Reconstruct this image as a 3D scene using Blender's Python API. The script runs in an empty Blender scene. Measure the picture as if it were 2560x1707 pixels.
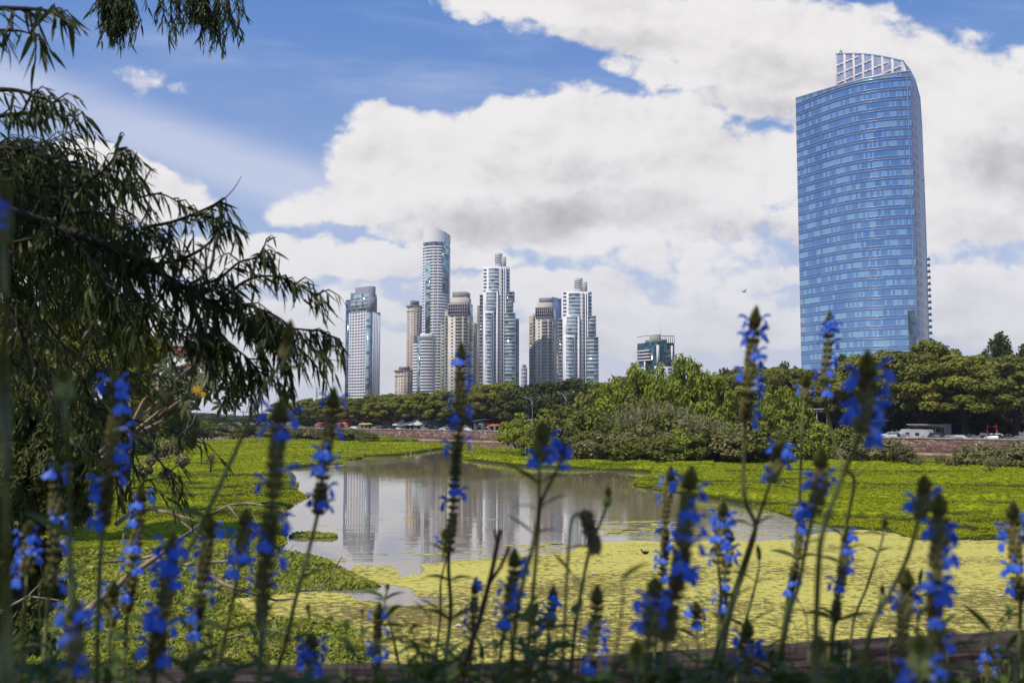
import bpy, math, random
import numpy as np
from mathutils import Vector, Matrix

S = bpy.context.scene
COL = S.collection
R = math.radians
F = 2489.0                       # focal length in pixels of a 2560 wide picture (35 mm lens)
PITCH = math.atan(186.5 / F)
CAM = np.array([0.0, 0.0, 6.0])
SP, CP = math.sin(PITCH), math.cos(PITCH)

# ------------------------------------------------------------------ camera
cd = bpy.data.cameras.new('camera')
cam = bpy.data.objects.new('camera', cd)
COL.objects.link(cam)
cam.location = CAM
cam.rotation_euler = (R(90) + PITCH, 0, 0)
cd.sensor_width = 36
cd.lens = 35
cd.clip_start = 0.05
cd.clip_end = 9000
cd.dof.use_dof = True
cd.dof.focus_distance = 90
cd.dof.aperture_fstop = 5.6
S.camera = cam

# ------------------------------------------------------------------ colour management
S.view_settings.view_transform = 'Standard'
S.view_settings.look = 'None'
S.view_settings.exposure = 0.27
S.view_settings.gamma = 1.0
S.render.engine = 'CYCLES'
S.cycles.max_bounces = 6
S.cycles.diffuse_bounces = 2
S.cycles.glossy_bounces = 3
S.cycles.transmission_bounces = 3
S.cycles.transparent_max_bounces = 8

# ------------------------------------------------------------------ sun
SUN = np.array([-0.66, -0.62, 1.10]); SUN /= np.linalg.norm(SUN)
sl = bpy.data.lights.new('sun', 'SUN')
sun = bpy.data.objects.new('sun', sl)
COL.objects.link(sun)
sl.energy = 3.1
sl.angle = R(0.53)
sl.color = (1.0, 0.93, 0.82)
sun.rotation_euler = Vector(SUN).to_track_quat('Z', 'Y').to_euler()


def ray(x, y):
    dx, dz = (x - 1280.0) / F, (853.5 - y) / F
    return np.array([dx, CP - dz * SP, SP + dz * CP])


def at(x, y, Y):                 # the point on the ray of picture point (x, y) at world distance Y
    d = ray(x, y)
    return CAM + d * (Y / d[1])


def on(x, y, z=0.0):             # where that ray meets the level z
    d = ray(x, y)
    return CAM + d * ((z - CAM[2]) / d[2])


def Q(v):
    return v * 2560.0 / 2352.0


# ------------------------------------------------------------------ world: sky and clouds by direction
W = bpy.data.worlds.new('World')
S.world = W
W.use_nodes = True
W.cycles.sampling_method = 'MANUAL'
W.cycles.sample_map_resolution = 512
nt = W.node_tree
nt.nodes.clear()


class X:                         # tiny expression builder over Math nodes
    tree = None

    def __init__(s, sock): s.s = sock

    def _m(a, op, b=None, c=None, clamp=False):
        n = X.tree.nodes.new('ShaderNodeMath')
        n.operation = op
        n.use_clamp = clamp
        for i, v in enumerate((a, b, c)):
            if v is None: continue
            if isinstance(v, X): X.tree.links.new(v.s, n.inputs[i])
            else: n.inputs[i].default_value = v
        return X(n.outputs[0])

    def __add__(a, b): return a._m('ADD', b)
    __radd__ = __add__
    def __sub__(a, b): return a._m('SUBTRACT', b)
    def __rsub__(a, b): return X._m(b, 'SUBTRACT', a)
    def __mul__(a, b): return a._m('MULTIPLY', b)
    __rmul__ = __mul__
    def __truediv__(a, b): return a._m('DIVIDE', b)
    def max(a, b): return a._m('MAXIMUM', b)
    def min(a, b): return a._m('MINIMUM', b)
    def abs(a): return a._m('ABSOLUTE')
    def pow(a, b): return a._m('POWER', b)
    def sm(a, lo, hi):           # smoothstep
        n = X.tree.nodes.new('ShaderNodeMapRange')
        n.interpolation_type = 'SMOOTHSTEP'
        X.tree.links.new(a.s, n.inputs[0])
        n.inputs[1].default_value = lo
        n.inputs[2].default_value = hi
        return X(n.outputs[0])


def noise(vec, scale, detail=4, rough=0.55, dist=0.0, out='Fac'):
    n = X.tree.nodes.new('ShaderNodeTexNoise')
    n.inputs['Scale'].default_value = scale
    n.inputs['Detail'].default_value = detail
    n.inputs['Roughness'].default_value = rough
    n.inputs['Distortion'].default_value = dist
    X.tree.links.new(vec, n.inputs['Vector'])
    return X(n.outputs[out])


def comb(x, y, z=0.0):
    n = X.tree.nodes.new('ShaderNodeCombineXYZ')
    for i, v in enumerate((x, y, z)):
        if isinstance(v, X): X.tree.links.new(v.s, n.inputs[i])
        else: n.inputs[i].default_value = v
    return n.outputs[0]


def mixc(fac, a, b):
    n = X.tree.nodes.new('ShaderNodeMix')
    n.data_type = 'RGBA'
    for i, v in ((0, fac), (6, a), (7, b)):
        if isinstance(v, X): X.tree.links.new(v.s, n.inputs[i])
        elif hasattr(v, 'is_output'): X.tree.links.new(v, n.inputs[i])
        else: n.inputs[i].default_value = v if i == 0 else (*v, 1)
    return n.outputs[2]


X.tree = nt
tc = nt.nodes.new('ShaderNodeTexCoord')
sep = nt.nodes.new('ShaderNodeSeparateXYZ')
nt.links.new(tc.outputs['Generated'], sep.inputs[0])
dx, dy, dz = (X(sep.outputs[i]) for i in range(3))
ya = dy.abs().max(0.06)
behind = X._m(dy, 'LESS_THAN', 0.0)
u = dx / ya + behind * 5.3       # another stretch of sky behind the camera
v = dz / ya


def uv(x, y):
    d = ray(x, y)
    return d[0] / d[1], d[2] / d[1]


base = comb(u, v * 1.25, 0.0)
n1 = noise(base, 5.0, 9, 0.60)
n2 = noise(comb(u + 3.1, v * 1.35, 1.7), 14.0, 6, 0.6)
wA = noise(comb(u, v * 1.3, 5.0), 4.0, 6, 0.60)
wB = noise(comb(u, v * 1.3, 8.0), 5.0, 6, 0.60)
wu = u + (wA - 0.5) * 0.17
wv = v + (wB - 0.5) * 0.10
# (cx, cy, rx, ry, weight) in picture pixels
CL = [(1800, 60, 620, 130, 1.1), (1400, -20, 360, 110, 1.1), (2200, 170, 480, 170, 1.1), (1720, 185, 330, 60, .9), (2560, 400, 360, 200, 1.1),
      (1450, 370, 600, 170, 1.2), (1040, 400, 330, 160, 1.15), (960, 310, 140, 70, 1.0), (1850, 430, 460, 180, 1.1), (860, 505, 260, 75, 1.05),
      (1500, 560, 700, 100, 1.05), (2300, 340, 330, 210, 1.0),
      (300, 480, 260, 95, 1.1), (190, 420, 110, 60, 1.0), (640, 625, 330, 75, 1.05), (900, 655, 260, 65, 1.0), (1130, 645, 220, 45, .9),
      (390, 190, 120, 60, .62), (455, 228, 110, 50, .55), (2480, 760, 220, 120, 1.1), (1640, 805, 400, 85, 1.0), (1930, 800, 170, 80, 1.0),
      (1350, 735, 420, 70, .95), (2000, 690, 200, 50, .8), (760, 790, 330, 60, .95), (330, 820, 330, 130, .9), (1100, 930, 800, 60, .8), (1250, 860, 500, 50, .9),
      (2450, 600, 160, 34, .8), (120, 690, 260, 100, 1.0), (2100, 570, 360, 70, .85), (700, 900, 300, 40, .75), (2250, 700, 200, 60, .8), (1900, 500, 900, 420, .35), (1500, 800, 1300, 160, .35), (2450, 230, 260, 130, .75), (2420, 560, 300, 110, .85), (1750, 640, 400, 60, .6), (1850, 235, 190, 75, .9)]
dens = None
for cx, cy, rx, ry, w in CL:
    a, b = uv(cx, cy)
    e = w - (wu - a).abs().pow(2) * (w / (rx / F) ** 2) - (wv - b).abs().pow(2) * (w / (ry / F) ** 2)
    dens = e if dens is None else dens._m('SMOOTH_MAX', e, 0.25)
rear = behind * (noise(comb(u * .5, v, 4.0), 1.6, 3) * 3.0 - 1.75)
dens = dens.max(-1.2) + behind * rear
dfull = dens * 0.85 + (n1 - 0.5) * 1.7 + (n2 - 0.5) * 0.6
bl1 = (noise(comb(u + (wA - .5) * .05, v * 1.3 + 2., 11.0), 9.0, 3, 0.5) - 0.5).abs() * 2.0
bl2 = (noise(comb(u, v * 1.3 + 2., 13.0), 24.0, 4, 0.55) - 0.5).abs() * 2.0
dfull = dfull + (bl1 - 0.2) * 0.75 + (bl2 - 0.2) * 0.35
cover = dfull.sm(0.04, 0.36)
n1s = noise(comb(u - 0.016, v * 1.25 + 0.030, 0.0), 5.0, 7, 0.60)
relief = (n1 - n1s) * 5.0
n2s = noise(comb(u + 3.1 - .006, v * 1.35 + .011, 1.7), 14.0, 5, 0.6)
relief2 = (n2 - n2s) * 2.2
GR = [(1350, 545, 560, 80, 1.0), (1500, 440, 360, 60, .5), (1700, 130, 520, 80, .6), (2480, 440, 240, 110, .8), (2100, 330, 220, 110, .4), (2250, 170, 330, 60, .4), (1900, 250, 300, 40, .5),
      (2480, 830, 240, 40, .5), (800, 560, 240, 35, .5), (700, 690, 300, 30, .45), (1900, 590, 300, 40, .8), (1600, 860, 500, 30, .4), (1000, 690, 300, 30, .35), (260, 560, 260, 40, .4), (760, 840, 300, 30, .4)]
grey = None
for cx, cy, rx, ry, w in GR:
    a, b = uv(cx, cy)
    e = (w - (wu - a).abs().pow(2) * (w / (rx / F) ** 2) - (wv - b).abs().pow(2) * (w / (ry / F) ** 2)).max(0.0)
    grey = e if grey is None else grey.max(e)
thick = dfull.sm(0.3, 1.5)
lum = 0.95 + relief * 0.22 + relief2 * .12 + (bl1 - .2) * .10 + (bl2 - .2) * .08 - grey * 0.24 - thick * 0.07
lum = lum.max(0.44).min(1.0)
cloudcol = mixc(lum.sm(0.44, 1.0), (0.46, 0.435, 0.445), (.95, 0.915, 0.895))
# blue sky, paler and more lavender towards the horizon, with a thin diagonal veil
elev = dz.sm(0.0, 0.42)
blue = mixc(elev, (0.56, 0.66, 0.86), (0.105, 0.25, 0.62))
a0, b0 = uv(0, 215)
a1, b1 = uv(760, 470)
sl_ = (b1 - b0) / (a1 - a0)
band = (v - (u - a0) * sl_ - b0).abs()
veil = (1.0 - band.sm(0.004, 0.05)) * (noise(comb(u * 1.0 + v * 2.0, v * 6.0, 2.0), 3.0, 5) + 0.25) * (1.0 - u.sm(-0.22, -0.1))
wisp = noise(comb(u * 0.8 + v, v * 3.2, 7.0), 3.5, 7, 0.62).sm(0.48, 0.85) * 0.5
blue2 = mixc((veil + wisp).min(0.75), blue, (0.66, 0.70, 0.86))
low = 1.0 - dz.sm(0.0, 0.20)
blue3 = mixc(low * 0.75, blue2, (0.80, 0.79, 0.85))
skyc = mixc(cover * (1.0 - low * 0.35), blue3, cloudcol)
gnd = mixc(dz.sm(-0.03, 0.0), (0.12, 0.13, 0.08), skyc)
nish = nt.nodes.new('ShaderNodeTexSky')
nish.sky_type = 'NISHITA'
nish.sun_disc = False
nish.sun_elevation = math.asin(SUN[2])
nish.sun_rotation = math.atan2(SUN[0], SUN[1])
bg1 = nt.nodes.new('ShaderNodeBackground')
nt.links.new(nish.outputs[0], bg1.inputs[0])
bg1.inputs[1].default_value = 0.05
bg2 = nt.nodes.new('ShaderNodeBackground')
nt.links.new(gnd, bg2.inputs[0])
bg2.inputs[1].default_value = 0.9
mx = nt.nodes.new('ShaderNodeMixShader')
mx.inputs[0].default_value = 0.86
nt.links.new(bg1.outputs[0], mx.inputs[1])
nt.links.new(bg2.outputs[0], mx.inputs[2])
wo = nt.nodes.new('ShaderNodeOutputWorld')
nt.links.new(mx.outputs[0], wo.inputs[0])

# ------------------------------------------------------------------ materials
MATS = {}


def mat(name, c1, c2=None, scale=1.0, rough=0.8, detail=4, lo=0.35, hi=0.65, island=0.0, transl=0.0, spec=0.3, bump=0.0, bscale=None,
        stretch=(1, 1, 1), metal=0.0, c3=None, coord='Object'):
    if name in MATS: return MATS[name]
    m = bpy.data.materials.new(name)
    MATS[name] = m
    m.use_nodes = True
    t = m.node_tree
    X.tree = t
    b = t.nodes['Principled BSDF']
    b.inputs['Roughness'].default_value = rough
    b.inputs['Metallic'].default_value = metal
    b.inputs['Specular IOR Level'].default_value = spec
    co = t.nodes.new('ShaderNodeTexCoord')
    mp = t.nodes.new('ShaderNodeMapping')
    t.links.new(co.outputs[coord], mp.inputs[0])
    mp.inputs['Scale'].default_value = stretch
    col = None
    if c2 is not None:
        n = noise(mp.outputs[0], scale, detail)
        fac = n.sm(lo, hi)
        if island:
            g = t.nodes.new('ShaderNodeNewGeometry')
            fac = fac * (1 - island) + X(g.outputs['Random Per Island']) * island
        col = mixc(fac, c1, c2)
        if c3 is not None:
            n3 = noise(mp.outputs[0], scale * 0.37, 3)
            col = mixc(n3.sm(0.55, 0.7), col, c3)
        t.links.new(col, b.inputs['Base Color'])
    else:
        b.inputs['Base Color'].default_value = (*c1, 1)
    if bump:
        bn = t.nodes.new('ShaderNodeBump')
        bn.inputs['Strength'].default_value = bump
        bn.inputs['Distance'].default_value = 0.05
        n = noise(mp.outputs[0], bscale or scale * 3, 5)
        t.links.new(n.s, bn.inputs['Height'])
        t.links.new(bn.outputs[0], b.inputs['Normal'])
    if transl:
        tr = t.nodes.new('ShaderNodeBsdfTranslucent')
        if col is not None: t.links.new(col, tr.inputs[0])
        else: tr.inputs[0].default_value = (*c1, 1)
        ms = t.nodes.new('ShaderNodeMixShader')
        ms.inputs[0].default_value = transl
        t.links.new(b.outputs[0], ms.inputs[1])
        t.links.new(tr.outputs[0], ms.inputs[2])
        t.links.new(ms.outputs[0], t.nodes['Material Output'].inputs[0])
    return m


# ------------------------------------------------------------------ mesh builder
class MB:
    def __init__(s):
        s.v = []; s.f = []; s.n = 0; s.mi = []; s.smooth = False

    def add(s, verts, faces, mi=0):      # faces: (k, m) array or list of equal tuples
        verts = np.asarray(verts, float).reshape(-1, 3)
        faces = np.asarray(faces, dtype=np.int64)
        s.v.append(verts); s.f.append(faces + s.n); s.n += len(verts)
        s.mi.append(np.full(len(faces), mi, dtype=np.int32))

    def quads(s, q, mi=0):               # (n, 4, 3)
        n = len(q)
        if n: s.add(q.reshape(-1, 3), np.arange(4 * n).reshape(n, 4), mi)

    def box(s, x0, x1, y0, y1, z0, z1, fr=None, mi=0):
        p = np.array([(x, y, z) for z in (z0, z1) for x, y in ((x0, y0), (x1, y0), (x1, y1), (x0, y1))], float)
        if fr is not None: p = fr(p)
        s.add(p, [(3, 2, 1, 0), (4, 5, 6, 7), (0, 1, 5, 4), (1, 2, 6, 5), (2, 3, 7, 6), (3, 0, 4, 7)], mi)

    def tube(s, pts, rad, k=6, mi=0, cap=True):
        pts = np.asarray(pts, float)
        n = len(pts)
        rad = np.broadcast_to(np.asarray(rad, float), (n,))
        tan = np.gradient(pts, axis=0)
        tan /= np.linalg.norm(tan, axis=1)[:, None] + 1e-12
        ref = np.array([0, 0, 1.0]) if abs(tan[0][2]) < .8 else np.array([1.0, 0, 0])
        a = np.cross(tan, ref); a /= np.linalg.norm(a, axis=1)[:, None] + 1e-9
        b = np.cross(tan, a)
        ang = np.arange(k) * 2 * math.pi / k
        ring = pts[:, None] + rad[:, None, None] * (a[:, None] * np.cos(ang)[None, :, None] + b[:, None] * np.sin(ang)[None, :, None])
        i = np.arange(n - 1)[:, None] * k; j = np.arange(k)[None]
        j2 = (j + 1) % k
        fc = np.stack([i + j, i + j2, i + k + j2, i + k + j], -1).reshape(-1, 4)
        s.add(ring.reshape(-1, 3), fc, mi)

    def prism(s, poly, z0, z1, mi=0, fr=None):   # poly: list of (x, y)
        n = len(poly)
        p = np.array([(x, y, z0) for x, y in poly] + [(x, y, z1) for x, y in poly], float)
        if fr is not None: p = fr(p)
        s.add(p, [(i, (i + 1) % n, n + (i + 1) % n, n + i) for i in range(n)], mi)
        c = p[:n].mean(0); d = p[n:].mean(0)
        s.add(np.vstack([p[:n], c]), [((i + 1) % n, i, n) for i in range(n)], mi)
        s.add(np.vstack([p[n:], d]), [(i, (i + 1) % n, n) for i in range(n)], mi)

    def mesh(s, name, mats):
        me = bpy.data.meshes.new(name)
        v = np.vstack(s.v)
        me.vertices.add(len(v))
        me.vertices.foreach_set('co', v.ravel().astype(np.float32))
        loops = np.concatenate([f.ravel() for f in s.f])
        sizes = np.concatenate([np.full(len(f), f.shape[1]) for f in s.f])
        me.loops.add(len(loops))
        me.loops.foreach_set('vertex_index', loops.astype(np.int32))
        me.polygons.add(len(sizes))
        st = np.zeros(len(sizes), np.int32); st[1:] = np.cumsum(sizes)[:-1]
        me.polygons.foreach_set('loop_start', st)
        me.polygons.foreach_set('material_index', np.concatenate(s.mi))
        if s.smooth: me.polygons.foreach_set('use_smooth', np.ones(len(sizes), bool))
        if not isinstance(mats, (list, tuple)): mats = [mats]
        for m in mats: me.materials.append(m)
        me.update(calc_edges=True)
        return me

    def build(s, name, mats, parent=None, rel=None):
        if not s.v: return None
        o = bpy.data.objects.new(name, s.mesh(name, mats))
        COL.objects.link(o)
        if parent is not None: o.parent = parent
        return o


def tag(o, label=None, cat=None, group=None, kind=None):
    if label: o['label'] = label
    if cat: o['category'] = cat
    if group: o['group'] = group
    if kind: o['kind'] = kind
    return o


def empty(name, loc=(0, 0, 0), rz=0.0, label=None, cat=None, group=None):
    o = bpy.data.objects.new(name, None)
    COL.objects.link(o)
    o.location = loc
    o.rotation_euler = (0, 0, rz)
    o.empty_display_size = 0.1
    return tag(o, label, cat, group)


def copy_tree(o, parent=None):
    c = o.copy()
    COL.objects.link(c)
    if parent is not None: c.parent = parent
    for ch in list(o.children): copy_tree(ch, c)
    return c


def vnoise(x, y, seed=0):                # value noise, numpy
    rs = np.random.RandomState(seed)
    T = rs.rand(256, 256)
    xi = np.floor(x).astype(int); yi = np.floor(y).astype(int)
    fx = x - xi; fy = y - yi
    fx = fx * fx * (3 - 2 * fx); fy = fy * fy * (3 - 2 * fy)
    g = lambda a, b: T[a % 256, b % 256]
    return (g(xi, yi) * (1 - fx) + g(xi + 1, yi) * fx) * (1 - fy) + (g(xi, yi + 1) * (1 - fx) + g(xi + 1, yi + 1) * fx) * fy


def fbm(x, y, seed=0, o=4):
    s = 0; a = 0.5; t = 0
    for i in range(o):
        s = s + a * vnoise(x * 2 ** i, y * 2 ** i, seed + i); t += a; a *= .5
    return s / t


def pip(px, py, poly):                   # point in polygon, vectorised
    inside = np.zeros(px.shape, bool)
    n = len(poly)
    for i in range(n):
        x0, y0 = poly[i]; x1, y1 = poly[(i + 1) % n]
        c = (y0 > py) != (y1 > py)
        with np.errstate(divide='ignore', invalid='ignore'):
            xx = (x1 - x0) * (py - y0) / (y1 - y0 if y1 != y0 else 1e-9) + x0
        inside ^= c & (px < xx)
    return inside


def pdist(px, py, poly):                 # distance to the outline
    d = np.full(px.shape, 1e9)
    n = len(poly)
    for i in range(n):
        x0, y0 = poly[i]; x1, y1 = poly[(i + 1) % n]
        vx, vy = x1 - x0, y1 - y0
        t = np.clip(((px - x0) * vx + (py - y0) * vy) / (vx * vx + vy * vy + 1e-9), 0, 1)
        d = np.minimum(d, np.hypot(px - x0 - t * vx, py - y0 - t * vy))
    return d


def rand_unit(rs, n):
    a = rs.normal(size=(n, 3))
    return a / (np.linalg.norm(a, axis=1)[:, None] + 1e-9)


def leaf_quads(rs, c, nrm, size, aspect=1.7, dirn=None):   # diamond leaves centred at c facing nrm
    n = len(c)
    t = rand_unit(rs, n) if dirn is None else dirn
    t = t - nrm * (t * nrm).sum(1)[:, None]
    t /= np.linalg.norm(t, axis=1)[:, None] + 1e-9
    b = np.cross(nrm, t)
    sz = np.broadcast_to(np.asarray(size, float), (n,))[:, None]
    L = t * sz * 0.5 * aspect; Wd = b * sz * 0.5
    return np.stack([c - L, c + Wd, c + L, c - Wd], 1)
# ================================================================== THE SETTING
PZ = 1.55                                  # level of the promenade behind the wall


def wall_Y(x, off=0.0):                   # distance of the wall line (moved back by off) along picture column x
    k = (x - 1280) / F
    return (213.3 + off * 1.357) / (k + 0.917)


WD = np.array([-0.676, 0.737]); WN = np.array([0.737, 0.676])   # along the wall to the left-back, and away behind it
WA = np.array([213.3 - 0.917 * 120.0, 120.0])                   # a point of the wall beyond the right edge


def wl(t, n):                             # wall coordinates to world
    p = WA + WD * t + WN * n
    return p[0], p[1]


def grid_mesh(xs, ys, hfun):
    X_, Y_ = np.meshgrid(xs, ys)
    Z_ = hfun(X_, Y_)
    v = np.stack([X_, Y_, Z_], -1).reshape(-1, 3)
    nx = len(xs); i = np.arange(len(ys) - 1)[:, None] * nx; j = np.arange(nx - 1)[None]
    f = np.stack([i + j, i + j + 1, i + nx + j + 1, i + nx + j], -1).reshape(-1, 4)
    m = MB(); m.add(v, f); m.smooth = True
    return m


# lake bed: one sheet to the horizon
g = MB(); g.quads(np.array([[(-3000, -300, -0.9), (3000, -300, -0.9), (3000, 3200, -0.9), (-3000, 3200, -0.9)]], float))
tag(g.build('ground', mat('mud', (.09, .07, .045), (.14, .11, .07), .05)), kind='structure')

# promenade land behind the wall
g = MB()
a, b = wl(-130, .4), wl(3000, .4)
g.add([(a[0], a[1], PZ), (2900, a[1], PZ), (2900, 3100, PZ), (b[0], 3100, PZ), (b[0], b[1], PZ)], [(0, 1, 2, 3, 4)])
tag(g.build('promenade', mat('paving', (.10, .10, .08), (.17, .15, .12), .2)), kind='structure')
# the far shore on the left
g = grid_mesh(np.linspace(-900, -75, 40), np.linspace(330, 900, 20), lambda x, y: -0.6 + 1.9 * np.clip((y - 350) / 40, 0, 1) * np.clip((-60 - x + (y - 330) * .9) / 60, 0, 1))
tag(g.build('far_shore', mat('shore_grass', (.05, .07, .02), (.10, .11, .04), .1)), kind='structure')

# near bank under the flowers
def bank_h(x, y):
    h = 4.35 - np.clip(y - 3.2, 0, 50) * 0.62 + 0.12 * (fbm(x * .8, y * .8, 3) - .5)
    lift = np.clip((-x - 3.0) / 6, 0, 1) * np.clip((y - 3) / 4, 0, 1)
    h = h + lift * 1.2
    return np.maximum(h, -0.6)
g = grid_mesh(np.linspace(-26, 26, 90), np.linspace(-6, 17, 60), bank_h)
tag(g.build('bank', mat('bank_soil', (.045, .035, .02), (.05, .065, .02), .9)), kind='structure')

# water
wm = bpy.data.materials.new('water'); wm.use_nodes = True
t = wm.node_tree; X.tree = t
b = t.nodes['Principled BSDF']
b.inputs['Base Color'].default_value = (.25, .19, .12, 1)
b.inputs['Roughness'].default_value = 0.02
b.inputs['Specular IOR Level'].default_value = 0.9
b.inputs['IOR'].default_value = 1.4
co = t.nodes.new('ShaderNodeTexCoord')
sp = t.nodes.new('ShaderNodeSeparateXYZ'); t.links.new(co.outputs['Object'], sp.inputs[0])
wx, wy = X(sp.outputs[0]), X(sp.outputs[1])
calm = noise(comb(wx * .04, wy * .02, 0.), 1.0, 3).sm(0.46, 0.62)
rip = noise(comb(wx * 1.0, wy * 2.2, 0.), 1.5, 3, .5) * (0.10 + calm * 1.0) + noise(comb(wx * 0.35, wy * .8, 3.), 1.0, 2, .5) * 0.5
bn = t.nodes.new('ShaderNodeBump'); bn.inputs['Strength'].default_value = .10; bn.inputs['Distance'].default_value = 0.12
t.links.new(rip.s, bn.inputs['Height']); t.links.new(bn.outputs[0], b.inputs['Normal'])
g = MB()
e0, e1 = wl(-60, .15), wl(430, .15)
g.add([(-700, -5, 0), (140, -5, 0), (e0[0], e0[1], 0), (e1[0], e1[1], 0), (-700, 700, 0)], [(0, 1, 2, 3, 4)])
tag(g.build('water', wm), kind='structure')

# ------------------------------------------------------------------ the stone quay wall
wr = empty('quay_wall', (WA[0], WA[1], 0), math.atan2(WD[1], WD[0]), 'long low rough brown stone quay wall with a pale coping along the water', 'wall')
sm_ = bpy.data.materials.new('quay_stone'); sm_.use_nodes = True
t = sm_.node_tree; X.tree = t; b = t.nodes['Principled BSDF']; b.inputs['Roughness'].default_value = .95
co = t.nodes.new('ShaderNodeTexCoord'); sp = t.nodes.new('ShaderNodeSeparateXYZ'); t.links.new(co.outputs['Object'], sp.inputs[0])
wx, wz = X(sp.outputs[0]), X(sp.outputs[2])
vo = t.nodes.new('ShaderNodeTexVoronoi'); vo.feature = 'F1'; vo.inputs['Scale'].default_value = 1.0
wob = noise(comb(wx, wz, 0.), 1.2, 3) * 1.2
t.links.new(comb(wx * 1.3 + wob, wz * 3.2 + wob, 0.), vo.inputs['Vector'])
sc_ = t.nodes.new('ShaderNodeSeparateColor'); t.links.new(vo.outputs['Color'], sc_.inputs[0])
st = mixc(X(sc_.outputs[0]), (.11, .062, .045), (.30, .185, .135))
st = mixc(X(sc_.outputs[1]).sm(.86, .95), st, (.40, .32, .27))
vo2 = t.nodes.new('ShaderNodeTexVoronoi'); vo2.feature = 'DISTANCE_TO_EDGE'; vo2.inputs['Scale'].default_value = 1.0
t.links.new(comb(wx * 1.3 + wob, wz * 3.2 + wob, 0.), vo2.inputs['Vector'])
mort = 1.0 - X(vo2.outputs['Distance']).sm(0.0, 0.09)
st = mixc(mort * .7, st, (.045, .035, .03))
grow = noise(comb(wx * .35, wz * .8, 5.), 1.0, 4).sm(.55, .68) * .7
st = mixc(grow, st, (.09, .09, .04))
foot = 1.0 - wz.sm(0.1, 0.6)
st = mixc(foot * .6, st, (.30, .20, .13))
t.links.new(st, b.inputs['Base Color'])
bn = t.nodes.new('ShaderNodeBump'); bn.inputs['Strength'].default_value = .8; bn.inputs['Distance'].default_value = .1
t.links.new((X(vo2.outputs['Distance']).sm(0, .12) + noise(comb(wx, wz, 0.), 5, 4) * .5).s, bn.inputs['Height']); t.links.new(bn.outputs[0], b.inputs['Normal'])
m = MB(); m.box(-100, 430, -.55, 0, -.8, 2.32)
m.build('masonry', sm_, wr)
m = MB()
for i in range(106):
    m.box(-100 + i * 5 + .03, -95 + i * 5 - .03, -.63, .07, 2.32, 2.62)
m.build('coping', mat('coping_stone', (.22, .19, .16), (.42, .38, .34), .6, stretch=(1, 1, .2)), wr)
m = MB(); m.box(-100, 430, .3, 1.15, -.8, .16)
m.build('ledge', mat('ledge_stone', (.26, .17, .11), (.40, .28, .19), .5), wr)

# ------------------------------------------------------------------ floating vegetation
def world_poly(pts, z=0.0):
    return [tuple(on(x, y, z)[:2]) for x, y in pts]


LEAF_G = mat('mat_leaf', (.15, .185, .006), (.42, .43, .011), 0.12, .7, island=.55, transl=.35, spec=.12)
LEAF_N = mat('near_leaf', (.12, .14, .010), (.42, .42, .022), 0.6, .5, island=.7, transl=.3, spec=.4)
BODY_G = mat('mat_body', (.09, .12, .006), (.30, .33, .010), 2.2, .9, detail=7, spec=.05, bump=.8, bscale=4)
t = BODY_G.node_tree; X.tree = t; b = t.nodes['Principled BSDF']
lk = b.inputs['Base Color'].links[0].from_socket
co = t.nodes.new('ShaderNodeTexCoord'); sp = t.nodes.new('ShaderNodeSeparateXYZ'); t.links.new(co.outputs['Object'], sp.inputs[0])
t.links.new(mixc(X(sp.outputs[2]).sm(.18, .46), (.04, .048, .010), lk), b.inputs['Base Color'])   # shade of the ledge fronts painted in by height, along with brownish low stems
rsM = np.random.RandomState(5)


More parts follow.
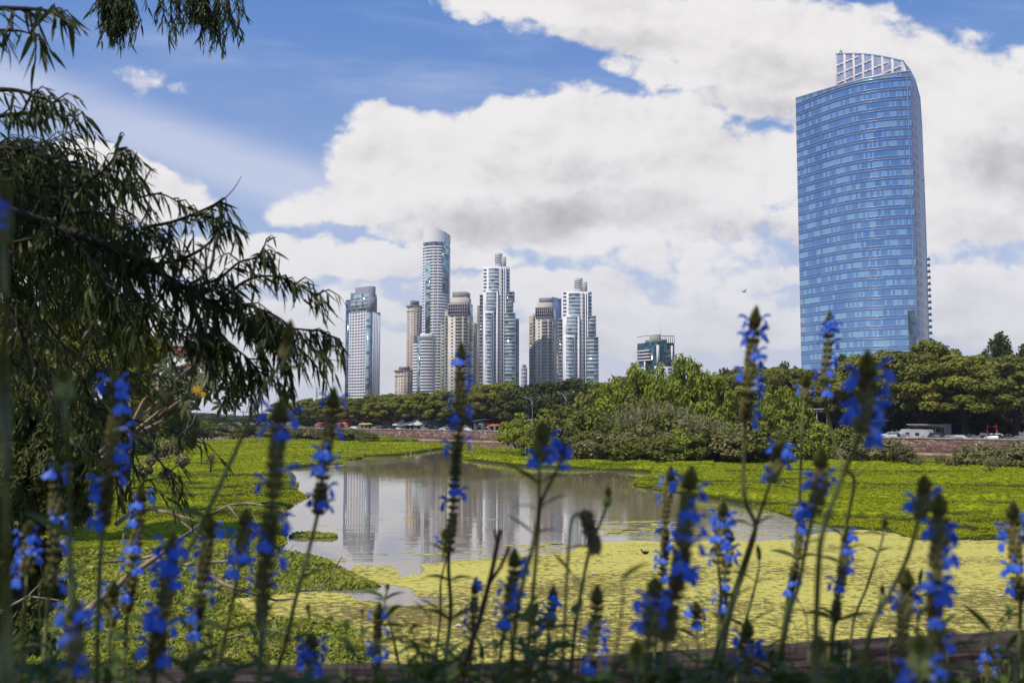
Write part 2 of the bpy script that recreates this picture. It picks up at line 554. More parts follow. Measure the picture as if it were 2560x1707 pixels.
def plant_mat(name, pts, cell, h0, nleaf, leafpx, lm, label, near=False, seed=1):
    poly = world_poly(pts)
    P = np.array(poly)
    x0, y0 = P.min(0) - cell; x1, y1 = P.max(0) + cell
    nx = int((x1 - x0) / cell) + 2; ny = int((y1 - y0) / cell) + 2
    gx = x0 + np.arange(nx) * cell; gy = y0 + np.arange(ny) * cell
    GX, GY = np.meshgrid(gx, gy)

    def H(x, y):
        w = (fbm(x / 3.0, y / 3.0, seed + 7) - .5) * cell * 1.6
        d = pdist(x, y, poly) * np.where(pip(x, y, poly), 1, -1) + w * (1.0 if not near else 1.0)
        ramp = np.clip(d / (0.5 if near else .9), 0, 1) ** .5
        wy2 = y * .93 + x * .22 + 7.0 * fbm(x / 11.0, y / 16.0, seed + 5); wx2 = x * .95 - y * .2 + 5.0 * fbm(x / 9.0 + 8, y / 7.0, seed + 9)
        f = fbm(wx2 / 8.5 + 30, wy2 / 4.2, seed)
        g = fbm(x / 1.3, y / 1.3, seed + 3)
        ledge = np.clip((f - .44) * 16, 0, 1) * .6 + np.clip((f - .60) * 16, 0, 1) * .4
        h = h0 * (.28 + .95 * ledge + .75 * (g - .5) + .5 * (f - .5))
        return np.where(d > 0, ramp * h + .01, -.35)
    GZ = H(GX, GY)
    i = np.arange(ny - 1)[:, None] * nx; j = np.arange(nx - 1)[None]
    f = np.stack([i + j, i + j + 1, i + nx + j + 1, i + nx + j], -1).reshape(-1, 4)
    keep = (GZ.ravel()[f] > 0).any(1)
    m = MB(); m.add(np.stack([GX, GY, GZ], -1).reshape(-1, 3), f[keep], 0)
    # leaves, thinning out with distance
    A = np.array(pts, float)
    n = nleaf
    xs = rsM.uniform(A[:, 0].min(), A[:, 0].max(), n * 3); ys = rsM.uniform(A[:, 1].min(), A[:, 1].max(), n * 3)
    ok = pip(xs, ys, pts)
    xs, ys = xs[ok][:n], ys[ok][:n]
    dxx = (xs - 1280) / F; dzz = (853.5 - ys) / F
    ry = CP - dzz * SP; rz = SP + dzz * CP
    k = -CAM[2] / rz
    wx_, wy_ = dxx * k, ry * k
    wx_ = wx_ + rsM.normal(size=len(k)) * cell * .3; wy_ = wy_ + rsM.normal(size=len(k)) * cell * .3
    hz = H(wx_, wy_)
    ok = hz > 0
    wx_, wy_, hz, k = wx_[ok], wy_[ok], hz[ok], k[ok]
    if not near:
        fr = (hz - H(wx_, wy_ - .5) > .10) & (rsM.rand(len(hz)) < .88)
        wx_, wy_, hz, k = wx_[~fr], wy_[~fr], hz[~fr], k[~fr]
    s = leafpx * wy_ / F * rsM.uniform(.6, 1.3, len(k))
    c = np.stack([wx_, wy_, hz * rsM.uniform(.75, 1.05, len(k)) + s * .35], 1)
    nr = rand_unit(rsM, len(c)) * np.array([1, 1, .5]) + np.array([-.1, -.35, .75])
    nr /= np.linalg.norm(nr, axis=1)[:, None]
    m.quads(leaf_quads(rsM, c, nr, s, 1.5), 1)
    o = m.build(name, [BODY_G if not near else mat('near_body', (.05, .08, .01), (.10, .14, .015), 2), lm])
    tag(o, label, kind='stuff')
    return o


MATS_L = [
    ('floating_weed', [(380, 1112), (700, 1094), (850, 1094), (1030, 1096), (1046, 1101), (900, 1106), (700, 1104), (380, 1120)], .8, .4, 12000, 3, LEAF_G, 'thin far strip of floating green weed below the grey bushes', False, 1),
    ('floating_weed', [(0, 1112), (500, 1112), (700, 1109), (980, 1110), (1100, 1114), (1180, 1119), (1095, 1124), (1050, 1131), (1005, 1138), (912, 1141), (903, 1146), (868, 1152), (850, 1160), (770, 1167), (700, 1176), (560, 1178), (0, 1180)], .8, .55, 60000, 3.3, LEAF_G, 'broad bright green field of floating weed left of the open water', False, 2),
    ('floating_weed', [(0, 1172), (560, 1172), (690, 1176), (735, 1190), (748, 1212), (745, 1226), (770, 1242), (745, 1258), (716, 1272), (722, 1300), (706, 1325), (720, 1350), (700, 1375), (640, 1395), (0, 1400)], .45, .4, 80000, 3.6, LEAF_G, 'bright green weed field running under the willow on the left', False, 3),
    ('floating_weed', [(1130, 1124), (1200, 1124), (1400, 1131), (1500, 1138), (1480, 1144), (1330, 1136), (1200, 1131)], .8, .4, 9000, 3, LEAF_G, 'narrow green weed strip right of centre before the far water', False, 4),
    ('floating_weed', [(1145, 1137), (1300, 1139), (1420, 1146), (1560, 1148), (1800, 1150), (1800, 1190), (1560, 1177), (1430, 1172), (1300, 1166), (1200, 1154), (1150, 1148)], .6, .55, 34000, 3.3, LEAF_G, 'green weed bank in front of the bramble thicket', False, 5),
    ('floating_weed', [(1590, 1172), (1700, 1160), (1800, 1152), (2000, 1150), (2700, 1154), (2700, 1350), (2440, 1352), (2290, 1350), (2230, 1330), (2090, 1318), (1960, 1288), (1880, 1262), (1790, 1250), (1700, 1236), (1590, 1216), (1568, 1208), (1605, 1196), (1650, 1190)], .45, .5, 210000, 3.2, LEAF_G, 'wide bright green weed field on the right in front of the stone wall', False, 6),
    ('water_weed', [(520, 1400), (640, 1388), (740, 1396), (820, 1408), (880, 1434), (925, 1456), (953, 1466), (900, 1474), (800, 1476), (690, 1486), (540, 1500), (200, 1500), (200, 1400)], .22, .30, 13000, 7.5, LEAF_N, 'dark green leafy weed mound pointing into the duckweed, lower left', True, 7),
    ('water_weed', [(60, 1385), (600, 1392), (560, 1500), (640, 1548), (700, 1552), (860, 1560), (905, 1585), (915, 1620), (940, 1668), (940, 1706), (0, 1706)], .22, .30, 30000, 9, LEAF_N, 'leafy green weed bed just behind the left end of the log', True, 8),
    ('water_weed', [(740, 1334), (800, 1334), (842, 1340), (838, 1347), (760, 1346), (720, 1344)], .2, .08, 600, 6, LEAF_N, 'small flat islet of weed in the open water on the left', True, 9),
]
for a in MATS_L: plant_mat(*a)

# duckweed: a thin flecked skin on the water
dm = bpy.data.materials.new('duckweed'); dm.use_nodes = True
t = dm.node_tree; X.tree = t; b = t.nodes['Principled BSDF']; b.inputs['Roughness'].default_value = .75; b.inputs['Specular IOR Level'].default_value = .2
co = t.nodes.new('ShaderNodeTexCoord'); sp = t.nodes.new('ShaderNodeSeparateXYZ'); t.links.new(co.outputs['Object'], sp.inputs[0])
wx, wy = X(sp.outputs[0]), X(sp.outputs[1])
big = noise(comb(wx * .16, wy * .22, 0.), 1.0, 4)
fine = noise(comb(wx * 1.0, wy * 1.0, 0.), 3.2, 6, .72)
fine2 = noise(comb(wx * 1.0, wy * 1.0, 9.), 11., 4, .7)
col = mixc(fine2.sm(.3, .7), (.50, .42, .045), (.74, .64, .17))
gold = noise(comb(wx * .5, wy * .9, 3.), 2.0, 5, .7).sm(.6, .68)
col = mixc(gold * .6, col, (.56, .42, .01))
near_ = (1.0 - wy.sm(24., 50.)) * .060
hole = (fine * .55 + fine2 * .25 + big * .25 + near_).sm(.55, .60)
col = mixc(hole * .85, col, (.13, .085, .022))
t.links.new(col, b.inputs['Base Color'])
bn = t.nodes.new('ShaderNodeBump'); bn.inputs['Strength'].default_value = .6; bn.inputs['Distance'].default_value = .03
t.links.new((fine2 - hole).s, bn.inputs['Height']); t.links.new(bn.outputs[0], b.inputs['Normal'])
# edge: open holes through to the water near the outline
DW = [(880, 1412), (930, 1417), (985, 1414), (1005, 1425), (1008, 1440), (1040, 1432), (1055, 1412), (1100, 1404), (1180, 1396), (1300, 1388), (1400, 1380), (1440, 1366), (1500, 1356), (1600, 1351), (1700, 1354),
      (1790, 1352), (1900, 1352), (2000, 1340), (2060, 1330), (2180, 1322), (2290, 1345), (2440, 1350), (2700, 1345), (2700, 1800), (300, 1800), (300, 1500), (600, 1478), (700, 1480), (860, 1476), (890, 1500), (1000, 1512), (1060, 1508), (1110, 1500),
      (1050, 1492), (1020, 1470), (960, 1462), (910, 1446), (870, 1425)]


def sheet(name, pts, z, m_, label, kind, cell=.25, wob=.5, seed=2, gapf=None):
    poly = world_poly(pts)
    P = np.array(poly); x0, y0 = P.min(0) - cell; x1, y1 = P.max(0) + cell
    nx = int((x1 - x0) / cell) + 2; ny = int((y1 - y0) / cell) + 2
    gx = x0 + np.arange(nx) * cell; gy = y0 + np.arange(ny) * cell
    GX, GY = np.meshgrid(gx, gy)
    d = pdist(GX, GY, poly) * np.where(pip(GX, GY, poly), 1, -1) + (fbm(GX / 1.2, GY / 1.2, seed, 5) - .5) * wob * 2
    if gapf is not None: d = np.where(gapf(GX, GY), -1, d)
    i = np.arange(ny - 1)[:, None] * nx; j = np.arange(nx - 1)[None]
    f = np.stack([i + j, i + j + 1, i + nx + j + 1, i + nx + j], -1).reshape(-1, 4)
    keep = (d.ravel()[f] > 0).all(1)
    m = MB(); m.add(np.stack([GX, GY, GX * 0 + z], -1).reshape(-1, 3), f[keep])
    o = m.build(name, m_); tag(o, label, kind=kind)
    return o


sheet('duckweed', DW, .006, dm, 'yellow green flecked skin of duckweed over the near water', 'stuff', .14, .55)
# thin broken rafts drifting on the open water
rng = random.Random(4)
m = MB()
rafts = [(1290, 1358, 1700, 1376, 60), (1460, 1300, 1700, 1345, 90), (900, 1290, 1250, 1300, 26), (1700, 1270, 2100, 1345, 80), (1000, 1330, 1300, 1400, 30), (800, 1380, 900, 1410, 14), (700, 1090, 1000, 1100, 4), (760, 1220, 1100, 1420, 30)]
for x0, y0, x1, y1, n in rafts:
    for _ in range(n):
        p = on(rng.uniform(x0, x1), rng.uniform(y0, y1)); r = rng.uniform(.05, .28) * (1 if n > 40 else .6)
        k = 9; st_ = rng.uniform(1.5, 3.5)
        m.add([(p[0] + math.cos(q * 2 * math.pi / k) * r * st_ * rng.uniform(.6, 1.1), p[1] + math.sin(q * 2 * math.pi / k) * r * rng.uniform(.6, 1.1), .005) for q in range(k)], [tuple(range(k))])
tag(m.build('duckweed', dm), 'scattered yellow specks of duckweed drifting on the open water', kind='stuff')
# ================================================================== TOWERS
WHITE = mat('white_render', (.72, .70, .70), (.80, .78, .78), .08, .8)
CREAM = mat('cream_render', (.58, .53, .44), (.66, .61, .52), .08, .85)
BEIGE = mat('beige_render', (.50, .41, .33), (.58, .48, .40), .08, .85)
PEACH = mat('peach_stone', (.60, .42, .31), (.66, .48, .36), .08, .85)
OLIVE = mat('olive_render', (.36, .34, .22), (.44, .41, .28), .1, .85)
GREYR = mat('grey_render', (.22, .23, .27), (.30, .31, .35), .08, .8)
BROWNR = mat('brown_render', (.20, .16, .15), (.28, .23, .21), .08, .85)
CONC = mat('grey_concrete', (.36, .34, .33), (.44, .42, .41), .1, .85)
METAL = mat('grey_metal', (.25, .27, .28), rough=.4, metal=.6)
BARK = mat('bark', (.035, .026, .02), (.075, .058, .045), 2, .95, bump=.5)


def glass(name, dark, light, su, sv, thr=.6, rough=.12, spec=.9, metal=.0):
    """window glass whose panes differ a little: blinds drawn here and there"""
    m = bpy.data.materials.new(name); m.use_nodes = True
    t = m.node_tree; X.tree = t; b = t.nodes['Principled BSDF']
    b.inputs['Roughness'].default_value = rough
    b.inputs['Specular IOR Level'].default_value = spec
    b.inputs['Metallic'].default_value = metal
    co = t.nodes.new('ShaderNodeTexCoord'); mp = t.nodes.new('ShaderNodeMapping'); t.links.new(co.outputs['Object'], mp.inputs[0])
    mp.inputs['Scale'].default_value = (su, su, sv)
    mp.inputs['Location'].default_value = (.37, .37, .13)
    fl = t.nodes.new('ShaderNodeVectorMath'); fl.operation = 'FLOOR'; t.links.new(mp.outputs[0], fl.inputs[0])
    wn = t.nodes.new('ShaderNodeTexWhiteNoise'); wn.noise_dimensions = '3D'; t.links.new(fl.outputs[0], wn.inputs[0])
    f = X(wn.outputs['Value']).sm(thr, thr + .25)
    t.links.new(mixc(f, dark, light), b.inputs['Base Color'])
    return m


GDARK = glass('dark_glass', (.06, .07, .085), (.20, .22, .24), .35, .32, .65)
GTEAL = glass('teal_glass', (.07, .12, .14), (.34, .46, .48), .30, .322, .25)
GBLUE = glass('blue_glass', (.03, .06, .12), (.10, .16, .25), .3, .3, .5)
GGREEN = glass('green_glass', (.012, .035, .036), (.04, .12, .11), .4, .28, .6)


SLOT = bpy.data.materials.new('window_slot'); SLOT.use_nodes = True
t = SLOT.node_tree; X.tree = t; b = t.nodes['Principled BSDF']; b.inputs['Roughness'].default_value = .5
co = t.nodes.new('ShaderNodeTexCoord'); sp = t.nodes.new('ShaderNodeSeparateXYZ'); t.links.new(co.outputs['Object'], sp.inputs[0])
t.links.new(mixc(X._m((X(sp.outputs[2]) * .2985)._m('FRACT'), 'GREATER_THAN', .5), (.50, .48, .47), (.06, .07, .08)), b.inputs['Base Color'])


class Tw:
    """a tower in its own frame: a runs along the left visible face, b along the right visible face, from the near corner"""

    def __init__(s, name, xl, xc, xr, Y, th, label, cat='tower', group=None):
        s.Y = Y; s.xc = xc
        th = R(th)
        c, sn = math.cos(th), math.sin(th)
        O = at(xc, 1000, Y)
        s.O = O[:2]; s.u = np.array([-c, sn]); s.w_ = np.array([sn, c])
        kl, kr = (xl - 1280) / F, (xr - 1280) / F     # solve for the lengths that reach the columns xl and xr
        s.W = (O[0] - kl * O[1]) / (c + kl * sn) if xl != xc else 0
        s.D = (kr * O[1] - O[0]) / (sn - kr * c) if xr != xc else 0
        s.rot = math.atan2(s.u[1], s.u[0])            # local x = u ; local y = -w_ (right handed)
        s.root = empty(name, (O[0], O[1], 0), s.rot, label, cat, group)
        s.kx = lambda x: (s.O[0] - ((x - 1280) / F) * s.O[1]) / (c + ((x - 1280) / F) * sn)
        s.kr = lambda x: (((x - 1280) / F) * s.O[1] - s.O[0]) / (sn - ((x - 1280) / F) * c)

    def z(s, y): return at(s.xc, y, s.Y)[2]

    def box(s, m, a0, a1, b0, b1, z0, z1, mi=0):
        m.box(a0, a1, -b1, -b0, z0, z1, mi=mi)

    def part(s, name, mt, a0, a1, b0, b1, z0, z1, parent=None, label=None):
        m = MB(); s.box(m, a0, a1, b0, b1, z0, z1)
        o = m.build(name, mt, parent or s.root)
        if label: o['label'] = label
        return o

    # slabs and piers standing proud of a face; side L: along a at b=bb (outwards -b); side R: along b at a=aa (outwards -a)
    def slabs(s, side, p0, p1, z0, z1, fh, h, mt, out=.5, at_=0.0, name='floor_band', first=0):
        z = z0
        k = 0
        while z + h <= z1 + .01:
            if side == 'L': s.part(name, mt, p0, p1, at_ - out, at_ + .1, z, z + h)
            else: s.part(name, mt, at_ - out, at_ + .1, p0, p1, z, z + h)
            z += fh; k += 1

    def piers(s, side, p0, p1, n, w, z0, z1, mt, out=.6, at_=0.0, name='pier'):
        for i in range(n + 1):
            c = p0 + (p1 - p0) * i / n
            q0, q1 = c - w / 2, c + w / 2
            if i == 0: q0, q1 = p0 - .01, p0 + w
            if i == n: q0, q1 = p1 - w, p1 + .01
            if side == 'L': s.part(name, mt, q0, q1, at_ - out, at_ + .1, z0, z1)
            else: s.part(name, mt, at_ - out, at_ + .1, q0, q1, z0, z1)


def antenna(parent, x, y, z, h, r=.12):
    m = MB(); m.tube([(x, y, z), (x, y, z + h)], [r, r * .4], 5); m.build('antenna', METAL, parent)


# ---- far left tower: white window grid, glass corner, grey glass head
T = Tw('grid_tower', 865, 919, 949, 1050, 40, 'white gridded skyscraper with dark glass head standing apart on the far left of the skyline', 'skyscraper')
zt = T.z
W_, D_ = T.W, T.D
T.part('core', GDARK, 0, W_, 0, D_, PZ, zt(779))
T.part('glass_head', GTEAL, 2.2, W_ - 5.5, .6, D_ - 3.5, zt(779) + .01, zt(733), label='dark banded glass head of the tower')
T.part('rooftop_block', GREYR, 0.6, W_ - 9.5, 3.2, D_ - 6.5, zt(778), zt(714))
T.part('side_block', GREYR, -.3, 2.1, 1.2, D_ - 5, zt(779) + .02, zt(741))
T.part('stair_block', GREYR, W_ - 5.4, W_ - 3.2, 2, D_ - 4, zt(775), zt(726))
T.slabs('L', 2.1, W_ - 5.4, zt(777), zt(735), 3.6, .9, CONC, out=.3, at_=.6)
T.part('glass_strip', GBLUE, W_ - 4.2, W_ + .9, -.8, D_ - 3, PZ, zt(744))
T.part('corner_glass', GTEAL, -1.0, 2.6, -1.0, 3.6, PZ, zt(782))
fh = 3.15
T.slabs('L', 3.4, W_ - 4.3, PZ + 1, zt(779), fh, 1.75, WHITE, out=.58)
T.piers('L', 3.4, W_ - 4.3, 6, 1.6, PZ, zt(778), WHITE, out=.5)
T.slabs('R', 5.5, D_ - .2, PZ + 1, zt(779), fh, 1.55, WHITE, out=.5)
T.piers('R', 5.5, D_ - .2, 5, 2.0, PZ, zt(778), WHITE, out=.56)
antenna(T.root, W_ * .6, -6, zt(714), 7); antenna(T.root, W_ * .35, -8, zt(714), 5)


def ring_seg(m, cx, cy, rx, ry, a0, a1, z0, z1, thick, n=14, mi=0):
    th = np.linspace(a0, a1, n + 1)
    o = np.stack([cx + rx * np.cos(th), cy + ry * np.sin(th)], 1); i_ = np.stack([cx + (rx - thick) * np.cos(th), cy + (ry - thick) * np.sin(th)], 1)
    v = []
    for z in (z0, z1):
        v += [(p[0], p[1], z) for p in o] + [(p[0], p[1], z) for p in i_]
    k = n + 1; f = []
    for j in range(n):
        f += [(j, j + 1, 2 * k + j + 1, 2 * k + j), (k + j + 1, k + j, 3 * k + j, 3 * k + j + 1), (2 * k + j, 2 * k + j + 1, 3 * k + j + 1, 3 * k + j), (j + 1, j, k + j, k + j + 1)]
    f += [(0, 2 * k, 3 * k, k), (n, k + n, 3 * k + n, 2 * k + n)]
    m.add(v, f, mi)


def px_m(Y): return Y / F


# ---- tall round white tower (local frame: x right, -y to the camera)
def round_tower():
    Y = 1020; s = px_m(Y) * 1.003
    cx = 1089.5
    O = at(cx, 1000, Y + 15)
    root = empty('round_tower', (O[0], O[1], 0), 0, 'tallest white rounded skyscraper with a slanted blank white crown, left centre of the skyline', 'skyscraper')
    z = lambda y: at(cx, y, Y)[2]
    rx = 35.2 * s; ry = 15
    A0, A1 = -math.pi, 0.0                                           # the half towards the camera
    m = MB(); th = np.linspace(0, 2 * math.pi, 33)[:-1]
    m.prism([(rx * .965 * math.cos(t_), ry * .955 * math.sin(t_)) for t_ in th], PZ, z(592)); m.build('core', GDARK, root)
    # crown with a sloped top
    v = []; n = 32
    th = np.linspace(0, 2 * math.pi, n, endpoint=False)
    for zz in (0, 1):
        for t_ in th:
            x_ = rx * math.cos(t_); y_ = ry * math.sin(t_)
            f_ = (x_ / rx + 1) / 2
            top = z(562) + (z(584) - z(562)) * f_ ** 1.7
            v.append((x_, y_, z(604) if zz == 0 else top))
    m = MB(); m.add(v, [(i, (i + 1) % n, n + (i + 1) % n, n + i) for i in range(n)])
    m.add(v[:n], [tuple(range(n))]); m.add(v[n:], [tuple(range(n))])
    m.build('crown', mat('crown_panel', (.80, .77, .75), (.84, .81, .79), .05, .75, spec=.1), root)
    ang = lambda px: -math.acos(max(-1, min(1, ((px - cx) * s) / rx)))
    # glazing panels
    def panel(name, x0, x1, y0, y1, mt, out=.25):
        m = MB(); ring_seg(m, 0, 0, rx + out, ry + out, ang(x0), ang(x1), z(y1), z(y0), .8, 8); return m.build(name, mt, root)
    panel('crown_window', 1066, 1077.5, 604.2, 617, GBLUE, -.1); panel('crown_window', 1083.5, 1103, 604.2, 617, GBLUE, -.1)
    m = MB(); ring_seg(m, 0, 0, rx, ry, -math.pi, 0, z(617.5), z(616), 1.5, 20); m.build('crown_ledge', WHITE, root)
    panel('dark_glass_strip', 1064, 1077, 654, 832, GTEAL, .35)
    panel('dark_glass_strip', 1108, 1121.5, 604.5, 732, GTEAL, .35)
    y = 983.0
    while y > 617:
        z0 = z(y)
        zz0, zz1 = z0, z0 + 1.75
        if z(654) > zz1 > z(834):
            segs = [(1054.6, 1063.9), (1077.1, 1107.9 if z(732) < zz1 else 1124.3)]
        else:
            segs = [(1054.6, 1107.9 if z(732) < zz1 else 1124.3)]
        if z(732) < zz1: segs.append((1121.7, 1124.5))
        for x0, x1 in segs:
            m = MB(); ring_seg(m, 0, 0, rx + .1, ry + .1, ang(x0), ang(x1), zz0, zz1, .9, 12)
            m.build('edge_band' if x1 - x0 < 5 else ('side_band' if x1 < 1070 else 'floor_band'), WHITE, root)
        y -= 7.45
    for px in (1061, 1083, 1095, 1122.8):                            # piers between the windows
        m = MB(); ring_seg(m, 0, 0, rx + .02, ry + .02, ang(px), ang(px + 1.6), PZ, z(620), .7, 1); m.build('pier', WHITE, root)


round_tower()


def round_wing():
    Y = 985; s = px_m(Y); cx = 1060; O = at(cx, 1000, Y + 9)
    root = empty('round_block', (O[0], O[1], 0), 0, 'lower white rounded apartment block with ribbon windows at the foot of the tallest tower', 'apartment block')
    z = lambda y: at(cx, y, Y)[2]
    rx, ry = 29 * s, 10; ang = lambda px: -math.acos(max(-1, min(1, ((px - cx) * s) / rx)))
    m = MB(); th = np.linspace(0, 2 * math.pi, 33)[:-1]
    m.prism([(rx * .95 * math.cos(t_), ry * .94 * math.sin(t_)) for t_ in th], PZ, z(838)); m.build('core', GDARK, root)
    m = MB(); ring_seg(m, 0, 0, rx + .3, ry + .3, ang(1045.5), ang(1051.5), PZ, z(843), .8, 4); m.build('dark_glass_strip', GTEAL, root)
    m = MB(); ring_seg(m, 0, 0, rx + .15, ry + .15, ang(1052), ang(1082), z(846), z(834), .8, 10); m.build('parapet', WHITE, root)
    y = 985.0
    while y > 846:
        if y > 856:
            m = MB(); ring_seg(m, 0, 0, rx + .1, ry + .1, -math.pi, ang(1045), z(y), z(y) + 1.8, .9, 5); m.build('floor_band', WHITE, root)
        m = MB()
        ring_seg(m, 0, 0, rx + .1, ry + .1, ang(1052), 0, z(y), z(y) + 1.8, .9, 10)
        m.build('floor_band', WHITE, root); y -= 7.6


round_wing()

# ---- slender beige tower behind and the small one in front of it
def classic(name, xl, xc, xr, Y, th, ytop, ycor, label, fhp, nl, nr):
    T = Tw(name, xl, xc, xr, Y, th, label, 'apartment tower')
    z = T.z; W_, D_ = T.W, T.D
    T.part('wall', BEIGE, 0, W_, 0, D_, PZ, z(ycor))
    T.part('roof_block', BROWNR, 2.5, W_ - 2.5, 2.5, D_ - 2.5, z(ycor), z(ytop))
    T.part('cornice', BROWNR, -.9, W_ + .9, -.9, D_ + .9, z(ycor + 5), z(ycor))
    T.part('cornice', BEIGE, -.6, W_ + .6, -.6, D_ + .6, z(ycor + 16), z(ycor + 13))
    zz = PZ + 3
    while zz < z(ycor + 8):
        m = MB()
        for i in range(nl):
            c = W_ * (i + .5) / nl; T.box(m, c - .7, c + .7, -.08, .1, zz, zz + 1.7)
        m.build('window_row', GDARK, T.root)
        m = MB()
        for i in range(nr):
            c = D_ * (i + .5) / nr; T.box(m, -.08, .1, c - .9, c + .9, zz, zz + 1.9)
        m.build('window_row', GDARK, T.root)
        if nr > 2: T.part('balcony', BROWNR, -1.0, 0, D_ * .38, D_ * .62, zz - .5, zz + .4)
        zz += fhp
    for q in (.0, .5, .97): T.part('pilaster', BEIGE, W_ * q, W_ * q + .8, -.35, .1, PZ, z(ycor + 16))
    return T


classic('slender_tower', 1017, 1032, 1054, 1180, 38, 750, 762, 'slender beige stone tower half hidden behind the tallest white one', 3.3, 2, 3)
classic('small_tower', 988, 1008, 1034, 1000, 38, 916, 924, 'short beige stone block at the left foot of the tallest white tower', 3.1, 3, 3)

# ---- the two cream residential towers
def cream_tower(xo, yo, k, Y, label, tip_y, group=None):
    """xo, yo: picture position of the top left corner of the main shaft; k scale"""
    X_ = lambda x: xo + x * k
    Y_ = lambda y: yo + y * k
    T = Tw('residential_tower', X_(0), X_(49), X_(54), Y, 12, label, 'apartment tower', group)
    z = T.z; W_, D_ = T.W, max(T.D, 22)
    a = lambda x: T.kx(X_(x))
    CR = CREAM
    T.part('shaft', CR, 0, W_, 0, D_, PZ, z(Y_(0)))
    T.part('crown', mat('crown_beige', (.50, .43, .33), (.57, .50, .40), .1), a(46), a(4), 1.5, D_ - 3, z(Y_(0)) - .01, z(Y_(-44)))
    T.part('mechanical_roof', GREYR, a(45), a(9), 3, D_ - 5, z(Y_(-44)) - .02, z(Y_(-58)))
    # balcony storeys at the top
    zz = z(Y_(0)); i = 0
    T.part('recess', GDARK, a(49), a(1), .6, D_ - 1, zz + .02, z(Y_(-30)))
    while zz < z(Y_(-28)):
        T.part('balcony', CONC, a(49.5), a(.5), -1.3, 1.2, zz, zz + .55); zz += 3.2
    T.part('cornice', CR, a(49), a(1), -.5, D_, z(Y_(-28)), z(Y_(-26)))
    for q in np.linspace(a(48.5), a(1), 9): T.part('balcony_post', CONC, q - .2, q + .2, -1.2, .7, z(Y_(0)), z(Y_(-28)))
    # windows and balconies floor by floor
    zz = PZ + 2.5
    while zz < z(Y_(4)):
        m = MB()
        T.box(m, a(13), a(8.5), -.08, .1, zz, zz + 1.6)
        T.box(m, a(34), a(19), -.08, .1, zz, zz + 1.5)
        m.build('window_row', GDARK, T.root)
        T.part('balcony', CR, a(35), a(18), -1.2, 0, zz - .9, zz + .05)
        T.part('balcony_window', GDARK, a(49.6), a(39), -.05, 2, zz, zz + 1.9)
        T.part('side_balcony', CONC, a(50), a(38.5), -1.4, .3, zz - .8, zz - .2)
        zz += 3.25
    # stepped left wing with side balconies
    m = MB(); T.box(m, a(1), a(-9), 1.5, D_ - 2, PZ, z(Y_(-12))); T.box(m, a(-9.02), a(-20), 3, D_ - 4, PZ, z(Y_(-6 if group else 18)))
    m.build('wing', OLIVE, T.root)
    zz = PZ + 2.5
    while zz < z(Y_(0)):
        T.part('wing_balcony', CONC, a(-.5), a(-8), .4, 1.6, zz - .9, zz)
        if zz < z(Y_(20)):
            T.part('wing_window', GDARK, a(-10), a(-18), 2.95, 3.2, zz, zz + 1.8)
        T.part('wing_window', GDARK, a(-2), a(-7), 1.45, 1.7, zz, zz + 1.9)
        zz += 3.25
    # right wing
    T.part('right_wing', OLIVE, a(62) if not group else a(54), a(49.02), 4, D_ - 4, PZ, z(Y_(20)))
    zz = PZ + 2.5
    while zz < z(Y_(24)):
        T.part('wing_window', GTEAL, (a(61) if not group else a(53.5)), a(51), 3.94, 4.2, zz, zz + 2.1); zz += 3.25
    antenna(T.root, a(30), -8, z(Y_(-58)), 7)
    return T


cream_tower(1119, 786, 1.0, 960, 'cream residential tower with olive side balconies, right beside the tallest white tower', 727)
cream_tower(1338.5, 793, .86, 1000, 'cream residential tower with grey slab roof, between the two stepped balcony towers', 734, 'g')
bpy.data.objects['residential_tower.001'].pop('group', None)
bpy.data.objects['residential_tower'].pop('group', None)


